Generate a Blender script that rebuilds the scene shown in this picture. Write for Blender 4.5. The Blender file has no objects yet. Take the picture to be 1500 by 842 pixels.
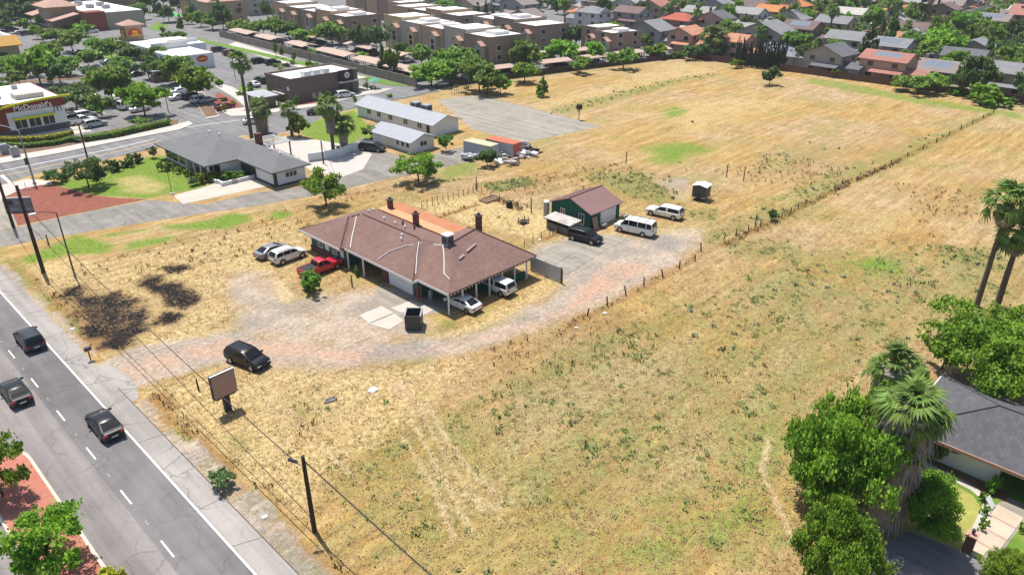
import bpy, math, random
import numpy as np
from mathutils import Vector, Matrix
random.seed(7)
RNG = np.random.default_rng(11)
SC = bpy.context.scene
COL = SC.collection
R = math.radians

# ------------------------------------------------------------------ camera, world, sun, exposure
# site axes: +Y runs along the main road away from the viewer, +X across the field; metres
CAM_H = 39.0
F_PX, HOR, CX, CY = 1080.0, -121.0, 750.0, 421.0     # survey of the photograph: focal length, horizon row, centre
PITCH = math.atan((CY - HOR) / F_PX)
YAW = math.atan(1246 * math.cos(PITCH) / F_PX)
cam_d = bpy.data.cameras.new('camera'); cam = bpy.data.objects.new('camera', cam_d); COL.objects.link(cam)
cam.location = (0, 0, CAM_H); cam.rotation_euler = (math.pi/2 - PITCH, 0, -YAW)
cam_d.sensor_width = 36; cam_d.lens = F_PX / 1500 * 36; cam_d.clip_end = 4000; cam_d.clip_start = 0.5
SC.camera = cam

FWD = (math.sin(YAW), math.cos(YAW)); RGT = (math.cos(YAW), -math.sin(YAW))
SUN_EL = 69.0
sdx, sdy = FWD[0] - 0.75*RGT[0], FWD[1] - 0.75*RGT[1]     # towards the sun on the ground
SUN_AZ = math.atan2(sdx, sdy)
W = bpy.data.worlds.new('World'); SC.world = W; W.use_nodes = True
wn = W.node_tree
sky = wn.nodes.new('ShaderNodeTexSky'); sky.sky_type = 'NISHITA'; sky.sun_disc = False
sky.sun_elevation = R(SUN_EL); sky.sun_rotation = SUN_AZ; sky.altitude = 50
sky.air_density = 1.0; sky.dust_density = 1.5; sky.ozone_density = 1.0
bg = wn.nodes['Background']; bg.inputs['Strength'].default_value = 0.105
wn.links.new(sky.outputs[0], bg.inputs[0])
sl = bpy.data.lights.new('sun', 'SUN'); so = bpy.data.objects.new('sun', sl); COL.objects.link(so)
sl.energy = 4.7; sl.angle = R(0.53); sl.color = (1.0, 0.955, 0.88)
tosun = Vector((math.sin(SUN_AZ)*math.cos(R(SUN_EL)), math.cos(SUN_AZ)*math.cos(R(SUN_EL)), math.sin(R(SUN_EL))))
so.rotation_euler = tosun.to_track_quat('Z', 'Y').to_euler(); so.location = (0, 0, 100)
SC.view_settings.view_transform = 'Standard'; SC.view_settings.look = 'None'
SC.view_settings.exposure = 0.44; SC.view_settings.gamma = 1.0
SC.cycles.max_bounces = 5; SC.cycles.diffuse_bounces = 3; SC.cycles.transparent_max_bounces = 4

# ------------------------------------------------------------------ survey helpers
def G(x, y, z=0.0):
    """site point at height z that stands at photo pixel x, y"""
    u = (x - CX)/F_PX; v = (y - CY)/F_PX
    t = (CAM_H - z)/(math.sin(PITCH) + v*math.cos(PITCH))
    a = u*t; b = (math.cos(PITCH) - v*math.sin(PITCH))*t
    return (b*FWD[0] + a*RGT[0], b*FWD[1] + a*RGT[1])
def P(X, Y, Z=0.0):
    b = X*FWD[0] + Y*FWD[1]; a = X*RGT[0] + Y*RGT[1]; d = CAM_H - Z
    fz = b*math.cos(PITCH) + d*math.sin(PITCH)
    return CX + F_PX*a/fz, CY + F_PX*(d*math.cos(PITCH) - b*math.sin(PITCH))/fz
def scale_at(X, Y):
    b = X*FWD[0] + Y*FWD[1]
    fz = b*math.cos(PITCH) + CAM_H*math.sin(PITCH)
    return F_PX/fz, math.cos(math.atan2(CAM_H, b))           # px per metre across, foreshortening of heights
def GP(pts, z=0.0): return [G(x, y, z) for x, y in pts]

# ------------------------------------------------------------------ materials
def _in(nt, sock, v):
    if hasattr(v, 'is_output'): nt.links.new(v, sock)
    else:
        if isinstance(v, (tuple, list)) and len(v) == 3 and sock.type == 'RGBA': v = (*v, 1)
        sock.default_value = v
def nd(nt, typ, ins={}, **props):
    n = nt.nodes.new(typ)
    for k, v in props.items(): setattr(n, k, v)
    for k, v in ins.items(): _in(nt, n.inputs[k], v)
    return n
def mixc(nt, fac, a, b, mode='MIX'):
    n = nt.nodes.new('ShaderNodeMix'); n.data_type = 'RGBA'; n.blend_type = mode
    _in(nt, n.inputs[0], fac); _in(nt, n.inputs[6], a); _in(nt, n.inputs[7], b)
    return n.outputs[2]
def mth(nt, op, a, b=0.0, c=None, clamp=False):
    n = nt.nodes.new('ShaderNodeMath'); n.operation = op; n.use_clamp = clamp
    _in(nt, n.inputs[0], a); _in(nt, n.inputs[1], b)
    if c is not None: _in(nt, n.inputs[2], c)
    return n.outputs[0]
def remap(nt, v, a, b, c=0.0, d=1.0):
    return nd(nt, 'ShaderNodeMapRange', {0: v, 1: a, 2: b, 3: c, 4: d}, clamp=True).outputs[0]
def noise(nt, pos, scale, detail=4, rough=0.55, sc=(1, 1, 1)):
    if sc != (1, 1, 1):
        pos = nd(nt, 'ShaderNodeMapping', {'Vector': pos, 'Scale': sc}).outputs[0]
    return nd(nt, 'ShaderNodeTexNoise', {'Vector': pos, 'Scale': scale, 'Detail': detail, 'Roughness': rough}).outputs[0]
MATS = {}
def new_mat(name):
    m = bpy.data.materials.new(name); m.use_nodes = True; MATS[name] = m
    return m, m.node_tree, m.node_tree.nodes['Principled BSDF']
def M(name, rgb=None, rough=0.8, var=0.18, scale=1.5, metal=0.0, spec=0.3, bump=0.0, streak=None, dirt=None, coat=0.0, tiles=0.0):
    """plain surface with mottling at two sizes, optional long streaks and dirt patches"""
    if name in MATS: return MATS[name]
    m, nt, p = new_mat(name)
    pos = nd(nt, 'ShaderNodeNewGeometry').outputs['Position']
    n1 = noise(nt, pos, scale, 5, 0.6); n2 = noise(nt, pos, scale*9, 3, 0.6)
    k = mth(nt, 'MULTIPLY_ADD', n1, 0.6, mth(nt, 'MULTIPLY', n2, 0.4))
    g = remap(nt, k, 0.3, 0.7, 1 - var, 1 + var)
    c = mixc(nt, 1.0, rgb, nd(nt, 'ShaderNodeCombineXYZ', {0: g, 1: g, 2: g}).outputs[0], 'MULTIPLY')
    if tiles:
        bt = nd(nt, 'ShaderNodeTexBrick', {'Vector': pos, 'Color1': (1+tiles,)*3+(1,), 'Color2': (1-tiles,)*3+(1,), 'Mortar': (1-2.2*tiles,)*3+(1,), 'Scale': 1.6, 'Mortar Size': 0.02, 'Brick Width': 0.9, 'Row Height': 0.42})
        c = mixc(nt, 1.0, c, bt.outputs[0], 'MULTIPLY')
    if streak:
        s = noise(nt, pos, 1.0, 4, 0.6, streak[1])
        c = mixc(nt, remap(nt, s, 0.45, 0.7), c, streak[0])
    if dirt:
        s = noise(nt, pos, dirt[1], 6, 0.65)
        c = mixc(nt, remap(nt, s, 0.5, 0.72, 0, dirt[2]), c, dirt[0])
    _in(nt, p.inputs['Base Color'], c)
    p.inputs['Roughness'].default_value = rough; p.inputs['Metallic'].default_value = metal
    p.inputs['Specular IOR Level'].default_value = spec; p.inputs['Coat Weight'].default_value = coat
    if bump:
        b = nd(nt, 'ShaderNodeBump', {'Strength': bump, 'Distance': 0.05, 'Height': n2})
        nt.links.new(b.outputs[0], p.inputs['Normal'])
    return m
def leaf_mat(name, dark, light, trans=0.3, flat=0.0):
    m, nt, p = new_mat(name)
    geo = nd(nt, 'ShaderNodeNewGeometry'); oi = nd(nt, 'ShaderNodeObjectInfo')
    k = geo.outputs['Random Per Island']
    big = noise(nt, geo.outputs['Position'], 0.55, 2)
    k2 = mth(nt, 'ADD', mth(nt, 'MULTIPLY', k, 0.6), remap(nt, big, 0.35, 0.65, 0, 0.4))
    c = mixc(nt, k2, dark, light)
    o = remap(nt, oi.outputs['Random'], 0, 1, 0.75, 1.25)
    hs = nd(nt, 'ShaderNodeHueSaturation', {'Hue': remap(nt, oi.outputs['Random'], 0, 1, 0.485, 0.515), 'Saturation': 1.0, 'Value': o, 'Color': c})
    c = hs.outputs[0]
    p.inputs['Roughness'].default_value = 0.6; p.inputs['Specular IOR Level'].default_value = 0.25
    _in(nt, p.inputs['Base Color'], c)
    if flat:      # short blades: lit mostly like the ground they cover
        up = nd(nt, 'ShaderNodeVectorMath', {0: geo.outputs['Normal'], 1: (1-flat,)*3}, operation='MULTIPLY').outputs[0]
        up = nd(nt, 'ShaderNodeVectorMath', {0: up, 1: (0, 0, flat)}, operation='ADD').outputs[0]
        nt.links.new(nd(nt, 'ShaderNodeVectorMath', {0: up}, operation='NORMALIZE').outputs[0], p.inputs['Normal'])
    tr = nd(nt, 'ShaderNodeBsdfTranslucent', {'Color': c})
    mx = nd(nt, 'ShaderNodeMixShader', {0: trans, 1: p.outputs[0], 2: tr.outputs[0]})
    nt.links.new(mx.outputs[0], nt.nodes['Material Output'].inputs[0])
    return m
leaf_mat('leaf_mid', (0.064, 0.145, 0.018), (0.275, 0.430, 0.060), 0.42, 0.45)
leaf_mat('leaf_bright', (0.070, 0.175, 0.010), (0.300, 0.500, 0.036), 0.42, 0.45)
leaf_mat('leaf_dark', (0.036, 0.088, 0.018), (0.155, 0.265, 0.054), 0.35, 0.4)
leaf_mat('leaf_olive', (0.090, 0.145, 0.045), (0.230, 0.320, 0.120))
leaf_mat('leaf_cypress', (0.014, 0.040, 0.020), (0.042, 0.088, 0.040), 0.15)
leaf_mat('leaf_palm', (0.055, 0.110, 0.020), (0.240, 0.340, 0.070), 0.25)
leaf_mat('leaf_yellow', (0.26, 0.29, 0.015), (0.52, 0.54, 0.04), 0.3, 0.5)
leaf_mat('weed_green', (0.105, 0.150, 0.034), (0.260, 0.300, 0.090), 0.15, 0.85)
leaf_mat('weed_grey', (0.11, 0.15, 0.085), (0.24, 0.27, 0.17), 0.15, 0.7)
leaf_mat('straw', (0.26, 0.165, 0.065), (0.52, 0.385, 0.195), 0.1, 0.85)
leaf_mat('rust_weed', (0.16, 0.075, 0.022), (0.32, 0.19, 0.07), 0.1, 0.7)
leaf_mat('dead_frond', (0.14, 0.118, 0.098), (0.36, 0.315, 0.265), 0.1)
M('bark', (0.085, 0.060, 0.042), 0.9, 0.35, 3)
M('palm_bark', (0.115, 0.088, 0.066), 0.95, 0.4, 5)
M('rubber', (0.018, 0.018, 0.018), 0.85, 0.1)
M('rim', (0.42, 0.42, 0.43), 0.35, 0.1, metal=0.6)
M('car_glass', (0.010, 0.013, 0.016), 0.04, 0.1, spec=0.3)
M('red_light', (0.35, 0.012, 0.015), 0.25, 0.1, spec=0.5)
M('head_light', (0.65, 0.66, 0.68), 0.15, 0.1, spec=0.6)
M('plate', (0.6, 0.6, 0.58), 0.5)
M('black_plastic', (0.022, 0.022, 0.024), 0.6)
for k_, c_ in dict(black=(0.010, 0.011, 0.013), charcoal=(0.036, 0.039, 0.043), grey=(0.20, 0.21, 0.225), silver=(0.42, 0.43, 0.45),
                   white=(0.72, 0.72, 0.71), red=(0.50, 0.010, 0.035), maroon=(0.12, 0.012, 0.025), blue=(0.05, 0.09, 0.20), tan=(0.40, 0.34, 0.25), darkgreen=(0.02, 0.035, 0.03)).items():
    M('paint_' + k_, c_, 0.32, 0.04, 0.8, spec=0.3 if k_ in ('black', 'charcoal') else 0.45, coat=0.12 if k_ in ('black', 'charcoal') else 0.5)

# ------------------------------------------------------------------ mesh helpers
OFF = {}
class MB:
    def __init__(s, T=None): s.v = []; s.f = []; s.m = []; s.T = T
    def add(s, vs, fs, mi=0):
        b = len(s.v)
        s.v += [tuple(s.T @ Vector(q)) for q in vs] if s.T else [tuple(q) for q in vs]
        s.f += [tuple(b + i for i in q) for q in fs]; s.m += [mi]*len(fs); return s
    def box(s, x0, y0, z0, x1, y1, z1, mi=0):
        return s.add([(x0,y0,z0),(x1,y0,z0),(x1,y1,z0),(x0,y1,z0),(x0,y0,z1),(x1,y0,z1),(x1,y1,z1),(x0,y1,z1)],
                     [(0,3,2,1),(4,5,6,7),(0,1,5,4),(1,2,6,5),(2,3,7,6),(3,0,4,7)], mi)
    def prism(s, pts, z0, z1, mi=0):
        n = len(pts)
        ar = sum(pts[i][0]*pts[(i+1)%n][1] - pts[(i+1)%n][0]*pts[i][1] for i in range(n))
        if ar < 0: pts = pts[::-1]
        return s.add([(x,y,z0) for x,y in pts] + [(x,y,z1) for x,y in pts],
                     [tuple(range(n-1,-1,-1)), tuple(range(n,2*n))] + [(i,(i+1)%n,n+(i+1)%n,n+i) for i in range(n)], mi)
    def tube(s, p0, p1, r0, r1=None, n=8, mi=0, cap=True):
        r1 = r0 if r1 is None else r1
        p0 = Vector(p0); p1 = Vector(p1); d = (p1-p0).normalized()
        a = d.orthogonal().normalized(); b = d.cross(a)
        vs = []
        for p, r in ((p0, r0), (p1, r1)):
            vs += [p + a*(r*math.cos(2*math.pi*i/n)) + b*(r*math.sin(2*math.pi*i/n)) for i in range(n)]
        fs = [(i,(i+1)%n,n+(i+1)%n,n+i) for i in range(n)]
        if cap: fs += [tuple(range(n-1,-1,-1)), tuple(range(n,2*n))]
        return s.add(vs, fs, mi)
    def path(s, pts, r, n=6, mi=0):
        for i in range(len(pts)-1):
            ra = r[i] if isinstance(r, (list, tuple)) else r; rb = r[i+1] if isinstance(r, (list, tuple)) else r
            s.tube(pts[i], pts[i+1], ra, rb, n, mi, True)
        return s
    def quad(s, a, b, c, d, mi=0): return s.add([a,b,c,d], [(0,1,2,3)], mi)
    def slab(s, pts, t, mi=0):
        """flat or pitched polygon of thickness t (downwards)"""
        n = len(pts)
        nz = sum((pts[i][0]*pts[(i+1)%n][1] - pts[(i+1)%n][0]*pts[i][1]) for i in range(n))
        if nz < 0: pts = pts[::-1]
        return s.add(list(pts) + [(x,y,z-t) for x,y,z in pts],
                     [tuple(range(n)), tuple(range(2*n-1,n-1,-1))] + [(i,n+i,n+(i+1)%n,(i+1)%n) for i in range(n)], mi)
    def hip(s, x0, y0, x1, y1, z, h, axis='y', t=0.14, e0=True, e1=True, mi=0):
        """pitched roof: ridge along axis; e0/e1 = hip (True) or gable (False) at the low/high end"""
        if axis == 'y':
            xm = (x0+x1)/2; w = (x1-x0)/2
            r0 = (xm, y0 + (w if e0 else 0), z+h); r1 = (xm, y1 - (w if e1 else 0), z+h)
            a, b, c, d = (x0,y0,z), (x1,y0,z), (x1,y1,z), (x0,y1,z)
            s.slab([a, r0, r1, d], t, mi); s.slab([b, c, r1, r0], t, mi)
            if e0: s.slab([a, b, r0], t, mi)
            if e1: s.slab([c, d, r1], t, mi)
        else:
            ym = (y0+y1)/2; w = (y1-y0)/2
            r0 = (x0 + (w if e0 else 0), ym, z+h); r1 = (x1 - (w if e1 else 0), ym, z+h)
            a, b, c, d = (x0,y0,z), (x1,y0,z), (x1,y1,z), (x0,y1,z)
            s.slab([a, b, r1, r0], t, mi); s.slab([d, r0, r1, c], t, mi)
            if e0: s.slab([a, r0, d], t, mi)
            if e1: s.slab([b, c, r1], t, mi)
        return s
    def gwall(s, x0, y0, x1, y1, z0, z1, h, axis='y', mi=0):
        """walls of a block with gable ends"""
        s.box(x0, y0, z0, x1, y1, z1, mi)
        if axis == 'y':
            xm = (x0+x1)/2
            for y, dy in ((y0, 0.2), (y1, -0.2)):
                s.add([(x0,y,z1),(x1,y,z1),(xm,y,z1+h),(x0,y+dy,z1),(x1,y+dy,z1),(xm,y+dy,z1+h)], [(0,1,2),(5,4,3),(1,4,5,2),(0,2,5,3)], mi)
        else:
            ym = (y0+y1)/2
            for x, dx in ((x0, 0.2), (x1, -0.2)):
                s.add([(x,y0,z1),(x,y1,z1),(x,ym,z1+h),(x+dx,y0,z1),(x+dx,y1,z1),(x+dx,ym,z1+h)], [(0,2,1),(3,4,5),(0,3,5,2),(1,2,5,4)], mi)
        return s
    def mesh(s, name, mats, off=(0,0,0), smooth=False):
        me = bpy.data.meshes.new(name)
        me.from_pydata([(x-off[0], y-off[1], z-off[2]) for x,y,z in s.v], [], s.f)
        for k in (mats if isinstance(mats, (list, tuple)) else [mats]): me.materials.append(MATS[k] if isinstance(k, str) else k)
        if any(s.m): me.polygons.foreach_set('material_index', s.m)
        if smooth: me.polygons.foreach_set('use_smooth', [True]*len(s.f)); 
        me.update(); return me
    def build(s, name, mats, parent=None, smooth=False, base=None):
        """base: origin of a top-level mesh; children are stored relative to their thing"""
        off = OFF.get(parent.name, (0,0,0)) if parent else (base or (0,0,0))
        o = bpy.data.objects.new(name, s.mesh(name, mats, off, smooth)); COL.objects.link(o)
        if parent: o.parent = parent; OFF[o.name] = off
        else: o.location = off; OFF[o.name] = off
        return o
def tag(o, label=None, cat=None, group=None, kind=None):
    if label: o['label'] = label
    if cat: o['category'] = cat
    if group: o['group'] = group
    if kind: o['kind'] = kind
    return o
def thing(name, label, cat, loc=(0,0,0), group=None, rz=0.0):
    o = bpy.data.objects.new(name, None); COL.objects.link(o); o.location = loc; o.rotation_euler = (0,0,rz)
    o.empty_display_size = 0.3; OFF[o.name] = tuple(loc)
    return tag(o, label, cat, group)
def inst(name, me, parent=None, loc=(0,0,0), rot=(0,0,0), sc=(1,1,1), mat=None):
    """an object sharing mesh data; loc is relative to its parent"""
    o = bpy.data.objects.new(name, me); COL.objects.link(o)
    if parent: o.parent = parent
    o.location = loc; o.rotation_euler = rot; o.scale = sc
    if mat:
        o.material_slots[0].link = 'OBJECT'; o.material_slots[0].material = MATS[mat]
    return o
KIDS = {}
def kids(o):
    return list(o.children)
def dup(root, loc, rz=0.0, label=None, group=None, paint=None, scale=None):
    """copy of a thing with its parts and sub-parts"""
    r = root.copy(); COL.objects.link(r); r.location = loc; r.rotation_euler = (0,0,rz)
    if scale: r.scale = scale
    if label: r['label'] = label
    if group: r['group'] = group
    for ch in kids(root):
        c = ch.copy(); COL.objects.link(c); c.parent = r
        if paint and ch.data and ch.data.materials and ch.data.materials[0].name.startswith('paint_'):
            c.material_slots[0].link = 'OBJECT'; c.material_slots[0].material = MATS['paint_'+paint]
        for g in kids(ch):
            d = g.copy(); COL.objects.link(d); d.parent = c
    return r
ONES = ['', 'first', 'second', 'third', 'fourth', 'fifth', 'sixth', 'seventh', 'eighth', 'ninth', 'tenth', 'eleventh', 'twelfth', 'thirteenth',
        'fourteenth', 'fifteenth', 'sixteenth', 'seventeenth', 'eighteenth', 'nineteenth']
TENS = {20: 'twenty', 30: 'thirty', 40: 'forty', 50: 'fifty', 60: 'sixty', 70: 'seventy', 80: 'eighty'}
def ordn(i):
    if i < 20: return ONES[i]
    t, u = i//10*10, i % 10
    return TENS[t] + '-' + ONES[u] if u else TENS[t][:-1] + 'ieth'
def rank_labels(items):
    """items: [(object, x in the photo, look, place)]: '<look> <place>', told apart by order from the left where look and place repeat"""
    by = {}
    for it in items: by.setdefault((it[2], it[3]), []).append(it)
    for (look, place), v in by.items():
        v.sort(key=lambda q: q[1])
        for i, q in enumerate(v):
            if len(v) == 1: t = f'{look} {place}'
            elif i == 0: t = f'{look} {place}, leftmost of {"the two" if len(v) == 2 else "these"}'
            elif i == len(v)-1: t = f'{look} {place}, rightmost of {"the two" if len(v) == 2 else "these"}'
            else: t = f'{look} {place}, {ordn(i+1)} from the left'
            q[0]['label'] = t
def sheet(name, pts, z, mat, kind='structure', t=0.0):
    """flat sheet of ground; t > 0 gives a raised kerbed block"""
    mb = MB()
    if t: mb.prism(pts, -0.02, z)
    else:
        n = len(pts)
        if sum(pts[i][0]*pts[(i+1)%n][1] - pts[(i+1)%n][0]*pts[i][1] for i in range(n)) < 0: pts = pts[::-1]
        mb.add([(x,y,z) for x,y in pts], [tuple(range(n))])
    o = mb.build(name, mat); o['kind'] = kind
    return o

# ------------------------------------------------------------------ ground, field and what grows or lies in it
M('ground', (0.17, 0.15, 0.115), 0.95, 0.25, 0.3)
gmb = MB(); gmb.add([(-2500,-2500,-0.06),(2500,-2500,-0.06),(2500,2500,-0.06),(-2500,2500,-0.06)], [(0,1,2,3)])
tag(gmb.build('ground', 'ground'), kind='structure')

STEP = 0.4
gx = np.arange(15.4, 208.01, STEP); gy = np.arange(-14.0, 146.01, STEP)
GX, GY = np.meshgrid(gx, gy)
CH = {k: np.zeros(GX.shape, np.float32) for k in 'LGDKBRWT'}
def sd_poly(X, Y, pts):
    d = np.full(X.shape, 1e9); ins = np.zeros(X.shape, bool); n = len(pts)
    for i in range(n):
        ax, ay = pts[i]; bx, by = pts[(i+1) % n]
        ex, ey = bx-ax, by-ay
        t = np.clip(((X-ax)*ex + (Y-ay)*ey)/(ex*ex + ey*ey + 1e-9), 0, 1)
        d = np.minimum(d, np.hypot(X-ax-t*ex, Y-ay-t*ey))
        c = (ay > Y) != (by > Y)
        ins ^= c & (X < ex*(Y-ay)/(ey if abs(ey) > 1e-9 else 1e-9) + ax)
    return np.where(ins, d, -d)
def paint(ch, pts, val=1.0, soft=1.0, world=False):
    if not world: pts = GP(pts)
    xs = [q[0] for q in pts]; ys = [q[1] for q in pts]
    i0, i1 = np.searchsorted(gx, [min(xs)-soft-1, max(xs)+soft+1]); j0, j1 = np.searchsorted(gy, [min(ys)-soft-1, max(ys)+soft+1])
    if i1 <= i0 or j1 <= j0: return
    sd = sd_poly(GX[j0:j1,i0:i1], GY[j0:j1,i0:i1], pts)
    t = np.clip((sd + soft)/(2*soft), 0, 1); t = t*t*(3-2*t)*val
    CH[ch][j0:j1,i0:i1] = np.maximum(CH[ch][j0:j1,i0:i1], t)
def line(ch, pts, w, val=1.0):
    pts = GP(pts)
    xs = [q[0] for q in pts]; ys = [q[1] for q in pts]
    i0, i1 = np.searchsorted(gx, [min(xs)-w*3, max(xs)+w*3]); j0, j1 = np.searchsorted(gy, [min(ys)-w*3, max(ys)+w*3])
    X = GX[j0:j1,i0:i1]; Y = GY[j0:j1,i0:i1]
    if X.size == 0: return
    d = np.full(X.shape, 1e9)
    for (ax, ay), (bx, by) in zip(pts, pts[1:]):
        ex, ey = bx-ax, by-ay
        t = np.clip(((X-ax)*ex + (Y-ay)*ey)/(ex*ex + ey*ey), 0, 1)
        d = np.minimum(d, np.hypot(X-ax-t*ex, Y-ay-t*ey))
    CH[ch][j0:j1,i0:i1] = np.maximum(CH[ch][j0:j1,i0:i1], val*np.clip(1.5 - d/w, 0, 1))
def Z(ox, oy, pts, k=4.953): return [(ox + x/k, oy + y/k) for x, y in pts]
# lush green
paint('L', [(77,271),(100,262),(155,247),(215,230),(240,228),(275,245),(292,262),(300,275),(250,284),(215,291),(141,287)], 0.85, 0.8)
CHW = [(160,260),(215,253),(258,270),(235,286),(170,286)]
paint('L', [(438,196),(450,180),(520,160),(545,190),(555,210),(530,222),(480,212)], 0.8, 1)
for pts_ in ([(26,380),(60,366),(109,344),(125,346),(173,360),(161,372),(101,373),(40,388)], [(178,370),(186,356),(222,348),(250,346),(254,352),(212,362)],
             [(235,330),(300,323),(340,311),(369,315),(370,325),(330,337),(240,336)], [(387,319),(401,309),(421,309),(431,315),(409,323)],
             [(145,344),(186,338),(225,336),(160,347)]): paint('L', pts_, 0.8, 1.2)
paint('L', [(640,255),(661,237),(685,233),(703,239),(699,255),(671,261),(646,269)], 0.65, 2)
paint('L', [(936,218),(960,210),(1011,208),(1041,216),(1045,222),(1021,228),(997,241),(967,241),(944,237),(955,228)], 0.78, 4)
paint('L', [(967,163),(987,155),(1009,161),(999,172),(975,172)], 0.75, 2.5)
paint('L', [(1236,384),(1285,372),(1301,380),(1329,394),(1319,405),(1281,402)], 0.74, 2)
paint('L', [(1180,112),(1260,125),(1340,142),(1500,166),(1500,176),(1330,150),(1180,122)], 0.6, 2)
paint('L', [(1360,715),(1400,700),(1440,722),(1440,740),(1415,812),(1365,800)], 0.5, 1)
paint('L', [(1440,842),(1500,770),(1500,842)], 0.5, 0.6)
paint('L', [(1060,620),(1170,600),(1180,660),(1140,800),(900,860),(800,860),(1000,740)], 0.42, 5)
# weedy green
paint('G', [(480,700),(600,640),(700,590),(850,510),(960,470),(1100,400),(1200,360),(1350,360),(1500,380),(1500,440),(1380,470),(1280,560),(1180,660),(1150,860),(520,860)], 0.47, 5)
paint('G', [(480,690),(620,622),(800,520),(1000,440),(1010,470),(860,545),(700,610),(500,730)], 0.58, 2.5)
paint('G', [(705,271),(782,261),(786,267),(729,283)], 0.8, 1.2)
paint('G', [(850,258),(900,250),(940,250),(1000,290),(960,300),(900,285)], 0.66, 3)
paint('G', [(1090,310),(1160,280),(1210,300),(1130,335)], 0.52, 4)
paint('G', [(1335,362),(1450,362),(1500,392),(1500,405),(1450,402),(1380,388)], 0.66, 3)
paint('G', [(1280,420),(1340,425),(1360,450),(1300,470)], 0.6, 3)
paint('G', [(1050,350),(1180,355),(1190,390),(1080,380)], 0.55, 3)
paint('G', [(1300,215),(1400,190),(1400,200),(1330,235)], 0.5, 4)
paint('G', [(800,160),(1000,112),(1070,106),(990,124),(830,172)], 0.52, 2)
paint('G', [(980,300),(1060,305),(1060,330),(980,320)], 0.5, 3)
paint('G', [(1010,350),(1200,255),(1460,160),(1465,170),(1260,270),(1040,365)], 0.46, 2)
paint('G', [(0,360),(30,385),(120,480),(100,480),(0,385)], 0.5, 1)
paint('G', [(180,580),(215,610),(240,640),(225,640),(180,595)], 0.7, 0.8)
# gravel and bare lots
paint('D', [(335,405),(350,395),(385,395),(405,410),(430,440),(520,418),(560,425),(625,455),(645,482),(600,497),(520,512),(420,514),(380,505),(335,480),(350,455),(330,440)], 0.70, 2.6)
paint('D', [(128,540),(190,510),(290,492),(350,480),(420,500),(600,495),(640,492),(690,485),(760,457),(825,415),(800,395),(775,385),(780,360),(850,340),(880,345),(950,345),(1000,332),(1032,335),(1030,352),(1000,385),(960,405),(900,440),(830,470),(760,492),(700,514),(640,526),(560,533),(480,542),(400,538),(330,530),(250,550),(165,575)], 0.80, 2.4)
paint('D', [(955,265),(1000,255),(1022,275),(1010,300),(985,292)], 0.5, 2)
paint('D', [(255,680),(300,725),(380,790),(440,850),(480,850),(405,775),(330,705)], 0.62, 0.7)
paint('D', [(20,340),(60,330),(130,320),(200,310),(200,316),(110,332),(20,352)], 0.5, 0.8)
paint('D', [(130,540),(195,508),(330,490),(420,500),(420,530),(330,530),(250,552),(168,578)], 0.98, 1.3); paint('K', [(150,550),(200,515),(330,500),(330,522),(250,545),(170,570)], 0.46, 1.5)
# pink crushed stone
paint('K', [(250,512),(330,495),(480,505),(560,516),(540,532),(400,522),(300,527)], 0.62, 1.5)
paint('K', [(735,492),(830,448),(880,388),(940,384),(960,388),(940,402),(870,442),(790,482)], 0.66, 1.2)
paint('K', [(150,545),(260,525),(420,535),(560,528),(640,520),(760,488),(830,462),(830,450),(700,490),(600,510),(420,515),(250,510)], 0.45, 2)
paint('K', [(520,520),(600,560),(640,640),(600,600)], 0.42, 1.5)
paint('T', [(398,412),(415,408),(430,430),(424,446),(408,440)], 0.85, 0.7)
# burnt grass
for q in ([(450,420),(580,390),(560,440),(490,460)], [(500,490),(560,450),(740,480),(760,540),(600,550)], [(760,540),(900,490),(1030,480),(950,560),(780,550)],
          [(700,640),(860,580),(880,640),(760,680)], [(580,690),(750,670),(800,760),(640,770)], [(840,750),(1000,680),(1060,720),(900,780)], [(720,800),(980,780),(900,842),(720,842)],
          [(1000,380),(1080,310),(1190,310),(1160,380),(1320,370),(1460,490),(1330,550),(1190,540),(1210,460),(1090,430)], [(1120,620),(1200,580),(1310,600),(1260,660),(1100,680)],
          [(1200,250),(1330,240),(1390,260),(1240,295)], [(770,440),(880,425),(870,460),(800,480)]):
    paint('B', Z(0, 340, q), 0.92, 1.9)
paint('B', Z(0, 340, [(470,450),(900,440),(1000,560),(1000,700),(800,842),(700,842),(520,640)]), 0.62, 2.5)
paint('B', Z(0, 340, [(420,400),(1100,480),(1120,700),(980,842),(640,842),(430,520)]), 0.54, 2.5)
# rusty dry weeds
for y_ in range(-10, 104, 3):       # stony, weedy verge beside the road shoulder
    if 60 < y_ < 72: continue
    w_ = RNG.uniform(-.5, .8); pv = lambda a, b_: [(a, y_-.5), (b_, y_-.5), (b_, y_+3.5), (a, y_+3.5)]
    paint('R', pv(15.9, 18.0+w_), RNG.uniform(.5, .75), 0.9, True)
    paint('D', pv(15.0, 16.4+.5*w_ + (.9 if y_ < 52 else 0)), RNG.uniform(.5, .72), 0.5, True)
    if RNG.uniform() < .35: paint('G', pv(15.6, 16.8+w_), .7, 0.5, True)
paint('R', [(10,385),(60,440),(132,525),(112,508),(0,402)], 0.55, 1.2)
paint('R', [(690,500),(900,450),(1010,470),(840,545),(720,590)], 0.38, 4); paint('R', [(1000,250),(1300,180),(1450,200),(1200,300)], 0.36, 10)
paint('R', [(1300,270),(1480,240),(1480,330),(1320,330)], 0.38, 8); paint('R', [(940,560),(1080,520),(1160,540),(1040,620)], 0.36, 4); paint('R', [(960,720),(1030,700),(1040,760),(960,800)], 0.42, 2)
paint('G', [(380,590),(470,560),(500,600),(420,640)], 0.38, 3); paint('G', [(325,640),(360,630),(370,660),(340,670)], 0.55, 1); paint('G', [(640,470),(668,462),(672,480),(645,488)], 0.6, 0.8)
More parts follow.
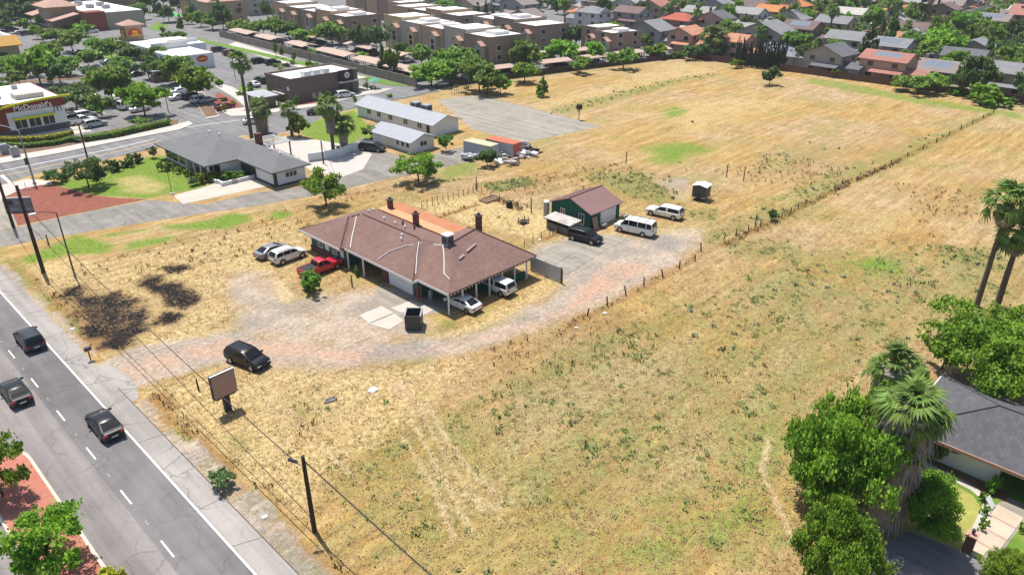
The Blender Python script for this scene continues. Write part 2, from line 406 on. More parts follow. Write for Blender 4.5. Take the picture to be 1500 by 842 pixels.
paint('G', [(560,420),(620,425),(640,450),(560,445)], 0.45, 1.5); paint('G', [(1080,225),(1200,200),(1260,220),(1120,260)], 0.4, 6)
paint('R', [(380,580),(470,600),(520,660),(440,650)], 0.4, 2)
paint('R', [(180,570),(262,680),(350,760),(470,850),(435,850),(300,720)], 0.5, 1.0)
paint('R', [(870,478),(930,500),(965,545),(905,522)], 0.55, 3); paint('R', [(1120,580),(1180,560),(1190,580),(1130,600)], 0.5, 2)
paint('R', [(720,300),(800,285),(850,262),(960,250),(900,240),(760,262)], 0.42, 4); paint('R', [(1130,205),(1190,205),(1200,235),(1150,225)], 0.42, 5)
paint('R', [(690,615),(840,520),(930,470),(880,480),(700,590)], 0.4, 2)
line('R', [(700,300),(610,330)], 0.5, 0.8); line('R', [(1460,163),(1330,228),(1240,270),(1150,316),(1105,338),(1060,360)], 0.7, 0.75)
line('R', [(830,478),(900,440),(960,408),(1010,380)], 1.0, 0.6); line('R', [(800,350),(840,335)], 0.5, 0.6); [line('R', [(88+6*k,388+7*k),(250+8*k,356+5*k),(440+6*k,312+6*k)], 0.24, 0.56) for k in range(7)]
line('R', [(430,296),(690,262)], 0.35, 0.6); line('R', [(420,312),(620,276)], 0.35, 0.5)
# pale straw
paint('W', [(30,385),(180,375),(430,320),(455,345),(430,400),(330,400),(340,500),(140,520)], 0.62, 2)
paint('W', [(190,570),(330,542),(560,540),(700,522),(640,590),(480,700),(440,800),(300,660)], 0.62, 1.5)
paint('W', [(640,492),(700,470),(800,405),(822,420),(740,465),(680,492)], 0.7, 1); paint('W', [(605,300),(690,285),(760,300),(835,320),(780,350),(720,335),(690,330)], 0.9, 1)
sdc = sd_poly(GX, GY, GP(CHW)); CH['L'] *= np.where(sdc > 0, np.clip(1 - sdc*0.25, 0.46, 1), 1).astype(np.float32); paint('W', CHW, 0.75, 2); paint('W', [(760,160),(900,120),(1000,90),(1060,105),(900,140),(800,165)], 0.45, 4)
paint('W', [(940,165),(1060,140),(1180,150),(1000,200)], 0.5, 8)
paint('W', [(470,168),(545,145),(560,152),(520,180)], 0.7, 1)
for q_ in ([(700,650),(860,560),(1010,490),(1110,425),(1130,435),(1010,520),(860,610),(740,690)], [(640,690),(720,680),(780,730),(740,780),(660,760)], [(960,640),(1040,610),(1060,660),(1020,720),(950,700)], [(1060,560),(1150,500),(1180,520),(1100,600)], [(1180,330),(1300,300),(1330,330),(1220,370)], [(860,330),(960,300),(1060,330),(1000,350)]):
    paint('T', q_, 0.40, 4)
paint('G', [(820,600),(960,560),(1020,590),(960,650),(840,680)], 0.48, 4); paint('G', [(1150,420),(1260,400),(1280,440),(1180,470)], 0.5, 4); paint('G', [(560,740),(700,720),(760,800),(600,842)], 0.5, 3); paint('G', [(1000,520),(1130,460),(1180,480),(1040,570)], 0.46, 4)
paint('G', [(840,640),(940,680),(900,740),(800,700)], 0.5, 3); paint('G', [(900,760),(1060,750),(1120,842),(880,842)], 0.55, 3)
# wheel tracks and paths
for q in ([(596,600),(628,660),(660,720),(690,780)], [(628,592),(655,645),(690,690),(735,730)], [(1128,640),(1115,690),(1140,740),(1168,800)],
          [(800,200),(1100,140)], [(612,596),(645,655),(680,712),(706,742)], [(640,690),(690,735),(735,745)], [(590,640),(640,720),(665,790)], [(300,545),(420,600),(520,700)]): line('T', q, 0.26, 0.70)
paint('T', [(600,610),(650,620),(745,730),(720,755),(660,720)], 0.08, 1.5)

mfield, nt, p = new_mat('dry_field')
pos = nd(nt, 'ShaderNodeNewGeometry').outputs['Position']
nA = noise(nt, pos, 0.045, 4, 0.6); nB = noise(nt, pos, 0.35, 5, 0.65); nC = noise(nt, pos, 2.2, 6, 0.7); nD = noise(nt, pos, 7.0, 3, 0.7)
nS = noise(nt, pos, 1.0, 5, 0.65, (0.10, 0.55, 1)); nS2 = noise(nt, pos, 1.0, 4, 0.7, (0.35, 2.2, 1))
sA = nd(nt, 'ShaderNodeAttribute', attribute_name='zone_a'); sB = nd(nt, 'ShaderNodeAttribute', attribute_name='zone_b')
ca = nd(nt, 'ShaderNodeSeparateColor', {0: sA.outputs['Color']}); cb = nd(nt, 'ShaderNodeSeparateColor', {0: sB.outputs['Color']})
aL, aG, aD, aK = ca.outputs[0], ca.outputs[1], ca.outputs[2], sA.outputs['Alpha']
bB, bR, bW, bT = cb.outputs[0], cb.outputs[1], cb.outputs[2], sB.outputs['Alpha']
c = mixc(nt, remap(nt, nS, 0.35, 0.65), (0.365, 0.225, 0.074), (0.465, 0.325, 0.140))
c = mixc(nt, remap(nt, nA, 0.42, 0.62), c, mixc(nt, remap(nt, nB, 0.35, 0.65), (0.36, 0.240, 0.120), (0.50, 0.375, 0.230)))
c = mixc(nt, remap(nt, nS2, 0.5, 0.75, 0, 0.5), c, (0.27, 0.160, 0.058))
c = mixc(nt, remap(nt, noise(nt, pos, 0.11, 5, 0.65), 0.5, 0.62, 0, 0.5), c, (0.275, 0.250, 0.088))
row_ = remap(nt, noise(nt, pos, 1.0, 3, 0.6, (0.035, 1.25, 1)), 0.38, 0.62, 0.93, 1.07)
c = mixc(nt, 1.0, c, nd(nt, 'ShaderNodeCombineXYZ', {0: row_, 1: row_, 2: row_}).outputs[0], 'MULTIPLY')
c = mixc(nt, remap(nt, noise(nt, pos, 0.9, 5, 0.7, (0.6, 1.4, 1)), 0.53, 0.64, 0, 0.6), c, (0.20, 0.150, 0.062))
mid_ = remap(nt, noise(nt, pos, 0.42, 6, 0.70, (0.28, 1.7, 1)), 0.36, 0.64, 0.80, 1.13)
c = mixc(nt, 1.0, c, nd(nt, 'ShaderNodeCombineXYZ', {0: mid_, 1: mth(nt, 'POWER', mid_, 1.15), 2: mth(nt, 'POWER', mid_, 1.4)}).outputs[0], 'MULTIPLY')
nF = mth(nt, 'ADD', mth(nt, 'MULTIPLY', nB, 0.5), mth(nt, 'MULTIPLY', nC, 0.5))
def zone(c, m, col, soft=0.10, amp=1.6, n=None):
    v = mth(nt, 'ADD', m, mth(nt, 'MULTIPLY', mth(nt, 'SUBTRACT', n if n is not None else nF, 0.5), amp))
    return mixc(nt, remap(nt, v, 0.5-soft, 0.5+soft), c, col)
c = zone(c, bW, mixc(nt, remap(nt, nC, 0.35, 0.65), (0.41, 0.295, 0.115), (0.56, 0.435, 0.23)), 0.3, 2.2)
c = zone(c, bR, mixc(nt, nC, (0.22, 0.105, 0.035), (0.33, 0.20, 0.07)), 0.25, 2.0)
c = zone(c, aG, mixc(nt, remap(nt, nC, 0.35, 0.65), (0.110, 0.145, 0.034), (0.265, 0.262, 0.082)), 0.3, 2.8)
c = zone(c, aL, mixc(nt, remap(nt, nC, 0.3, 0.7), (0.085, 0.175, 0.020), (0.215, 0.285, 0.048)), 0.3, 2.0)
gr = mixc(nt, remap(nt, nB, 0.35, 0.65), (0.335, 0.268, 0.208), (0.47, 0.38, 0.295))
gr = mixc(nt, remap(nt, nC, 0.55, 0.75), gr, (0.46, 0.42, 0.37))
vor = nd(nt, 'ShaderNodeTexVoronoi', {'Vector': pos, 'Scale': 7.0}).outputs['Distance']
gr = mixc(nt, remap(nt, vor, 0.4, 0.8, 0, 0.15), gr, (0.24, 0.20, 0.165))
gr = mixc(nt, remap(nt, noise(nt, pos, 0.09, 4, 0.6), 0.46, 0.6, 0, 0.8), gr, (0.24, 0.222, 0.205))
gr = mixc(nt, remap(nt, nS2, 0.5, 0.68, 0, 0.4), gr, (0.52, 0.43, 0.33))
c = zone(c, aD, gr, 0.25, 1.7)
c = zone(c, aK, mixc(nt, nC, (0.42, 0.235, 0.15), (0.50, 0.36, 0.265)), 0.3, 2.2, mth(nt, 'ADD', mth(nt, 'MULTIPLY', nB, 0.75), mth(nt, 'MULTIPLY', nC, 0.25)))
c = zone(c, bT, mixc(nt, nC, (0.44, 0.33, 0.18), (0.50, 0.39, 0.23)), 0.35, 1.6)
c = zone(c, mth(nt, 'ADD', bB, mth(nt, 'MULTIPLY', bB, 0.35)), mixc(nt, nC, (0.10, 0.055, 0.032), (0.25, 0.155, 0.075)), 0.2, 2.2)
c = zone(c, bB, mixc(nt, remap(nt, nC, 0.4, 0.65), (0.009, 0.0085, 0.009), (0.034, 0.026, 0.022)), 0.12, 3.4, mth(nt, 'ADD', mth(nt, 'MULTIPLY', nB, 0.5), mth(nt, 'MULTIPLY', nC, 0.5)))
fine = mth(nt, 'ADD', mth(nt, 'MULTIPLY', nC, 0.55), mth(nt, 'MULTIPLY', nD, 0.45))
gf = remap(nt, fine, 0.35, 0.65, 0.52, 1.36)
c = mixc(nt, 1.0, c, nd(nt, 'ShaderNodeCombineXYZ', {0: gf, 1: gf, 2: gf}).outputs[0], 'MULTIPLY')
_in(nt, p.inputs['Base Color'], c); p.inputs['Roughness'].default_value = 0.95; p.inputs['Specular IOR Level'].default_value = 0.1
b = nd(nt, 'ShaderNodeBump', {'Strength': 0.8, 'Distance': 0.22, 'Height': fine}); nt.links.new(b.outputs[0], p.inputs['Normal'])
ny, nx = GX.shape
me = bpy.data.meshes.new('field')
idx = np.arange(nx*ny).reshape(ny, nx)
quads = np.stack([idx[:-1,:-1], idx[:-1,1:], idx[1:,1:], idx[1:,:-1]], -1).reshape(-1, 4)
cxm = (GX[:-1,:-1] + STEP/2).ravel(); cym = (GY[:-1,:-1] + STEP/2).ravel()
keep = (cym < 143.0) | (cxm > 122)
keep &= cym < 146.3 - (cxm - 123)*0.236 + 20*(cxm < 123)
quads = quads[keep]
co = np.zeros((nx*ny, 3), np.float32); co[:,0] = GX.ravel(); co[:,1] = GY.ravel()
me.vertices.add(nx*ny); me.vertices.foreach_set('co', co.ravel())
me.loops.add(quads.size); me.loops.foreach_set('vertex_index', quads.ravel().astype(np.int32))
me.polygons.add(len(quads)); me.polygons.foreach_set('loop_start', np.arange(0, quads.size, 4, dtype=np.int32))
me.update(calc_edges=True)
for nm, ks in (('zone_a', 'LGDK'), ('zone_b', 'BRWT')):
    at = me.attributes.new(nm, 'FLOAT_COLOR', 'POINT')
    at.data.foreach_set('color', np.stack([CH[k].ravel() for k in ks], -1).astype(np.float32).ravel())
me.materials.append(mfield)
o = bpy.data.objects.new('field', me); COL.objects.link(o); o['kind'] = 'structure'
def at_mask(k, X, Y):
    i = np.clip(((X - gx[0])/STEP).astype(int), 0, nx-1); j = np.clip(((Y - gy[0])/STEP).astype(int), 0, ny-1)
    return CH[k][j, i]

def blades(name, X, Y, h, w, nb, mat, lean=0.5, spread=0.3):
    """a mass of small leaf blades: nb thin leaves per plant"""
    n = len(X)*nb
    X = np.repeat(X, nb); Y = np.repeat(Y, nb); h = np.repeat(h, nb)*RNG.uniform(0.6, 1.2, n); w = np.repeat(w, nb)*RNG.uniform(0.6, 1.3, n)
    a = RNG.uniform(0, 2*np.pi, n); rr = RNG.uniform(0, 1, n)**0.5*np.repeat(spread, nb) if np.ndim(spread) else RNG.uniform(0, 1, n)**0.5*spread
    bx = X + rr*np.cos(a); by = Y + rr*np.sin(a)
    a2 = RNG.uniform(0, 2*np.pi, n); ln = RNG.uniform(0.1, 1, n)*lean
    ux, uy = -np.sin(a2)*w/2, np.cos(a2)*w/2
    dx, dy = np.cos(a2)*ln*h, np.sin(a2)*ln*h
    v = np.zeros((n, 4, 3), np.float32)
    v[:,0] = np.stack([bx, by, np.full(n, -0.01)], -1)
    v[:,1] = np.stack([bx+ux+dx*.5, by+uy+dy*.5, h*0.55], -1); v[:,3] = np.stack([bx-ux+dx*.5, by-uy+dy*.5, h*0.55], -1)
    v[:,2] = np.stack([bx+dx, by+dy, h], -1)
    me = bpy.data.meshes.new(name)
    me.vertices.add(n*4); me.vertices.foreach_set('co', v.ravel())
    me.loops.add(n*4); me.loops.foreach_set('vertex_index', np.arange(n*4, dtype=np.int32))
    me.polygons.add(n); me.polygons.foreach_set('loop_start', np.arange(0, n*4, 4, dtype=np.int32))
    me.update(calc_edges=True); me.materials.append(MATS[mat])
    o = bpy.data.objects.new(name, me); COL.objects.link(o); o['kind'] = 'stuff'
    return o
def in_field(X, Y): # open field, away from roads, lots and yards
    m = (X > 16.2) & (X < 205) & (Y > -12) & (at_mask('D', X, Y) < 0.3) & (at_mask('L', X, Y) < 0.7) & (at_mask('B', X, Y) < 0.4)
    m &= ~((Y > 97) & (X < 97)) & ~((Y > 92) & (X > 95) & (X < 125) & (Y > 92)) & (Y < 140 - np.maximum(X-123, 0)*0.236)
    m &= ~((X > 44) & (X < 61) & (Y > 53) & (Y < 82)) & ~((X > 71.5) & (X < 84) & (Y > 55.5) & (Y < 67))
    m &= ~((X < 68) & (Y < 11)) & ~((X > 44) & (X < 53) & (Y < 13))
    return m
def scatter(n, x0, x1, y0, y1): return RNG.uniform(x0, x1, n), RNG.uniform(y0, y1, n)
# green weeds: thickest where the field is weedy
X, Y = scatter(90000, 16, 130, -8, 75)
pm = np.clip(at_mask('G', X, Y)*2.0 - 0.45, 0.006, 1)*0.10
cl = np.sin(X*0.9 + 2*np.sin(Y*0.37))*np.sin(Y*1.1 + 2*np.sin(X*0.23))
ok = in_field(X, Y) & (RNG.uniform(0, 1, len(X)) < pm*1.5*np.where(cl > 0.3, 2.6, 0.45)*np.clip(1.1 + 1.3*np.sin(X*.21 + 1.7*np.sin(Y*.13))*np.sin(Y*.26 + np.sin(X*.17)), .15, 2)); X, Y = X[ok], Y[ok]
sz = RNG.uniform(0.07, 0.22, len(X)) * np.where(RNG.uniform(0, 1, len(X)) < 0.08, 1.8, 1)
tag(blades('green_weeds', X, Y, sz, sz*0.6, 14, 'weed_green', 1.1, sz*1.3), 'low green weeds scattered through the dry grass of the near field', 'weeds')
X, Y = scatter(24000, 60, 200, -8, 125)
pm = np.clip(at_mask('G', X, Y)*1.6 - 0.45, 0.004, 1)*0.2
ok = in_field(X, Y) & (RNG.uniform(0, 1, len(X)) < pm); X, Y = X[ok], Y[ok]
sz = RNG.uniform(0.15, 0.45, len(X))
tag(blades('grey_weeds', X, Y, sz, sz*0.55, 12, 'weed_grey', 0.8, sz*0.8), 'grey green weeds in patches across the far dry field', 'weeds')
# dry tufts
X, Y = scatter(80000, 16, 105, -8, 100)
d = np.hypot(X, Y); ok = in_field(X, Y) & (RNG.uniform(0, 1, len(X)) < np.clip(1.25 - d/140, 0.2, 1)); X, Y = X[ok], Y[ok]
sz = RNG.uniform(0.08, 0.22, len(X))
tag(blades('dry_grass', X, Y, sz, sz*0.38, 5, 'straw', 1.3, 0.35), 'dry straw coloured grass tufts over the near field', 'grass')
X, Y = scatter(40000, 15.6, 130, 20, 100)
pm = np.clip(at_mask('R', X, Y)*1.8 - 0.35, 0, 1)
ok = in_field(X, Y) & (RNG.uniform(0, 1, len(X)) < pm*0.5); X, Y = X[ok], Y[ok]
sz = RNG.uniform(0.2, 0.5, len(X))
tag(blades('rusty_weeds', X, Y, sz, sz*0.3, 6, 'rust_weed', 0.7, sz*0.6), 'rust brown dead weeds along the road verge and the old fence line', 'weeds')

def brush_line(pts, dens, h, wd, mat, name, label, cat='brush', nb=9):
    W_ = GP(pts); xs, ys = [], []
    for (a, b_), (c2, d2) in zip(W_, W_[1:]):
        n = max(2, int(math.hypot(c2-a, d2-b_)*dens)); t = RNG.uniform(0, 1, n); xs.append(a+(c2-a)*t); ys.append(b_+(d2-b_)*t)
    X = np.concatenate(xs); Y = np.concatenate(ys); X = X + RNG.normal(0, wd, len(X)); Y = Y + RNG.normal(0, wd, len(X))
    sz = h*RNG.uniform(.5, 1.2, len(X)); tag(blades(name, X, Y, sz, sz*.35, nb, mat, .8, sz*.7), label, cat)
brush_line([(1222,281),(1234,275),(1247,267)], 4, .4, .25, 'rust_weed', 'dead_brush', 'short brown hedge of dead brush on the old fence line')
brush_line([(1256,264),(1290,249),(1320,234)], 4, .38, .2, 'rust_weed', 'dead_brush', 'long brown hedge of dead brush on the old fence line')
brush_line([(1320,234),(1390,198),(1456,165)], 1.3, .25, .25, 'rust_weed', 'dead_brush', 'thin brown brush running to the far field corner')
brush_line([(1060,360),(1110,336),(1170,305),(1220,283)], 1.6, .3, .4, 'rust_weed', 'dead_brush', 'brown brush beside the sagging old fence posts')
brush_line([(730,295),(755,300),(760,306)], 6, .5, .5, 'rust_weed', 'dead_brush', 'pile of dead brush beside the compost bin')
brush_line([(800,168),(900,140),(990,118),(1060,107)], 0.9, .35, 1.2, 'rust_weed', 'dead_brush', 'rough brown brush along the mown edge near the carports')
brush_line([(805,168),(940,131),(1060,107)], 0.5, .4, 1.0, 'weed_green', 'rough_weeds', 'green weeds along the mown edge near the carports', 'weeds')
for k in range(5): brush_line([(707+3*k,271+3*k),(776+2*k,260+2.6*k)], 5, .28, .14, 'weed_green', 'vegetable_row', ('first','second','third','fourth','fifth')[k]+' row of green vegetables counted from the far side of the plot', 'vegetables')
brush_line([(852,262),(880,254),(940,262),(970,285)], 4, .45, 2.6, 'weed_green', 'rough_weeds', 'patch of tall green weeds behind the green barn', 'weeds')
brush_line([(1340,368),(1400,372),(1450,378),(1500,396)], 3, .45, 2.2, 'weed_green', 'rough_weeds', 'band of green weeds beyond the slender palms', 'weeds')
brush_line([(1300,395),(1345,410),(1370,425)], 2.5, .5, 1.5, 'weed_green', 'rough_weeds', 'scattered dark green weeds short of the slender palms', 'weeds')
brush_line([(700,620),(760,585),(860,530),(960,480)], 3, .4, 1.6, 'weed_green', 'rough_weeds', 'loose strip of green weeds along the near field edge', 'weeds')

X, Y = scatter(26000, 16, 45, 70, 105); pm = np.clip(at_mask('B', X, Y)*1.5 - 0.3, 0, 1)
ok = RNG.uniform(0, 1, len(X)) < pm*0.42; X, Y = X[ok], Y[ok]; sz = RNG.uniform(0.06, 0.17, len(X))
leaf_mat('char', (0.010, 0.009, 0.009), (0.050, 0.036, 0.028), 0.05, 0.6); leaf_mat('scorched_straw', (0.14, 0.085, 0.045), (0.40, 0.28, 0.14), 0.05, 0.7)
tag(blades('charred_grass', X, Y, sz, sz*.4, 5, 'char', 1.2, sz*1.4), 'charred black grass stubble beside the road', 'burnt grass')
k_ = RNG.uniform(0, 1, len(X)) < .6
tag(blades('scorched_grass', X[k_] + .3, Y[k_] + .2, sz[k_], sz[k_]*.4, 5, 'scorched_straw', 1.2, sz[k_]*1.6), 'scorched brown straw left standing in the burnt patch', 'burnt grass')

# ------------------------------------------------------------------ roads, paving, lots
def asphalt(name, rgb, crack=0.5, cs=0.28, light=None):
    m, nt, p = new_mat(name)
    pos = nd(nt, 'ShaderNodeNewGeometry').outputs['Position']
    n1 = noise(nt, pos, 0.25, 5, 0.6); n2 = noise(nt, pos, 6, 4, 0.7); st = noise(nt, pos, 1.0, 3, 0.5, (0.9, 0.035, 1))
    g = mth(nt, 'ADD', remap(nt, n1, 0.3, 0.7, 0.84, 1.12), mth(nt, 'ADD', remap(nt, n2, 0.3, 0.7, -0.1, 0.1), remap(nt, st, 0.35, 0.65, -0.17, 0.15)))
    c = mixc(nt, 1.0, rgb, nd(nt, 'ShaderNodeCombineXYZ', {0: g, 1: g, 2: g}).outputs[0], 'MULTIPLY')
    if light: c = mixc(nt, remap(nt, noise(nt, pos, 0.5, 5, 0.7), 0.52, 0.7, 0, 0.5), c, light)
    if crack:
        w = nd(nt, 'ShaderNodeTexNoise', {'Vector': pos, 'Scale': 0.8, 'Detail': 4.0}).outputs['Color']
        wp = nd(nt, 'ShaderNodeVectorMath', {0: pos, 1: nd(nt, 'ShaderNodeVectorMath', {0: w, 1: (1.6, 1.6, 0)}, operation='MULTIPLY').outputs[0]}, operation='ADD').outputs[0]
        v = nd(nt, 'ShaderNodeTexVoronoi', {'Vector': nd(nt, 'ShaderNodeMapping', {'Vector': wp, 'Scale': (1, 1, 0)}).outputs[0], 'Scale': cs}, feature='DISTANCE_TO_EDGE').outputs['Distance']
        br = remap(nt, noise(nt, pos, 0.2, 2), 0.40, 0.55, 0.15, 1)
        k = mth(nt, 'MULTIPLY', remap(nt, v, 0.006, 0.016, crack, 0.0), br)
        c = mixc(nt, k, c, (0.035, 0.033, 0.032))
    _in(nt, p.inputs['Base Color'], c); p.inputs['Roughness'].default_value = 0.9; p.inputs['Specular IOR Level'].default_value = 0.2
    return m
asphalt('road_asphalt', (0.215, 0.195, 0.188), 0.30, 0.30)
asphalt('lane_asphalt', (0.160, 0.150, 0.150), 0.26, 0.22)
asphalt('shoulder_paving', (0.300, 0.275, 0.255), 0.4, 0.2)
asphalt('old_asphalt', (0.215, 0.200, 0.180), 0.55, 0.35, (0.32, 0.29, 0.24))
asphalt('lot_asphalt', (0.185, 0.178, 0.180), 0.2, 0.1)
asphalt('tan_asphalt', (0.275, 0.250, 0.210), 0.14, 0.15, (0.35, 0.32, 0.27))
M('concrete', (0.45, 0.41, 0.355), 0.85, 0.14, 0.5, dirt=((0.34, 0.30, 0.25), 0.4, 0.6))
M('pale_concrete', (0.45, 0.415, 0.375), 0.85, 0.1, 0.5, dirt=((0.45, 0.40, 0.34), 0.3, 0.5))
M('kerb', (0.50, 0.46, 0.38), 0.85, 0.15, 1.0)
M('mulch', (0.22, 0.075, 0.050), 0.95, 0.35, 1.2, bump=0.5)
M('brown_mulch', (0.16, 0.10, 0.065), 0.95, 0.35, 1.2)
M('white_line', (0.78, 0.78, 0.76), 0.7, 0.08, 2.0, dirt=((0.35, 0.33, 0.32), 2.5, 0.5))
M('yellow_line', (0.60, 0.40, 0.10), 0.7, 0.1, 2.0, dirt=((0.3, 0.27, 0.2), 2.5, 0.4))
M('lawn', (0.10, 0.19, 0.022), 0.95, 0.3, 0.5, dirt=((0.25, 0.26, 0.05), 0.35, 0.7))
m, nt, p = new_mat('brick_paving')
pos = nd(nt, 'ShaderNodeNewGeometry').outputs['Position']
br = nd(nt, 'ShaderNodeTexBrick', {'Vector': pos, 'Color1': (0.46, 0.135, 0.085, 1), 'Color2': (0.36, 0.105, 0.07, 1), 'Mortar': (0.30, 0.15, 0.11, 1), 'Scale': 2.5, 'Mortar Size': 0.03})
_in(nt, p.inputs['Base Color'], mixc(nt, remap(nt, noise(nt, pos, 0.7, 5, 0.7), 0.4, 0.7, 0, 0.5), br.outputs[0], (0.42, 0.20, 0.15))); p.inputs['Roughness'].default_value = 0.9

sheet('road', [(-14,-90),(15.45,-90),(15.45,104),(17.5,113),(-14,113)], 0.004, 'road_asphalt')
sheet('lane', [(9.85,-90),(13.42,-90),(13.42,140),(9.85,140)], 0.008, 'lane_asphalt')
sheet('shoulder', [(13.42,-90),(15.45,-90),(15.45,104),(13.42,104)], 0.010, 'shoulder_paving')
sheet('road', [(-14,113),(18,113),(22,140),(24,150),(-14,170)], 0.003, 'road_asphalt')
mb = MB(); mb.add([(13.36,-90,.014),(13.5,-90,.014),(13.5,112,.014),(13.36,112,.014)], [(0,1,2,3)]); tag(mb.build('edge_line', 'white_line'), kind='structure')
for k in range(-12, 10):
    y = 80.7 - 7.29*k
    mb = MB(); mb.add([(10.26,y-2.1,.013),(10.37,y-2.1,.013),(10.37,y,.013),(10.26,y,.013)], [(0,1,2,3)]); tag(mb.build('lane_mark', 'white_line'), kind='structure')
for k in range(-2, 6):   # raised reflectors midway between the lane dashes
    y = 80.7 - 7.29*k - 4.7
    mb = MB()
    mb.box(10.27, y-.06, .008, 10.37, y+.06, .03); mb.box(10.27, y-.36, .008, 10.37, y-.24, .03); tag(mb.build('lane_reflector', 'pale_concrete'), kind='structure')
M('dark_seam', (0.07, 0.066, 0.064), 0.95, 0.2)
mb = MB(); mb.add([(15.40,-90,.016),(15.47,-90,.016),(15.47,66,.016),(15.40,66,.016)], [(0,1,2,3)])
for k in range(24):
    y = 100 - k*6.1 + random.uniform(-1.2, 1.2); e_ = random.uniform(-.8,.8); mb.add([(13.55,y,.014),(15.4,y+e_,.014),(15.4,y+e_+.06,.014),(13.55,y+.05,.014)], [(0,1,2,3)])
tag(mb.build('shoulder_joints', 'dark_seam'), kind='structure')
# planted median: kerbs round red paving
def outline(x0, x1, y1, y0=-90):
    xm, r = (x0+x1)/2, (x1-x0)/2
    return [(x0,y0),(x1,y0)] + [(xm + r*math.cos(a), y1 + 1.6*r*math.sin(a)) for a in np.linspace(0, math.pi, 13)]
sheet('median_kerb', outline(3.0, 6.75, 60.5), 0.14, 'kerb', t=1)
sheet('median_paving', outline(3.22, 6.53, 60.4), 0.150, 'brick_paving')
# driveway apron, small road, pads
sheet('driveway_apron', [(15.45,62.6),(16.2,63.0),(16.7,64.6),(16.9,67.2),(16.6,69.6),(16.0,71.0),(15.45,71.4)], 0.012, 'shoulder_paving')
sheet('side_lane', GP([(0,362),(90,346),(200,328),(300,312),(380,301),(452,288),(505,277),(560,264),(620,252),(692,236),(692,213),(650,222),(605,236),(575,226),(552,216),(530,200),(512,214),(530,236),(520,248),(480,262),(430,276),(370,283),(300,300),(262,297),(218,293),(130,310),(26,332),(0,338)]), 0.010, 'old_asphalt')
sheet('house_pad', GP([(254,287),(334,264),(372,262),(396,272),(268,299)]), 0.016, 'concrete')
sheet('yard_concrete', GP([(372,224),(395,210),(418,200),(470,206),(530,216),(545,226),(532,248),(500,260),(455,250),(440,240)]), 0.014, 'pale_concrete')
sheet('mulch_bed', GP([(8,288),(35,276),(60,271),(77,271),(141,287),(180,291),(218,291.5),(130,309),(26,330.5)]), 0.018, 'mulch')
sheet('corner_pavement', GP([(0,272),(40,262),(76,266),(77,271),(60,271),(35,276),(8,288),(0,296)]), 0.020, 'pale_concrete')
sheet('corner_verge', GP([(0,296),(8,288),(26,330.5),(0,337)]), 0.008, 'tan_asphalt')
sheet('old_car_park', GP([(640,146),(702,139.5),(745,150),(882,185),(771,208.5),(694,191)]), 0.010, 'tan_asphalt')
mb = MB()
for k in range(12):
    x = 103.5 + k*1.75
    mb.add([(x,99,.015),(x+.12,99,.015),(x+.12,103.5,.015),(x,103.5,.015)], [(0,1,2,3)]); mb.add([(x,113,.015),(x+.12,113,.015),(x+.12,122,.015),(x,122,.015)], [(0,1,2,3)])
tag(mb.build('stall_marks', M('faded_line', (0.36, 0.34, 0.30), 0.9, 0.2)), kind='structure')
near_edge = GP([(0,271),(66,251),(150,235),(232,214),(330,200),(400,197),(440,190),(472,172),(536,152),(600,142),(642,131)])
sheet('street', near_edge + [(127,147),(127,420),(0,420),(0,143)], 0.006, 'lot_asphalt')
for pts, mt in (([(0,258.5),(112,235),(182,220),(236,206)], 'yellow_line'), ([(0,251),(91,233),(170,217),(226,204)], 'white_line'), ([(262,188),(320,180),(352,176)], 'white_line')):
    w = GP(pts); mb = MB()
    for (a, b), (c2, d2) in zip(w, w[1:]):
        L = math.hypot(c2-a, d2-b); nxv, nyv = -(d2-b)/L*0.11, (c2-a)/L*0.11
        mb.add([(a-nxv,b-nyv,.012),(c2-nxv,d2-nyv,.012),(c2+nxv,d2+nyv,.012),(a+nxv,b+nyv,.012)], [(0,1,2,3)])
    tag(mb.build('road_line', mt), kind='structure')
sheet('stop_line', GP([(4,256),(17,267),(14,269),(0,258)]), 0.013, 'white_line')
sheet('pavement', GP([(0,240.5),(91,224.5),(182,206),(262,191),(283,182.5),(277,178),(258,183.5),(180,199),(90,217),(0,232)]), 0.13, 'pale_concrete', t=1)
sheet('planting_bed', GP([(0,232),(90,217),(180,199),(258,183.5),(262,176),(250,176),(165,190),(105,203),(95,207),(0,215)]), 0.10, 'brown_mulch', t=1)
sheet('pavement', GP([(316,160),(338,171),(366,170),(420,163),(460,157),(500,148),(540,138),(565,131),(548,129),(520,138),(470,146),(420,155),(380,150),(340,128),(320,122),(316,128),(345,145),(360,158),(340,160)]), 0.12, 'pale_concrete', t=1)
sheet('planting_bed', GP([(352,163.5),(420,157.5),(460,152.5),(505,143),(500,139.5),(440,151),(410,156),(372,152),(364,160)]), 0.135, 'mulch')
sheet('planting_bed', GP([(322,159),(345,160),(356,158),(342,146),(318,135),(312,150)]), 0.10, 'mulch', t=1)
sheet('planting_bed', GP([(345,138),(372,152),(400,150),(420,151),(384,138),(352,124)]), 0.10, 'lawn', t=1)
sheet('sound_wall_bed', [(117.2,158),(120.6,153.5),(120.6,275),(117.2,275)], 0.09, 'lawn', t=1)
sheet('pavement', GP([(330,68),(404,90),(462,106),(480,102),(415,83),(345,62)]), 0.08, 'pale_concrete', t=1)
sheet('restaurant_paving', [(32,165),(47,165),(48.5,174),(46.5,195),(32,195)], 0.03, 'concrete')
sheet('coffee_terrace', [(86.5,155.2),(110,152.6),(116,154.6),(111.5,158),(111,170),(86.5,172)], 0.05, 'concrete', t=1)
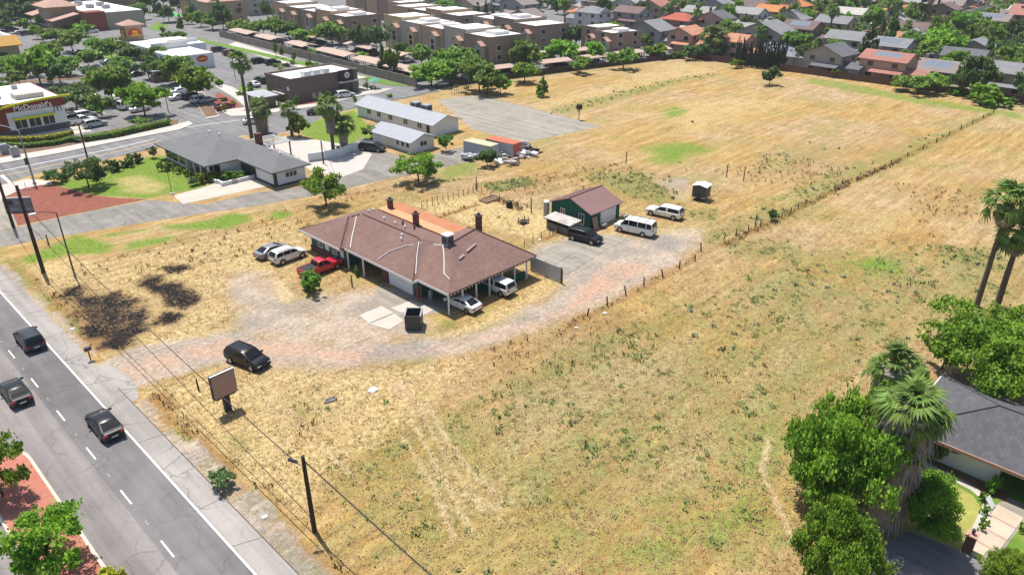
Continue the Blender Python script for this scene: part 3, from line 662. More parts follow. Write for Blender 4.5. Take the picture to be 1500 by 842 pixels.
for pts in ([(68,158),(71,158),(80,185),(77,186)], [(52,178),(54.5,178),(58,215),(55,215)], [(38,205),(60,200),(61,203),(39,208)], [(62,195),(80,188),(81,191),(63,198)],
            [(86,176),(100,175),(101,177.5),(87,178.5)], [(40,232),(75,222),(76,226),(41,236)], [(55,262),(90,250),(91,254),(56,266)], [(100,186),(112,184),(112,187),(100,189)]):
    sheet('planter_island', pts, 0.13, 'kerb', t=1)
    cxp = sum(q[0] for q in pts)/4; cyp = sum(q[1] for q in pts)/4
    sheet('planter_soil', [(cxp+(a-cxp)*.93, cyp+(b-cyp)*.93) for a, b in pts], 0.145, 'lawn' if random.random() < 0.5 else 'brown_mulch')
mb = MB()
for k in range(40):
    for (xa, ya, dy) in ((56.5, 160+2.6*k*1, 4.5), (66, 164+2.6*k, 4.6)):
        if ya < 250: mb.add([(xa,ya,.012),(xa+4.8,ya+.8,.012),(xa+4.8,ya+.92,.012),(xa,ya+.12,.012)], [(0,1,2,3)])
tag(mb.build('stall_marks', 'faded_line'), kind='structure')
# apartment ground and neighbourhood ground beyond the field
fence_n = lambda x: 146.4 - (x - 123.4)*0.238          # far edge of the field
sheet('apartment_drive', [(127,148),(127,420),(330,420),(330,fence_n(330)+60),(208.5,fence_n(208.5)+.3)], 0.002, 'lot_asphalt')
sheet('yards', [(208.2,-220),(208.2,fence_n(208.2)+.3),(330,170),(330,420),(900,420),(900,-220)], -0.02, M('yard_soil', (0.20, 0.175, 0.12), 0.95, 0.3, 0.12, dirt=((0.09, 0.13, 0.03), 0.06, 0.9)))
for xs in (246, 292, 338, 384, 430): sheet('neighbourhood_street', [(xs,-120),(xs+8,-120),(xs+8,260),(xs,260)], -0.012, 'lot_asphalt')
# bottom corner: neighbours' lane and driveway
sheet('yards', [(46,-14),(46.5,9),(70,11.5),(70,-14)], 0.004, 'lawn')
sheet('front_lawn', GP([(1338,686),(1390,706),(1425,725),(1440,748),(1412,812),(1350,790),(1300,770)]), 0.010, M('dry_lawn', (0.30, 0.29, 0.075), 0.95, 0.25, 0.8, dirt=((0.16, 0.20, 0.04), 0.6, 0.6)))
sheet('cul_de_sac', GP([(1270,842),(1300,790),(1335,778),(1410,806),(1460,842),(1520,900),(1200,900)]), 0.014, 'lot_asphalt')
sheet('flower_bed', GP([(1340,676),(1395,700),(1440,722),(1472,735),(1480,722),(1350,668)]), 0.014, 'brown_mulch')
M('slab_a', (0.44, 0.37, 0.28), 0.9, 0.12, 1.0); M('slab_b', (0.47, 0.40, 0.31), 0.9, 0.12, 1.0); M('slab_strip', (0.45, 0.26, 0.20), 0.9, 0.12, 1.0)
drv = MB().prism(GP([(1404,811),(1438,750),(1478,728),(1515,745),(1448,834)]), -0.02, 0.012).build('driveway', 'tan_asphalt'); drv['kind'] = 'structure'
A0, A1 = G(1412, 808), G(1447, 828); B0, B1 = G(1462, 738), G(1500, 758)
for k in range(4):
    t0, t1 = k/4 + 0.012, (k+1)/4 - 0.012
    lerp = lambda a, b, t: (a[0] + (b[0]-a[0])*t, a[1] + (b[1]-a[1])*t)
    MB().prism([lerp(A0,B0,t0), lerp(A1,B1,t0), lerp(A1,B1,t1), lerp(A0,B0,t1)], 0.0, 0.05).build('slab', 'slab_a' if k % 2 else 'slab_b', drv)
    if k: MB().prism([lerp(A0,B0,t0-.022), lerp(A1,B1,t0-.022), lerp(A1,B1,t0-.002), lerp(A0,B0,t0-.002)], 0.0, 0.046).build('brick_strip', 'slab_strip', drv)
wp = GP([(1340,672),(1390,697),(1426,716),(1440,728),(1448,738),(1437,762),(1424,790)])
mb = MB()
for (a, b), (c2, d2) in zip(wp, wp[1:]):
    L = math.hypot(c2-a, d2-b); nxv, nyv = -(d2-b)/L*0.3, (c2-a)/L*0.3
    mb.prism([(a-nxv,b-nyv),(c2-nxv,d2-nyv),(c2+nxv,d2+nyv),(a+nxv,b+nyv)], 0, 0.03 + 0.002*random.random())
tag(mb.build('garden_path', 'concrete'), kind='structure')
# concrete pads at the green house
pads = MB().prism([(40.4,58.6),(47.5,54.6),(48,60),(44.9,66)], -0.02, 0.006).build('front_pad', 'tan_asphalt'); pads['kind'] = 'structure'
for q in ([(527,462),(558,448),(577,458),(540,474)], [(541,475),(578,460),(592,470),(570,483)], [(572,452),(600,441),(612,447),(588,458)], [(602,440),(640,452),(612,466),(590,458)]):
    MB().prism(GP(q), 0.0, 0.035 + 0.01*random.random()).build('slab', 'concrete', pads)
pads = MB().prism(GP([(775,385),(800,365),(850,345),(905,345),(925,352),(880,372),(830,396)]), -0.02, 0.006).build('rear_pad', 'tan_asphalt'); pads['kind'] = 'structure'
for q in ([(786,380),(812,365),(834,375),(806,392)], [(814,364),(840,350),(862,359),(836,374)], [(808,393),(836,376),(860,384),(832,402)], [(838,375),(866,360),(888,366),(862,383)], [(868,358),(900,349),(916,353),(890,365)]):
    MB().prism(GP(q), 0.0, 0.03 + 0.01*random.random()).build('slab', 'tan_asphalt', pads)

# ------------------------------------------------------------------ buildings
M('brown_shingle', (0.190, 0.114, 0.096), 0.9, 0.16, 0.6, dirt=((0.135, 0.080, 0.072), 0.3, 0.8), bump=0.4, tiles=0.11)
M('brown_ridge', (0.115, 0.066, 0.058), 0.9, 0.15, 2)
M('terracotta', (0.40, 0.165, 0.085), 0.9, 0.12, 0.6); M('sand_roof', (0.50, 0.285, 0.150), 0.9, 0.12, 0.6, dirt=((0.40, 0.20, 0.11), 0.5, 0.5))
M('teal_wall', (0.030, 0.105, 0.105), 0.8, 0.1, 1.0); M('green_wall', (0.008, 0.105, 0.072), 0.75, 0.08, 1.0)
M('white_paint', (0.76, 0.76, 0.74), 0.6, 0.06, 1.0); M('white_wall', (0.70, 0.70, 0.71), 0.8, 0.06, 0.6); M('white_metal', (0.72, 0.73, 0.75), 0.5, 0.05, 1.0)
M('red_brick', (0.15, 0.056, 0.046), 0.9, 0.3, 4.0); M('window_glass', (0.022, 0.027, 0.032), 0.12, 0.2, 0.5, spec=0.6)
M('grey_shingle', (0.155, 0.158, 0.160), 0.9, 0.14, 0.8, dirt=((0.115, 0.117, 0.12), 0.4, 0.6), bump=0.4, tiles=0.07); M('slate_shingle', (0.092, 0.092, 0.102), 0.9, 0.2, 1.5, bump=0.5, tiles=0.12)
M('pale_roof', (0.335, 0.350, 0.375), 0.75, 0.06, 0.5, streak=((0.30, 0.315, 0.34), (0.2, 1.0, 1))); M('flat_roof', (0.74, 0.72, 0.70), 0.8, 0.08, 0.3, dirt=((0.56, 0.54, 0.52), 0.15, 0.6))
M('dark_trim', (0.055, 0.050, 0.048), 0.8, 0.1); M('grey_metal', (0.30, 0.31, 0.33), 0.5, 0.12, 1.5, metal=0.3); M('dark_metal', (0.06, 0.062, 0.066), 0.5, 0.1)
M('grey_block', (0.16, 0.155, 0.14), 0.9, 0.25, 1.5); M('raw_board', (0.34, 0.23, 0.15), 0.9, 0.2, 2.0); M('dark_wood', (0.055, 0.040, 0.030), 0.9, 0.3, 2.5); M('fence_wood', (0.105, 0.060, 0.045), 0.9, 0.3, 1.5)
M('old_sheet', (0.44, 0.40, 0.37), 0.8, 0.25, 0.8, dirt=((0.20, 0.14, 0.11), 0.9, 0.95))
M('rust_red', (0.46, 0.12, 0.07), 0.8, 0.18, 0.7, dirt=((0.50, 0.25, 0.17), 0.4, 0.7)); M('container_grey', (0.42, 0.44, 0.46), 0.7, 0.1, 0.8); M('tan_steel', (0.52, 0.41, 0.28), 0.75, 0.12, 0.8)

def window(parent, x0, y0, x1, y1, z0, z1, frame='white_paint', face='y-', glass='window_glass', mull=0):
    """window on a wall plane: frame part with its pane; face = side of the wall the window looks out of"""
    fr = MB(); t = 0.09
    ax = face[0]; s = -1 if face[1] == '-' else 1
    if ax == 'y':
        y = y0
        fr.box(x0-.08, min(y, y+s*.06), z0-.08, x0, max(y, y+s*.06), z1+.08); fr.box(x1, min(y, y+s*.06), z0-.08, x1+.08, max(y, y+s*.06), z1+.08)
        fr.box(x0, min(y, y+s*.06), z1, x1, max(y, y+s*.06), z1+.08); fr.box(x0, min(y, y+s*.08), z0-.08, x1, max(y, y+s*.08), z0)
        for k in range(mull):
            xm = x0 + (x1-x0)*(k+1)/(mull+1); fr.box(xm-.04, min(y, y+s*.06), z0, xm+.04, max(y, y+s*.06), z1)
        o = fr.build('window', frame, parent)
        MB().box(x0, min(y+s*.004, y+s*.03), z0, x1, max(y+s*.004, y+s*.03), z1).build('pane', glass, o)
    else:
        x = x0
        fr.box(min(x, x+s*.06), y0-.08, z0-.08, max(x, x+s*.06), y0, z1+.08); fr.box(min(x, x+s*.06), y1, z0-.08, max(x, x+s*.06), y1+.08, z1+.08)
        fr.box(min(x, x+s*.06), y0, z1, max(x, x+s*.06), y1, z1+.08); fr.box(min(x, x+s*.08), y0, z0-.08, max(x, x+s*.08), y1, z0)
        for k in range(mull):
            ym = y0 + (y1-y0)*(k+1)/(mull+1); fr.box(min(x, x+s*.06), ym-.04, z0, max(x, x+s*.06), ym+.04, z1)
        o = fr.build('window', frame, parent)
        MB().box(min(x+s*.004, x+s*.03), y0, z0, max(x+s*.004, x+s*.03), y1, z1).build('pane', glass, o)
    return o
def door(parent, x0, y0, x1, y1, z1, mat, face='y-', z0=0.05, handle=True):
    s = -1 if face[1] == '-' else 1
    mb = MB()
    if face[0] == 'y': mb.box(x0, min(y0, y0+s*.07), z0, x1, max(y0, y0+s*.07), z1)
    else: mb.box(min(x0, x0+s*.07), y0, z0, max(x0, x0+s*.07), y1, z1)
    o = mb.build('door', mat, parent)
    if handle:
        if face[0] == 'y': MB().box(x1-.2, min(y0+s*.07, y0+s*.14), 1.0, x1-.1, max(y0+s*.07, y0+s*.14), 1.1).build('handle', 'dark_metal', o)
        else: MB().box(min(x0+s*.07, x0+s*.14), y1-.2, 1.0, max(x0+s*.07, x0+s*.14), y1-.1, 1.1).build('handle', 'dark_metal', o)
    return o
def vent(parent, x, y, z, r=0.13, h=0.45, mat='white_paint'):
    MB().tube((x,y,z-.3),(x,y,z+h), r, r, 8).tube((x,y,z+h),(x,y,z+h+.1), r*1.5, r*1.2, 8).build('vent', mat, parent)
def chimney(parent, x, y, z0, z1, w=0.55, d=0.55, mat='red_brick', cap=True):
    o = MB().box(x-w, y-d, z0, x+w, y+d, z1).build('chimney', mat, parent)
    if cap: MB().box(x-w-.08, y-d-.08, z1, x+w+.08, y+d+.08, z1+.14).box(x-w*.5, y-d*.5, z1+.14, x+w*.5, y+d*.5, z1+.42).build('cap', 'dark_metal', o)
    return o

# ---- the long green house
h = thing('house', 'long teal house with brown hipped roof, brick skirt and open carport in the dry field', 'house', (50, 66, 0))
RX0, RX1, RY0, RY1 = 45.2, 56.0, 59.2, 81.2
w = MB(); w.box(46.4, 59.9, 0, 55.3, 66.6, 2.75); w.box(48.9, 66.6, 0, 55.3, 72.8, 2.75); w.box(45.5, 72.8, 0, 55.3, 80.6, 2.75)
w.box(48.0, 59.0, 0, 59.3, 65.5, 2.7); w.box(55.3, 65.6, 0, 58.9, 79.4, 2.8)
w.build('wall', 'teal_wall', h)
w = MB(); w.box(47.9, 58.94, 0, 59.36, 59.0, 2.55); w.box(52.8, 54.75, 0, 58.7, 54.9, 0.95); w.box(52.75, 54.75, 0, 52.9, 59, 0.95); w.build('carport_wall', 'green_wall', h)
bk = MB(); bk.box(45.36, 72.8, 0, 45.5, 80.72, 0.75); bk.box(45.5, 80.6, 0, 55.3, 80.72, 0.745); bk.build('brick_skirt', 'red_brick', h)
for q in ((46.3, 65.5, 0, 46.42, 66.6, 1.4), (46.3, 59.85, 0, 46.42, 60.5, 1.0)): MB().box(*q).build('brick_pier', 'red_brick', h)
rf = MB(); rf.hip(RX0, RY0, RX1, RY1, 2.8, 2.0, 'y', 0.18)
rf.hip(44.6, 72.5, 55.6, 81.75, 2.80, 1.72, 'x', 0.16, True, True)
ea, eb, ec, ed, e0, e1 = (45.9,54.0,2.78), (59.9,54.0,2.78), (60.4,66.7,2.78), (45.9,66.7,2.78), (52.25,60.35,5.03), (56.6,61.2,5.1)
for q in ([ea,eb,e1,e0], [ed,e0,e1,ec], [ea,e0,ed], [eb,ec,e1]): rf.slab(q, 0.18)
roof = rf.build('roof', 'brown_shingle', h)
rd = MB()
for a, b in (((50.6,64.6,4.83),(50.6,75.8,4.83)), ((45.2,59.2,2.83),(50.6,64.6,4.83)), ((44.6,72.5,2.83),(49.2,77.1,4.55)), ((52.25,60.35,5.06),(56.6,61.2,5.13)), ((56.6,61.2,5.13),(59.9,54.0,2.81)), ((56.6,61.2,5.13),(60.4,66.7,2.81)), ((44.6,81.75,2.83),(50.4,76.3,4.7))):
    rd.tube(a, b, 0.09, 0.09, 6)
rd.build('ridge_cap', 'brown_ridge', roof)
fb = MB(); fb.box(45.16, 59.15, 2.50, 45.24, 72.5, 2.78); fb.box(44.55, 72.45, 2.52, 44.62, 81.8, 2.79); fb.box(45.2, 59.12, 2.5, 46.0, 59.2, 2.78); fb.box(45.86, 54, 2.48, 45.93, 59.1, 2.76); fb.build('fascia', 'white_paint', h)
MB().slab([(56.0,66.0,3.02),(57.6,66.0,3.06),(57.6,80.2,3.06),(56.0,80.2,3.02)], 0.2).build('flat_roof', 'sand_roof', h)
MB().slab([(57.62,65.9,3.07),(59.6,65.9,3.05),(59.6,79.9,3.05),(57.62,79.9,3.07)], 0.2).build('flat_roof', 'terracotta', h)
for x, y, z1 in ((57.3, 79.0, 4.2), (55.9, 71.7, 4.5), (58.6, 62.6, 5.9)): chimney(h, x, y, 2.6, z1, 0.30, 0.30)
for x, y, z in ((51.9,73.1,4.5), (52.0,70.9,4.45), (52.0,69.0,4.45), (49.9,66.9,4.6), (49.4,66.4,4.4), (53.0,78.0,3.9), (54.5,79,3.4)): vent(h, x, y, z, 0.10, 0.22)
for x, y, z in ((53.6,71.5,3.9), (53.8,69.4,3.8)): vent(h, x, y, z, 0.12, 0.24, 'dark_metal')
ac = MB().box(51.3, 60.2, 4.6, 52.3, 61.2, 6.0).build('cooler', 'grey_metal', h)
MB().box(51.24, 60.14, 6.0, 52.36, 61.26, 6.09).build('lid', 'white_paint', ac); MB().box(51.4, 60.16, 5.0, 52.2, 60.2, 5.8).box(51.26, 60.3, 5.0, 51.3, 61.1, 5.8).build('louvre', 'dark_metal', ac)
rz = lambda x, y: 2.80 + 2.28*max(0, min(x-45.9, (60.2-x)*1.75, y-54.0, 66.7-y))/6.35
rm = lambda x, y: 2.82 + 2.0*max(0, min(x-RX0, RX1-x, y-RY0, RY1-y))/5.4
for pts, f in (([(51.2,60.9),(50.2,59.6),(49.0,58.2),(47.9,57.0),(47.5,55.6)], rz), ([(45.6,66.3),(47.3,66.1),(48.9,64.9),(50.3,63.6)], rm), ([(46.2,59.9),(48.2,62.1),(50.1,64.0)], rm), ([(45.5,71.6),(47.1,73.4),(48.6,74.9),(49.9,76.3)], lambda x, y: max(rm(x,y), 2.82+1.72*max(0,min(x-44.6, y-72.5))/4.62)), ([(51.3,60.8),(51.2,62.4),(52.0,63.8)], rz)):
    MB().path([(x, y, f(x, y)+.07) for x, y in pts], 0.05, 5).build('cable', 'white_paint', h)
MB().slab([(50.9,57.6,rz(50.9,57.6)+.05),(51.9,57.9,rz(51.9,57.9)+.05),(51.9,58.2,rz(51.9,58.2)+.05),(50.9,57.9,rz(50.9,57.9)+.05)], .03).slab([(52.6,58.2,rz(52.6,58.2)+.05),(54.6,58.8,rz(54.6,58.8)+.05),(54.6,59.0,rz(54.6,59)+.05),(52.6,58.5,rz(52.6,58.5)+.05)], .03).build('roof_patch', M('patch_grey', (0.30, 0.24, 0.23), 0.9), h)
for x, y in ((45.4, 72.2), (45.4, 69.0)): MB().box(x-.08, y-.08, 0, x+.08, y+.08, 2.62).build('porch_post', 'white_paint', h)
for k in range(7):
    x = 46.2 + 2.07*k; MB().box(x-.07, 54.35, 0, x+.07, 54.49, 2.6).build('carport_post', 'white_paint', h)
rt = MB()
for k in range(26): rt.box(46.3+.52*k, 54.02, 2.42, 46.38+.52*k, 54.5, 2.60)
o = rt.build('rafter_tails', 'white_paint', h); o['kind'] = 'stuff'
gd = MB().box(46.30, 60.8, 0.05, 46.40, 65.2, 2.35).build('garage_door', 'white_wall', h)
for k in range(4):
    for q in range(1): MB().box(46.27, 60.86, 0.1+.56*k, 46.30, 65.14, 0.62+.56*k).build('panel', 'white_wall', gd)
for y0, y1 in ((78.0, 79.0), (74.7, 75.7)): window(h, 45.5, y0, 45.5, y1, 1.05, 1.95, face='x-', mull=1)
for y0, y1 in ((73.2,73.9),(76.4,77.3)): MB().box(45.42, y0, 1.1, 45.49, y1, 2.1).build('shutter', 'white_paint', h)
window(h, 48.9, 69.2, 48.9, 71.6, 0.9, 2.1, face='x-', mull=2); door(h, 48.9, 67.3, 48.9, 68.3, 2.1, 'dark_wood', 'x-')
window(h, 53.4, 58.94, 55.2, 58.94, 1.0, 2.1, face='y-', mull=1); window(h, 56.4, 58.94, 58.0, 58.94, 1.0, 2.1, face='y-', mull=1); door(h, 50.2, 58.94, 51.2, 58.94, 2.1, 'white_paint', 'y-')
# porch things
ld = thing('ladder', 'rusty orange step ladder leaning on the garage corner', 'ladder', (46.2, 59.3, 0))
for dx in (0, .5): MB().tube((45.7+dx*.2, 59.2-dx, 0), (46.1+dx*.2, 59.6-dx, 2.0), .04).build('rail', M('rust_paint', (0.33, 0.10, 0.05), 0.8), ld)
for k in range(6): z = .3 + .28*k; MB().tube((45.7+z*.2, 59.2+z*.2, z), (45.8+z*.2, 58.7+z*.2, z), .025).build('rung', 'rust_paint', ld)
wh = thing('gas_cylinder', 'pale grey cylinder standing beside the ladder by the green wall', 'cylinder', (47.2, 58.7, 0))
MB().tube((47.2,58.7,0),(47.2,58.7,1.05),.27,.27,12).tube((47.2,58.7,1.05),(47.2,58.7,1.22),.27,.12,12).build('tank', 'grey_metal', wh); MB().tube((47.2,58.7,1.22),(47.2,58.7,1.36),.06).build('valve', 'dark_metal', wh)
# white panel screen at the carport end
sc = thing('panel_fence', 'pale grey sheet metal panel fence at the carport end', 'fence', (60.7, 53, 0))
for k in range(6):
    y = 55.6 - .8*k; MB().box(60.62 + .015*(k % 2), y-.79, .08, 60.67 + .015*(k % 2), y, 2.0).build('panel', 'container_grey', sc)
for y in (55.65, 53.2, 50.75): MB().box(60.69, y-.05, 0, 60.79, y+.05, 2.05).build('post', 'dark_wood', sc)
# ---- green barn
BX0, BX1, BY0, BY1 = 76.3, 83.0, 58.8, 66.0
h = thing('barn', 'green metal barn with brown gabled roof and wide white roller door', 'barn', (79.5, 62.4, 0))
w = MB().gwall(BX0, BY0, BX1, BY1, 0, 2.35, 1.45, 'x').build('wall', 'green_wall', h)
rf = MB(); rf.hip(BX0-.35, BY0-.35, BX1+.35, BY1+.35, 2.32, 1.56, 'x', 0.12, False, False); roof = rf.build('roof', M('barn_roof', (0.235, 0.140, 0.130), 0.7, 0.1, 0.6), h)
rb = MB()
for k in range(18):
    x = BX0 - .2 + k*.41
    for ya, yb in ((BY0-.35, 62.4), (BY1+.35, 62.4)): rb.slab([(x,ya,2.345),(x+.05,ya,2.345),(x+.05,yb,3.905),(x,yb,3.905)], .03)
rb.tube((BX0-.36,62.4,3.93),(BX1+.36,62.4,3.93),.08); o = rb.build('rib', 'barn_roof', roof); o['kind'] = 'stuff'
gd = MB().box(78.4, 58.66, .05, 81.9, 58.78, 2.15).build('roller_door', 'white_wall', h)
for k in range(7): MB().box(78.42, 58.62, .1+.29*k, 81.88, 58.66, .35+.29*k).build('slat', 'white_wall', gd)
window(h, BX0, 60.0, BX0, 60.8, .35, 1.9, face='x-', mull=1); window(h, BX0, 63.5, BX0, 64.2, 1.1, 1.8, face='x-', mull=1)
sh = thing('coop', 'low grey block shed with bleached sheet roof against the green barn', 'shed', (73.4, 61.5, 0))
w = MB(); w.box(72.5, 59.6, 0, 72.68, 63.4, 0.95); w.box(72.5, 59.4, 0, 74.3, 59.6, 1.6); w.box(72.5, 63.4, 0, 74.3, 63.6, 1.6); w.box(74.12, 59.6, 0, 74.3, 63.4, 1.6); w.build('wall', 'grey_block', sh)
for k in range(5): y = 59.7 + .9*k; MB().box(72.52, y, .95, 72.66, y+.14, 1.6).build('post', 'dark_wood', sh)
for k in range(5): y = 59.0 + .98*k; MB().slab([(72.1,y,1.66),(74.6,y,1.84),(74.6,y+.97,1.84),(72.1,y+.97,1.66)], .06).build('roof_sheet', 'old_sheet', sh)
wt = thing('water_tank', 'grey upright water tank behind the block shed', 'tank', (75.4, 66.2, 0)); MB().tube((75.4,66.2,0),(75.4,66.2,2.5),.42,.42,14).build('drum', 'grey_metal', wt); MB().tube((75.4,66.2,2.5),(75.4,66.2,2.64),.45,.3,14).build('lid', 'white_metal', wt)
bd = thing('plywood_sheet', 'tan plywood sheet leaning on the barn beside its roller door', 'board', (76.9, 58.3, 0)); MB().slab([(76.4,58.1,.02),(77.5,58.1,.02),(77.5,58.65,1.75),(76.4,58.65,1.75)], .05).build('board', 'raw_board', bd)
for (x, y), nm, lb in (((78.0,57.9), 'barrow', 'grey wheelbarrow parked beside the plywood sheet'), ((82.8,57.8), 'barrow', 'grey wheelbarrow at the far end of the white roller door')):
    t = thing(nm, lb, 'wheelbarrow', (x, y, 0)); MB().slab([(x-.4,y-.3,.62),(x+.5,y-.36,.62),(x+.5,y+.36,.62),(x-.4,y+.3,.62)], .3).build('tray', 'grey_metal', t)
    MB().tube((x+.55,y-.05,.2),(x+.55,y+.05,.2),.2,.2,10).build('wheel', 'rubber', t)
    for s in (-.28, .28): MB().tube((x-.9,y+s,.6),(x+.5,y+s*.3,.25),.025).build('handle', 'dark_wood', t)
# ---- grey roofed bungalow with patio (top left)
h = thing('bungalow', 'white bungalow with grey hipped roof and planted patio by the side lane', 'house', (55, 120, 0))
w = MB(); w.box(55.1, 106.4, 0, 60.6, 122, 2.6); w.box(51.5, 117.6, 0, 60.6, 135.5, 2.6); w.box(49.6, 126, 0, 51.5, 135.2, 2.6); w.build('wall', 'white_wall', h)
MB().box(55.06, 106.36, 0, 60.64, 106.4, .3).box(55.04, 106.4, 0, 55.1, 117, .3).build('plinth', 'dark_trim', h)
MB().box(55.02, 106.34, .3, 55.4, 106.9, 2.6).build('corner_panel', 'dark_trim', h)
MB().hip(48.4, 116.7, 61.2, 136.5, 2.75, 2.15, 'y', .2).hip(54.2, 105.6, 61.4, 126.6, 2.75, 1.55, 'y', .2).build('roof', 'grey_shingle', h)
chimney(h, 60.9, 121.5, 2.4, 5.0, .5, .5, cap=False)
for x, y, z in ((55.6,129,4.7),(56,126,4.7),(58.4,113,4.1),(58.5,110,4.0)): vent(h, x, y, z, .15, .3)
window(h, 57.0, 106.4, 59.0, 106.4, 1.25, 2.05, face='y-', mull=2)
for y in (127.0, 130.0, 132.6): MB().box(49.52, y, .5, 49.59, y+2.2, 2.3).build('window', 'window_glass', h)
for y in (117.9, 120.7, 123.3): MB().box(51.40, y, .3, 51.49, y+2.3, 2.4).build('window', 'window_glass', h)
for y in (117.6, 120.4, 123.0, 126): MB().box(49.2, y-.12, 0, 49.45, y+.12, 2.6).build('porch_post', 'white_paint', h)
MB().box(55.0, 112.6, .1, 55.08, 117.5, 2.5).build('porch_shade_sheet', 'window_glass', h)  # dark sheet standing in for the shade of the open patio recess
pw = thing('planter_wall', 'low white planter wall along the bungalow patio', 'wall', (53, 113.5, 0)); MB().box(49.2, 115.2, 0, 49.45, 119, .6).box(49.45, 113.4, 0, 49.7, 115.4, .6).box(49.2, 113.2, 0, 55, 113.45, .6).build('wall', 'white_wall', pw); MB().box(51.0, 113.12, 0, 51.9, 113.2, .75).build('plaque', 'concrete', pw)
# patio pergola and curved garden wall
pg = thing('pergola', 'pale slatted pergola frame behind the grey roofed bungalow', 'pergola', (64.5, 124, 0))
for x, y in ((62.5,121),(62.5,127),(66.5,121),(66.5,127)): MB().box(x-.1, y-.1, 0, x+.1, y+.1, 2.5).build('post', 'dark_trim', pg)
for k in range(7): y = 121 + k; MB().box(62, y-.06, 2.5, 67, y+.06, 2.66).build('beam', 'white_paint', pg)
MB().box(62.3, 120.9, 2.36, 62.5, 127.2, 2.5).box(66.5, 120.9, 2.36, 66.7, 127.2, 2.5).build('bearer', 'white_paint', pg)
gw = thing('garden_wall', 'curved white garden wall between patio and side lane', 'wall', (68, 111, 0))
pts = GP([(452,237),(475,234),(500,229),(515,222),(531,220)]); mb = MB()
for (a, b), (c2, d2) in zip(pts, pts[1:]):
    L = math.hypot(c2-a, d2-b); nxv, nyv = -(d2-b)/L*.12, (c2-a)/L*.12
    mb.prism([(a-nxv,b-nyv),(c2-nxv,d2-nyv),(c2+nxv,d2+nyv),(a+nxv,b+nyv)], 0, 1.5)
mb.build('wall', 'white_wall', gw)
# ---- two low white halls with pale grey roofs
h = thing('hall', 'long white hall with pale grey gabled roof and two roof coolers', 'hall', (96, 124, 0))
MB().gwall(92.6, 111.6, 99.4, 137, 0, 2.5, 1.2, 'y').build('wall', 'white_wall', h)
MB().hip(92.0, 110.9, 100.0, 137.6, 2.45, 1.42, 'y', .14, False, False).build('roof', 'pale_roof', h)
for y in (121.3, 117.8): 
    o = MB().box(96.3, y, 3.2, 97.9, y+1.7, 4.6).build('cooler', 'grey_metal', h); MB().box(96.24, y+.15, 3.6, 96.3, y+1.5, 4.4).box(96.45, y-.05, 3.6, 97.7, y, 4.4).build('louvre', 'dark_metal', o)
for y in (115, 119.5, 124.5, 128.5, 132): window(h, 92.6, y, 92.6, y+1.3, 1.1, 2.1, face='x-', mull=1)
door(h, 92.6, 112.6, 92.6, 113.5, 2.1, 'dark_trim', 'x-')
h = thing('hall', 'small white hall with pale grey gabled roof beside the parked minivan', 'hall', (85, 111, 0))
MB().gwall(82.4, 105.6, 87.8, 117.6, 0, 2.2, 1.0, 'y').build('wall', 'white_wall', h)
MB().hip(81.7, 105.0, 88.5, 118.2, 2.15, 1.22, 'y', .14, False, False).build('roof', 'pale_roof', h)
for y in (106.3, 107.8, 109.3): window(h, 82.4, y, 82.4, y+.8, .9, 1.8, face='x-', mull=0)
window(h, 84.4, 105.6, 86.0, 105.6, 1.0, 1.8, face='y-', mull=1); door(h, 82.4, 113, 82.4, 114.4, 2.0, 'white_paint', 'x-')
# ---- fast food restaurant
h = thing('restaurant', 'restaurant with white flat roof, red fascia and yellow sweeping band by the street', 'restaurant', (38, 178, 0))
M('deep_red', (0.20, 0.035, 0.022), 0.7, 0.1, 1.0); M('band_yellow', (0.62, 0.62, 0.02), 0.5, 0.06); M('stone_grey', (0.10, 0.10, 0.11), 0.9, 0.25, 2.0)
MB().box(26, 171.6, 0, 45, 192, 5.2).build('wall', 'white_wall', h); MB().box(25.95, 171.5, 0, 45.05, 171.6, 1.2).box(45, 171.5, 0, 45.1, 192, 1.2).build('stone_base', 'stone_grey', h)
MB().box(25.9, 171.4, 4.7, 45.15, 192.1, 6.3).box(25.9, 171.1, 4.7, 34.0, 171.4, 6.6).build('fascia', 'deep_red', h); MB().box(26.2, 171.75, 6.0, 44.8, 191.8, 6.34).build('roof', 'flat_roof', h)
mb = MB()
for k in range(14):
    xa, xb = 28 + k*1.32, 28 + (k+1)*1.32; za, zb = [4.6 + 1.75*math.sin(min(1, max(0, (q-28)/15.5))*math.pi/2) for q in (xa, xb)]
    mb.add([(xa,171.05,za),(xb,171.05,zb),(xb,171.05,zb+.38),(xa,171.05,za+.38),(xa,171.38,za),(xb,171.38,zb),(xb,171.38,zb+.38),(xa,171.38,za+.38)], [(0,1,2,3),(7,6,5,4),(3,2,6,7),(0,4,5,1)])
mb.build('yellow_band', 'band_yellow', h)
MB().box(35.4, 171.0, 3.1, 43.0, 171.6, 3.5).build('awning', 'band_yellow', h)
for k in range(3): x = 35.6 + 2.5*k; window(h, x, 171.6, x+2.1, 171.6, 1.35, 3.0, face='y-', mull=1)
mb = MB(); mb.box(27, 171.44, 1.2, 34.5, 171.6, 4.6); mb.build('brown_panel', 'deep_red', h)
for x, y, a, b2, z in ((31,183,1.6,1.6,1.0),(33,187,1.2,1.6,.8),(40,186,1,1,.8),(30,177,1.6,1.2,1.1),(35,177.5,.8,.8,.6)): MB().box(x, y, 6.34, x+a, y+b2, 6.34+z).build('roof_unit', 'grey_metal', h)
MB().box(37.5, 174, 6.34, 42.6, 177.5, 7.3).build('roof_screen', 'pale_concrete', h); MB().box(26.2, 176, 6.3, 33, 176.3, 7.6).build('parapet', 'deep_red', h)
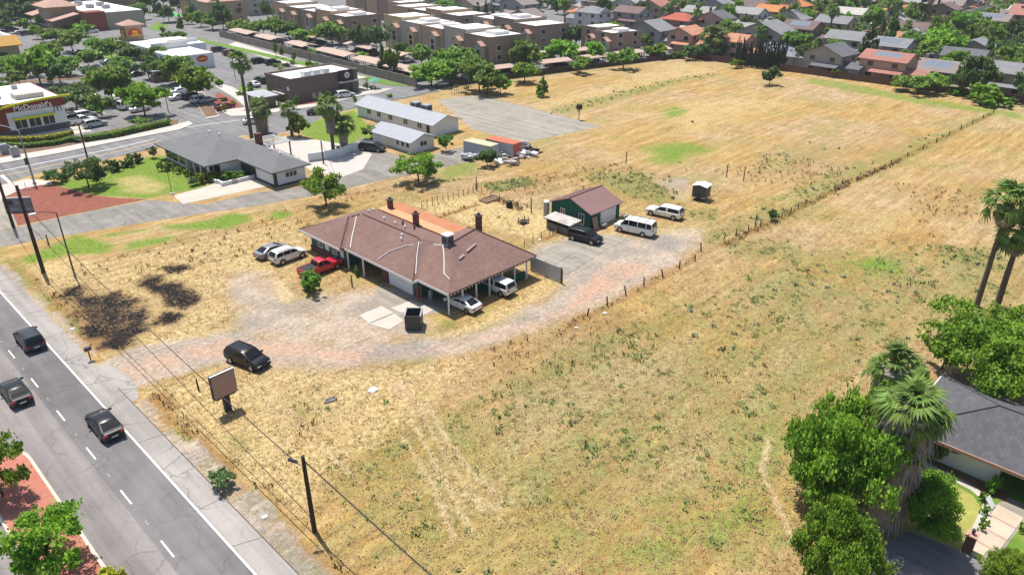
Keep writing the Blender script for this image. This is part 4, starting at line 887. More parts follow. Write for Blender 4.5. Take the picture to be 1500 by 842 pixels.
def text(parent, s, loc, size, mat, rot=(math.pi/2, 0, 0), ext=0.04, name='lettering', bold=0.0):
    cu = bpy.data.curves.new(name, 'FONT'); cu.body = s; cu.size = size; cu.extrude = ext; cu.offset = bold; cu.align_x = 'CENTER'
    t = bpy.data.objects.new(name, cu); COL.objects.link(t)
    dg = bpy.context.evaluated_depsgraph_get(); me = bpy.data.meshes.new_from_object(t.evaluated_get(dg)); bpy.data.objects.remove(t)
    o = bpy.data.objects.new(name, me); COL.objects.link(o); me.materials.clear(); me.materials.append(MATS[mat])
    off = OFF.get(parent.name, (0,0,0)); o.parent = parent; o.location = tuple(loc[i]-off[i] for i in range(3)); o.rotation_euler = rot
    return o
text(h, "McDonald's", (39.4, 171.36, 4.85), 1.45, 'white_paint', bold=0.02)
mb = MB()
for cxm_ in (43.35, 44.0):
    pr = None
    for k in range(11):
        a = math.pi*k/10; q = (cxm_ + .33*math.cos(a), 171.55, 3.55 + 1.15*math.sin(a)**.8)
        if pr: mb.tube((pr[0],pr[1],pr[2]), q, .075, .075, 6)
        pr = q
mb.build('arches', 'dark_trim', h)
# ---- coffee shop box
h = thing('coffee_shop', 'brown box shaped coffee shop with white roof and round emblem', 'shop', (97, 162, 0))
M('brown_stucco', (0.155, 0.115, 0.098), 0.85, 0.08, 0.6); M('dark_brown', (0.045, 0.038, 0.036), 0.8, 0.1)
MB().box(88.6, 157.2, 0, 107.2, 168.5, 5.2).build('wall', 'brown_stucco', h)
MB().box(88.5, 157.1, 5.2, 107.3, 157.5, 5.7).box(88.5, 168.2, 5.2, 107.3, 168.6, 5.7).box(88.5, 157.5, 5.2, 88.9, 168.2, 5.7).box(106.9, 157.5, 5.2, 107.3, 168.2, 5.7).build('parapet', 'brown_stucco', h)
MB().box(88.9, 157.5, 5.2, 106.9, 168.2, 5.28).build('roof', 'flat_roof', h)
MB().box(101.6, 156.5, 3.4, 105.6, 157.1, 5.9).box(101.9, 156.9, 0, 105.4, 157.15, 3.1).build('entrance_bay', 'dark_brown', h); MB().box(101.2, 155.6, 3.1, 106.0, 157.1, 3.35).build('canopy', 'concrete', h)
o = MB().tube((103.7,156.5,4.7),(103.7,156.42,4.7),.72,.72,24).build('emblem', 'white_paint', h); MB().tube((103.7,156.42,4.7),(103.7,156.40,4.7),.34,.34,16).build('emblem_core', 'grey_metal', o)
for x in (102.3, 103.5): window(h, x, 156.9, x+1.0, 156.9, .2, 2.5, frame='dark_trim', face='y-')
for x in (93.2, 95.8, 98.4): MB().box(x, 158.4, 5.28, x+1.8, 160.2, 6.5).build('roof_unit', 'white_metal', h)
window(h, 88.6, 160.8, 88.6, 163.4, 2.0, 3.6, frame='raw_board', face='x-'); MB().box(87.6, 159.6, 1.9, 88.6, 164.6, 2.1).build('ledge', 'concrete', h)
o = MB().tube((88.52,158.4,3.3),(88.60,158.4,3.3),.5,.5,18).build('emblem', 'white_paint', h)
for x in (94.0, 95.6): MB().box(x, 157.1, .4, x+.9, 157.2, 1.7).build('utility_box', 'tan_steel', h)
MB().box(107.3, 157.5, 2.9, 110.5, 162, 3.1).build('terrace_roof', 'concrete', h)
for y in (157.8, 161.6): MB().box(110.2, y, 0, 110.35, y+.15, 2.9).build('terrace_post', 'dark_trim', h)
um = thing('parasol', 'turquoise parasol on the coffee shop terrace', 'parasol', (112.3, 157.5, 0)); MB().tube((112.3,157.5,0),(112.3,157.5,2.5),.04).build('pole', 'dark_metal', um); MB().tube((112.3,157.5,2.1),(112.3,157.5,2.7),1.5,.05,8).build('canopy', M('turquoise', (0.05, 0.30, 0.24), 0.7), um)
h = thing('kiosk', 'small brown trash enclosure with flat grey roof beside the coffee shop', 'enclosure', (82.5, 160, 0)); 
MB().box(80.6, 157.6, 0, 84.6, 163, 2.4).build('wall', 'brown_stucco', h); MB().slab([(79.9,156.8,2.75),(85.2,156.8,2.75),(85.2,163.6,3.05),(79.9,163.6,3.05)], .2).build('roof', 'pale_roof', h)
for x, y in ((80.4,157.0),(84.9,157.0)): MB().box(x-.1, y-.1, 0, x+.1, y+.1, 2.6).build('post', 'dark_trim', h)
# ---- tower restaurant
h = thing('tower_restaurant', 'low white restaurant with square tan sign tower and tiled cap', 'restaurant', (76, 205, 0))
M('tan_stucco', (0.36, 0.27, 0.185), 0.85, 0.08, 0.5); M('tile_pink', (0.40, 0.255, 0.20), 0.85, 0.15, 1.0); M('sign_red', (0.50, 0.02, 0.01), 0.5, 0.1); M('sign_yellow', (0.75, 0.52, 0.02), 0.5, 0.1)
MB().box(87, 216, 0, 98.5, 232, 4.0).box(87, 232, 0, 104, 250, 4.6).build('wall', 'white_wall', h)
MB().box(87.2, 216.2, 4.0, 98.3, 231.9, 4.12).box(87.2, 232.2, 4.6, 103.8, 249.8, 4.72).build('roof', 'flat_roof', h)
MB().box(87.2, 231.0, 4.12, 98, 231.4, 6.0).box(94, 236, 4.7, 103.4, 236.4, 5.8).build('parapet', 'flat_roof', h)
TW = (90.6, 253.4)
MB().box(TW[0]-2.5, TW[1]-2.5, 0, TW[0]+2.5, TW[1]+2.5, 9.3).build('tower', 'tan_stucco', h)
MB().hip(TW[0]-3.3, TW[1]-3.3, TW[0]+3.3, TW[1]+3.3, 9.3, 1.4, 'y', .45).build('tower_roof', 'tile_pink', h)
for fx, fy in ((0, -1), (-1, 0)):
    T_ = Matrix.Translation((TW[0]+fx*2.52, TW[1]+fy*2.52, 6.9)) @ Matrix.Rotation(0 if fy else -math.pi/2, 4, 'Z')
    MB(T_ @ Matrix.Diagonal((1, 1, .66, 1))).tube((0,0,0),(0,-.14,0),1.9,1.9,24).build('sign', 'sign_red', h)
    MB(T_).box(-.8, -.2, .25, .9, -.14, .7).box(-1.25, -.2, -.95, 1.25, -.14, -.5).box(-.7, -.2, -.32, 1.0, -.14, .05).build('sign_lettering', 'sign_yellow', h)
for y in (218, 223, 228, 236, 242): MB().box(86.92, y, 1.0, 87, y+2.6, 3.0).build('window', 'window_glass', h)
MB().box(89, 215.92, 1.0, 91.4, 216, 3.0).build('window', 'window_glass', h)
o = MB(Matrix.Translation((95, 215.95, 2.7)) @ Matrix.Diagonal((1, 1, .55, 1))).tube((0,0,0),(0,-.14,0),1.6,1.6,20).build('sign', 'sign_red', h)
MB().box(93.9, 215.75, 2.5, 96.1, 215.81, 2.9).build('sign_lettering', 'sign_yellow', h)
# ---- pharmacy like block with tiled entrance tower, far top left
h = thing('store', 'tan store with white flat roof, red brick corner and tiled entrance tower', 'store', (108, 340, 0))
M('brick_store', (0.22, 0.06, 0.045), 0.85, 0.15, 1.0); M('sage_wall', (0.36, 0.33, 0.25), 0.85, 0.06, 0.5)
MB().box(101, 321, 0, 121, 372, 6.2).build('wall', 'sage_wall', h); MB().box(101.2, 321.2, 6.2, 120.8, 371.8, 6.32).build('roof', 'flat_roof', h)
for q in ((99.5, 320.4, 0, 106.5, 328, 6.8), (96, 366, 0, 103, 373, 7.2)): MB().box(*q).build('brick_corner', 'brick_store', h)
MB().box(91.5, 336, 0, 101.5, 349, 8.2).build('tower', 'tan_stucco', h); MB().hip(90, 334.5, 103, 350.5, 8.2, 2.8, 'y', .3).build('tower_roof', 'tile_pink', h)
MB().slab([(89.5,327,4.0),(99.4,327,6.0),(99.4,336,6.0),(89.5,336,4.0)], .3).slab([(89.5,351,4.2),(97,351,6),(97,362,6),(89.5,362,4.2)], .3).build('porch_roof', 'tile_pink', h)
for y in (329, 332, 338, 342, 345.5, 352, 356): MB().box(91.3 if 336 < y < 349 else 99.3, y, .5, 91.45 if 336 < y < 349 else 99.45, y+2.2, 3.4).build('window', 'window_glass', h)
for x, y in ((107,340),(111,334),(113,346),(108,356)): MB().box(x, y, 6.32, x+2.5, y+2.5, 7.8).build('roof_unit', 'grey_metal', h)
h = thing('shop_block', 'tan shop with ochre tiled parapet at the car park edge', 'shop', (52, 280, 0))
MB().box(34, 266, 0, 62, 300, 5.4).build('wall', 'tan_stucco', h); MB().slab([(50,265,5.0),(63,265,5.0),(63,269,7.4),(50,269,7.4)], .25).build('tiled_parapet', M('ochre_tile', (0.45, 0.26, 0.06), 0.85, 0.15), h); MB().box(34.3, 269, 5.4, 62, 299.6, 5.9).box(61, 269, 5.9, 62, 299.6, 7.2).build('roof', 'flat_roof', h)
for x in (51, 56): MB().box(x, 265.9, .5, x+2.6, 266, 3.2).build('window', 'window_glass', h)

# ------------------------------------------------------------------ vehicles (built heading +X, then turned)
def car_parts(kind):
    """list of (part name, MB, material, parent part) for one vehicle"""
    S = dict(sedan=(4.75,.91,1.45,.98), coupe=(4.7,.92,1.42,.98), suv=(4.75,.96,1.74,1.10), van=(5.7,1.0,2.12,1.22), minivan=(5.0,.98,1.76,1.08), pickup=(5.5,.96,1.78,1.12), canopy=(5.4,.95,1.78,1.08))[kind]
    L, w, H, zb = S; h = L/2; out = []
    # lower body: sections along the length (x, top, half width, bottom)
    if kind in ('sedan', 'coupe'):
        st = [(-h,.72,.78,.40),(-h+.1,.93,.90,.30),(-h+.5,zb+.05,1,.26),(-1.35,zb+.06,1,.24),(-.6,zb,1,.24),(.75,zb,1,.24),(1.1,zb-.01,1,.24),(h-.7,.90,.98,.24),(h-.22,.78,.92,.26),(h-.05,.64,.82,.30),(h,.52,.72,.36)]
    elif kind in ('suv', 'minivan'):
        st = [(-h,.80,.84,.44),(-h+.06,1.0,.93,.34),(-h+.4,zb,1,.30),(-.6,zb,1,.28),(.8,zb,1,.28),(1.15,zb-.02,1,.28),(h-.75,1.0,.98,.28),(h-.2,.90,.93,.30),(h-.04,.74,.84,.34),(h,.6,.78,.4)]
    elif kind == 'van':
        st = [(-h,1.0,.96,.46),(-h+.05,zb,.99,.40),(-h+.4,zb,1,.34),(1.3,zb,1,.32),(1.75,zb-.05,1,.32),(h-.45,1.12,.97,.32),(h-.1,1.0,.92,.34),(h,.8,.88,.4)]
    else:
        st = [(-h,.95,.95,.50),(-h+.05,zb-.02,.98,.42),(-h+.3,zb,1,.38),(-.5,zb,1,.34),(.95,zb,1,.34),(1.25,zb-.02,1,.34),(h-.6,1.04,.98,.34),(h-.15,.94,.94,.36),(h,.72,.88,.42)]
    b = MB(); n = 10; vs = []
    for x, zt, k, z0 in st:
        ww = w*k
        half = [(ww*.90,z0),(ww*.985,z0+.12),(ww,zt*.62),(ww*.975,zt-.09),(ww*.86,zt)]
        vs += [(x,y,z) for y, z in half] + [(x,-y,z) for y, z in half[::-1]]
    fs = []
    for i in range(len(st)-1):
        for j in range(n):
            a = i*n+j; c = i*n+(j+1) % n; fs.append((a, c, c+n, a+n))
    fs.append(tuple(range(n-1,-1,-1))); q0 = (len(st)-1)*n; fs.append(tuple(range(q0,q0+n)))
    b.add(vs, [f[::-1] for f in fs])
    # cabin: shell lofted along a side profile
    k3 = kind in ('sedan', 'coupe')
    pr = {'sedan': [(-h+.42,zb),(-h+.88,zb+.20),(-h+1.42,H-.06),(-.75,H),(-.1,H-.01),(.36,H-.07),(.92,zb+.21),(1.42,zb)], 'suv': [(-h+.06,zb),(-h+.16,zb+.26),(-h+.42,H-.06),(-h+.95,H),(-.1,H),(.42,H-.06),(.92,zb+.27),(1.34,zb)],
          'minivan': [(-h+.06,zb),(-h+.14,zb+.26),(-h+.40,H-.06),(-h+.95,H),(.1,H),(.72,H-.08),(1.3,zb+.27),(1.8,zb)], 'van': [(-h+.05,zb),(-h+.08,zb+.4),(-h+.2,H-.06),(-h+.8,H),(.6,H),(1.22,H-.07),(1.6,zb+.40),(1.95,zb)],
          'pickup': [(-.78,zb),(-.74,zb+.3),(-.62,H-.05),(-.35,H),(.1,H),(.42,H-.06),(.88,zb+.27),(1.28,zb)], 'canopy': [(-h+.08,zb),(-h+.12,zb+.3),(-h+.3,H-.05),(-h+.8,H),(-.1,H),(.42,H-.06),(.88,zb+.27),(1.28,zb)]}['sedan' if k3 else kind]
    wb, wt = w*.91, w*(.74 if k3 else .80 if kind != 'van' else .86)
    xr0, xf0, xr1, xf1 = pr[0][0], pr[-1][0], pr[2][0], pr[5][0]
    hw = lambda z: wb + (wt-wb)*(z-zb)/(H-zb)
    vs = []; m_ = len(pr)
    for x, z in pr:
        zs_ = max(zb-.01, z-.07)
        half = [(hw(zb), zb-.04), (hw(zs_), zs_), (hw(z)-.13, z)]
        vs += [(x,y,q) for y, q in half] + [(x,-y,q) for y, q in half[::-1]]
    fs = []
    for i in range(m_-1):
        for j in range(5): a_ = i*6+j; fs.append((a_, a_+6, a_+7, a_+1))
    b.add(vs, fs)
    if kind == 'pickup':
        for s in (-1, 1): b.box(-h+.05, s*w*.98-(.07 if s > 0 else 0), zb-.05, -.75, s*w*.98+(.07 if s < 0 else 0), zb+.06)
        b.box(-h, -w*.9, zb-.2, -h+.08, w*.9, zb+.06)
    out.append(('body', b, 'paint', None))
    def strip(i0, i1, u0, u1):
        mb = MB(); q = []
        for i in range(i0, i1+1):
            x, z = pr[i]; y = hw(z) - .15
            if i == i0: x, z = x + (pr[i+1][0]-x)*u0, z + (pr[i+1][1]-z)*u0
            if i == i1: x, z = x + (pr[i-1][0]-x)*u1, z + (pr[i-1][1]-z)*u1
            d = 1 if i0 > 2 else -1
            q += [(x + .014*d, -y, z + .014), (x + .014*d, y, z + .014), (x, y, z - .02), (x, -y, z - .02)]
        n_ = i1-i0
        for i in range(n_):
            k = i*4; mb.add(q[k:k+8], [(0,1,5,4) if d > 0 else (0,4,5,1), (1,2,6,5), (0,4,7,3)])
        return mb
    out.append(('windscreen', strip(5, 7, .12, .10), 'car_glass', None)); out.append(('rear_window', strip(0, 2, .16, .14), 'car_glass', None))
    zt_ = lambda x: float(np.interp(x, [q[0] for q in pr], [q[1] for q in pr])) - .12
    us = {'sedan': ((-h+1.0,-.42),(-.34,1.08)), 'suv': ((-h+.34,-1.15),(-1.07,-.10),(-.02,1.0)), 'minivan': ((-h+.34,-1.0),(-.9,.30),(.40,1.42)), 'van': ((-h+.22,-h+.9),(-h+1.0,-.70),(-.6,.62),(.72,1.66)), 'pickup': ((-.66,-.1),(0,.96)), 'canopy': ((-h+.3,-.75),(-.45,.96))}['sedan' if k3 else kind]
    for s in (-1, 1):
        for x0, x1 in us:
            mb = MB(); q = []
            for i in range(6):
                x = x0 + (x1-x0)*i/5; zl_, zh_ = zb+.04, max(zb+.05, zt_(x))
                q += [(x, s*(hw(zl_)+.014), zl_), (x, s*(hw(zh_)+.014), zh_)]
            mb.add(q, [(2*i, 2*i+2, 2*i+3, 2*i+1) if s < 0 else (2*i, 2*i+1, 2*i+3, 2*i+2) for i in range(5)])
            out.append(('side_window', mb, 'car_glass', None))
    ra = .33 if kind in ('sedan', 'coupe') else .37
    wx = (h-.92, -h+.95) if kind != 'van' else (h-1.0, -h+1.35)
    for x in wx:
        for s in (-1, 1):
            m = MB(); m.tube((x, s*(w-.20), ra), (x, s*(w+.012), ra), ra+.075, ra+.075, 16); out.append(('wheel_arch', m, 'black_plastic', None))
            m = MB(); m.tube((x, s*(w-.2), ra), (x, s*(w+.03), ra), ra, ra, 16); out.append(('wheel', m, 'rubber', None))
            m = MB(); m.tube((x, s*(w-.1), ra), (x, s*(w+.042), ra), ra*.64, ra*.6, 12)
            out.append(('rim', m, 'rim', 'wheel'))
    zl = st[-2][1]
    for s in (-1, 1):
        out.append(('headlight', MB().box(h-.20, min(s*.46*w, s*.84*w), zl-.14, h-.015, max(s*.46*w, s*.84*w), zl-.015), 'head_light', None))
        zt = st[1][1]
        out.append(('tail_light', MB().box(-h-.012, min(s*.56*w, s*.90*w), zt-.24, -h+.16, max(s*.56*w, s*.90*w), zt-.06), 'red_light', None))
        out.append(('mirror', MB().box(xf0-.42, min(s*w*.92, s*(w+.17)), zb+.02, xf0-.26, max(s*w*.92, s*(w+.17)), zb+.16), 'paint' if kind in ('sedan','suv') else 'black_plastic', None))
    out.append(('plate', MB().box(-h-.016, -.26, st[0][1]-.22, -h+.02, .26, st[0][1]-.09), 'plate', None))
    out.append(('bumper', MB().box(-h-.02, -w*.8, .36, -h+.1, w*.8, .50), 'black_plastic', None))
    out.append(('grille', MB().box(h-.04, -w*.40, .46, h+.012, w*.40, .62), 'black_plastic', None))
    mb = MB()
    for s in (-1, 1):
        for x in {'van': (1.75, .65, -.65), 'pickup': (1.0, .0, -.72), 'canopy': (1.0, -.4)}.get(kind, (1.05, .02, -1.0)): mb.box(x-.008, min(s*w*.985, s*(w+.006)), .42, x+.008, max(s*w*.985, s*(w+.006)), zb-.10)
    out.append(('door_gap', mb, 'black_plastic', None))
    if kind == 'pickup': out.append(('bed', MB().box(-h+.1, -w*.86, zb-.02, -.78, w*.86, zb+.012), 'black_plastic', None))
    if kind in ('suv', 'van'):
        for s in (-1, 1): out.append(('roof_rail', MB().tube((xr1+.2, s*wt*.86, H+.03),(xf1-.25, s*wt*.86, H+.03), .025, .025, 6), 'black_plastic' if kind == 'suv' else 'grey_metal', None))
    if kind == 'van':
        for x in (-1.7, -.4, .7): out.append(('roof_bar', MB().tube((x,-wt*.9,H+.07),(x,wt*.9,H+.07), .03, .03, 6), 'grey_metal', None))
    return out
PROTO = {}
def car_proto(kind, detail):
    key = (kind, detail)
    if key in PROTO: return PROTO[key]
    parts = car_parts(kind)
    if detail: PROTO[key] = [(nm, mb.mesh(nm, 'paint_white' if mt == 'paint' else mt, (0,0,0), nm in ('body', 'wheel')), mt, par) for nm, mb, mt, par in parts]
    else:
        allm = MB(); mats = []
        for nm, mb, mt, par in parts:
            if nm in ('mirror', 'plate', 'grille', 'wheel_arch', 'roof_rail', 'roof_bar', 'door_gap'): continue
            mt2 = 'paint_white' if mt == 'paint' else mt
            if mt2 not in mats: mats.append(mt2)
            allm.add(mb.v, mb.f, mats.index(mt2))
        PROTO[key] = allm.mesh('car', mats)
    if detail:
        for nm, me, mt, par in PROTO[key]:
            if nm == 'body':
                import_angle = R(35)
                me.polygons.foreach_set('use_smooth', [True]*len(me.polygons)); me.set_sharp_from_angle(angle=import_angle)
    return PROTO[key]
def car(name, kind, paint, x, y, head, label, cat, group=None, detail=True, z=0.02):
    """head: direction of travel in degrees from +X"""
    if not detail:
        o = inst(name, car_proto(kind, False), None, (x, y, z), (0, 0, R(head)), mat='paint_'+paint)
        OFF[o.name] = (x, y, z); return tag(o, label, cat, group)
    t = thing(name, label, cat, (x, y, z), group, R(head)); last = None
    for nm, me, mt, par in car_proto(kind, True):
        o = inst(nm, me, last if par else t, mat='paint_'+paint if mt == 'paint' else None)
        if nm == 'wheel': last = o
    return t
def mid(a, b, z=0.0): p, q = G(*a, z), G(*b, z); return ((p[0]+q[0])/2, (p[1]+q[1])/2)
g = 'cars driving on the main road'
car('suv', 'suv', 'charcoal', *G(46, 504), 90, 'dark grey suv with roof rails driving nearest the white edge line, farthest up the road', 'suv', g)
car('sedan', 'sedan', 'black', 8.5, 71.0, 90, 'black sedan driving in the lane beside the red paved median', 'car', g)
car('sedan', 'sedan', 'black', 12.35, 60.2, 90, 'black sedan driving on the white edge line near the driveway mouth', 'car', g)
a, b2 = G(352, 533), G(384, 543)
car('suv', 'suv', 'black', *G(364, 532), -76, 'black suv parked on dry grass beside the billboard', 'suv')
car('sedan', 'sedan', 'grey', *G(400, 373), 6, 'dark grey sedan parked in dry grass behind the white suv', 'car')
car('suv', 'suv', 'white', *G(423, 380), 3, 'white suv parked in dry grass between grey sedan and red pickup', 'suv')
car('pickup_truck', 'pickup', 'red', *G(470, 398), 2, 'bright red pickup truck parked behind a leafy shrub', 'pickup truck')
car('sedan', 'sedan', 'white', 48.4, 54.6, 94, 'white sedan reversed out from under the carport corner', 'car')
car('suv', 'canopy', 'white', 53.9, 55.1, 94, 'white pickup with canopy nosed into the carport', 'pickup truck')
car('suv', 'suv', 'black', *G(857, 353), -80, 'black suv parked on cracked paving near the block shed', 'suv')
car('van', 'van', 'white', *G(930, 341), 102, 'long white passenger van with roof rack parked by the barn door', 'van')
car('pickup_truck', 'canopy', 'white', *G(973, 317), 100, 'white pickup with canopy parked in weeds beyond the passenger van', 'pickup truck')
car('minivan', 'minivan', 'charcoal', *G(546, 221), -62, 'dark grey minivan parked at the end of the curved garden wall', 'minivan')
car('suv', 'suv', 'white', *G(506, 143), -10, 'white suv parked at the coffee shop entrance', 'suv')
car('sedan', 'sedan', 'charcoal', *G(466, 168), -35, 'dark sedan driving past the coffee shop on the street', 'car')
car('sedan', 'sedan', 'white', *G(373, 181), -20, 'white sedan half hidden behind a shaggy palm on the street', 'car')
# black tarpaulin trailer in the field
t = thing('trailer', 'black sided utility trailer with white domed roof standing in the field', 'trailer', (*G(1026, 292), 0), None, R(10))
x, y = 0, 0
def tb(nm, mb, mt): o = mb.mesh(nm, mt); return inst(nm, o, t)
tb('body', MB().box(-1.0,-1.1,.75,1.0,1.1,2.3), 'dark_metal'); tb('roof', MB().slab([(-1.1,-1.2,2.36),(1.1,-1.2,2.36),(1.1,0,2.62),(-1.1,0,2.62)],.08).slab([(-1.1,0,2.62),(1.1,0,2.62),(1.1,1.2,2.36),(-1.1,1.2,2.36)],.08), 'white_metal')
tb('chassis', MB().box(-1.1,-1.15,.5,1.1,1.15,.72), 'grey_metal'); tb('drawbar', MB().tube((0,-1.1,.55),(0,-2.3,.45),.05), 'grey_metal')
for s in (-1, 1): tb('wheel', MB().tube((s*1.02,0,.36),(s*1.24,0,.36),.36,.36,14), 'rubber'); tb('mudguard', MB().box(min(s*1.02,s*1.28),-.5,.76,max(s*1.02,s*1.28),.5,.82), 'dark_metal')
# open black bin
t = thing('open_bin', 'black open topped metal bin standing on the front pad', 'bin', (*G(607, 478), 0), None, -YAW)
tb('side', MB().box(-.85,-.95,.1,-.78,.95,1.75).box(.78,-.95,.1,.85,.95,1.75), 'dark_metal'); tb('end', MB().box(-.78,-.95,.1,.78,-.88,1.75).box(-.78,.88,.1,.78,.95,1.75), 'dark_metal'); tb('floor', MB().box(-.78,-.88,.1,.78,.88,.18), 'black_plastic'); tb('rim', MB().box(-.9,-1.0,1.75,-.75,1.0,1.81).box(.75,-1.0,1.75,.9,1.0,1.81), 'grey_metal')
# two shipping containers and yard junk
def container(cx, cy, L, rz, wall, top, label, end=None):
    t = thing('container', label, 'container', (cx, cy, 0), None, R(rz))
    def p(nm, mb, mt): return inst(nm, mb.mesh(nm, mt), t)
    p('wall', MB().box(-1.2,-L/2,.15,1.2,L/2,2.5), wall); p('roof', MB().box(-1.22,-L/2-.02,2.5,1.22,L/2+.02,2.6), top)
    mb = MB()
    for k in range(int(L/.4)):
        yy = -L/2+.1+.4*k; mb.box(-1.24,yy,.3,-1.2,yy+.2,2.45); mb.box(1.2,yy,.3,1.24,yy+.2,2.45)
    o = p('corrugation', mb, wall); o['kind'] = 'stuff'
    for s in (-.6, .6): p('door', MB().box(s-.56,-L/2-.06,.25,s+.56,-L/2-.01,2.42), end or wall)
    p('base', MB().box(-1.2,-L/2,0,1.2,L/2,.15), 'dark_metal')
c_ = G(715, 229); container(c_[0]-.8, c_[1]+1.0, 6.4, 6, 'container_grey', 'tan_steel', 'grey shipping container with tan roof behind the round bush')
c_ = G(742, 226); container(c_[0]-.3, c_[1]+.5, 6.4, 6, 'container_grey', 'rust_red', 'grey shipping container with rust red roof and doors', 'rust_red')
for k, (px, py, nm, mt, lb) in enumerate(((766,219,'junk_heap','dark_metal','dark heap of scrap beside the red roofed container'),(779,224,'junk_heap','dark_wood','brown heap of timber scraps at the end of the scrap line'),(772,230,'junk_heap','white_metal','white heap of sheeting in front of the red roofed container'),
        (738,229,'junk_heap','grey_metal','grey heap of machinery between the two containers'),(733,239,'tarpaulin','white_paint','white tarpaulin sheet lying by the round bush'),(690,233,'junk_heap','grey_metal','grey heap of machinery left of the round bush'),(751,240,'junk_heap','old_sheet','pale rubble heap in the dry grass before the containers'))):
    gx0, gy0 = G(px, py); mb = MB(); r0 = random.Random(k)
    for q in range(16 if nm != 'tarpaulin' else 1):
        a, b2, z = gx0 + r0.uniform(-1.6,1.6), gy0 + r0.uniform(-1.2,1.2), r0.uniform(0,.7)
        if nm == 'tarpaulin': mb.slab([(gx0-1.2,gy0-1.0,.5),(gx0+1.2,gy0-1.2,.15),(gx0+1.1,gy0+1.1,.5),(gx0-1.1,gy0+1,.9)], .5); continue
        s = r0.uniform(.2,.7); T_ = Matrix.Translation((a,b2,z+.1)) @ Matrix.Rotation(r0.uniform(0,6),4,'Z') @ Matrix.Rotation(r0.uniform(-.6,.6),4,'X')
        MBx = MB(T_).box(-s,-s*.5,-.15,s,s*.5,.2*r0.uniform(.5,2)); mb.add(MBx.v, MBx.f)
    tag(mb.build(nm, mt, base=(gx0,gy0,0)), lb, 'junk')
# car park cars
def lot_cars(spots, place, group):
    rows = []
    for x, y, head, kind, pt in spots:
        nm = {'sedan':'sedan','suv':'suv','pickup':'pickup_truck','minivan':'minivan','van':'van'}[kind]
        wd = {'sedan':'car','suv':'suv','pickup':'pickup truck','minivan':'minivan','van':'van'}[kind]
        o = car(nm, kind, pt, x, y, head, '', wd, group, detail=False)
        rows.append((o, P(x, y)[0], f"{ {'black':'black','charcoal':'dark grey','grey':'grey','silver':'silver','white':'white','red':'red','maroon':'maroon','blue':'dark blue','tan':'tan','darkgreen':'dark green'}[pt]} {wd} parked", place))
    rank_labels(rows)
def PXC(l): return [(*G(px, py), hd, kd, pt) for px, py, hd, kd, pt in l]
lot_cars(PXC([(112,177,5,'suv','charcoal'),(122,181,5,'pickup','white'),(140,186,5,'suv','silver'),(126,173,5,'suv','white'),(192,159,12,'van','white'),(178,155,12,'sedan','grey'),(215,158,12,'suv','charcoal'),(206,163,12,'sedan','white'),
              (264,137,8,'sedan','white'),(262,146,8,'sedan','white'),(282,145,8,'suv','charcoal'),(295,150,8,'suv','white'),(270,133,8,'sedan','grey')]), 'in the car park by the street', 'cars in the restaurant car park')
lot_cars(PXC([(116,80,8,'sedan','black'),(128,84,8,'suv','silver'),(140,88,8,'sedan','black'),(160,94,8,'sedan','grey'),(176,99,8,'suv','charcoal'),(190,106,8,'sedan','charcoal'),(200,112,8,'sedan','black'),
              (18,46,10,'suv','charcoal'),(28,51,10,'sedan','silver'),(40,52,10,'suv','charcoal'),(8,42,10,'suv','silver'),(66,31,10,'sedan','white'),(85,35,10,'sedan','tan'),(133,49,10,'van','white'),(100,44,10,'sedan','charcoal')]), 'in the upper car park beyond the trees', 'cars in the upper car park')
lot_cars(PXC([(321,76,0,'suv','charcoal'),(338,81,0,'minivan','maroon'),(380,93,0,'suv','black'),(400,95,0,'suv','black'),(372,127,90,'sedan','white'),(383,122,90,'suv','charcoal'),(304,150,10,'sedan','silver'),(330,160,10,'sedan','maroon'),(365,54,10,'suv','charcoal')]), 'near the coffee shop', 'cars near the coffee shop')

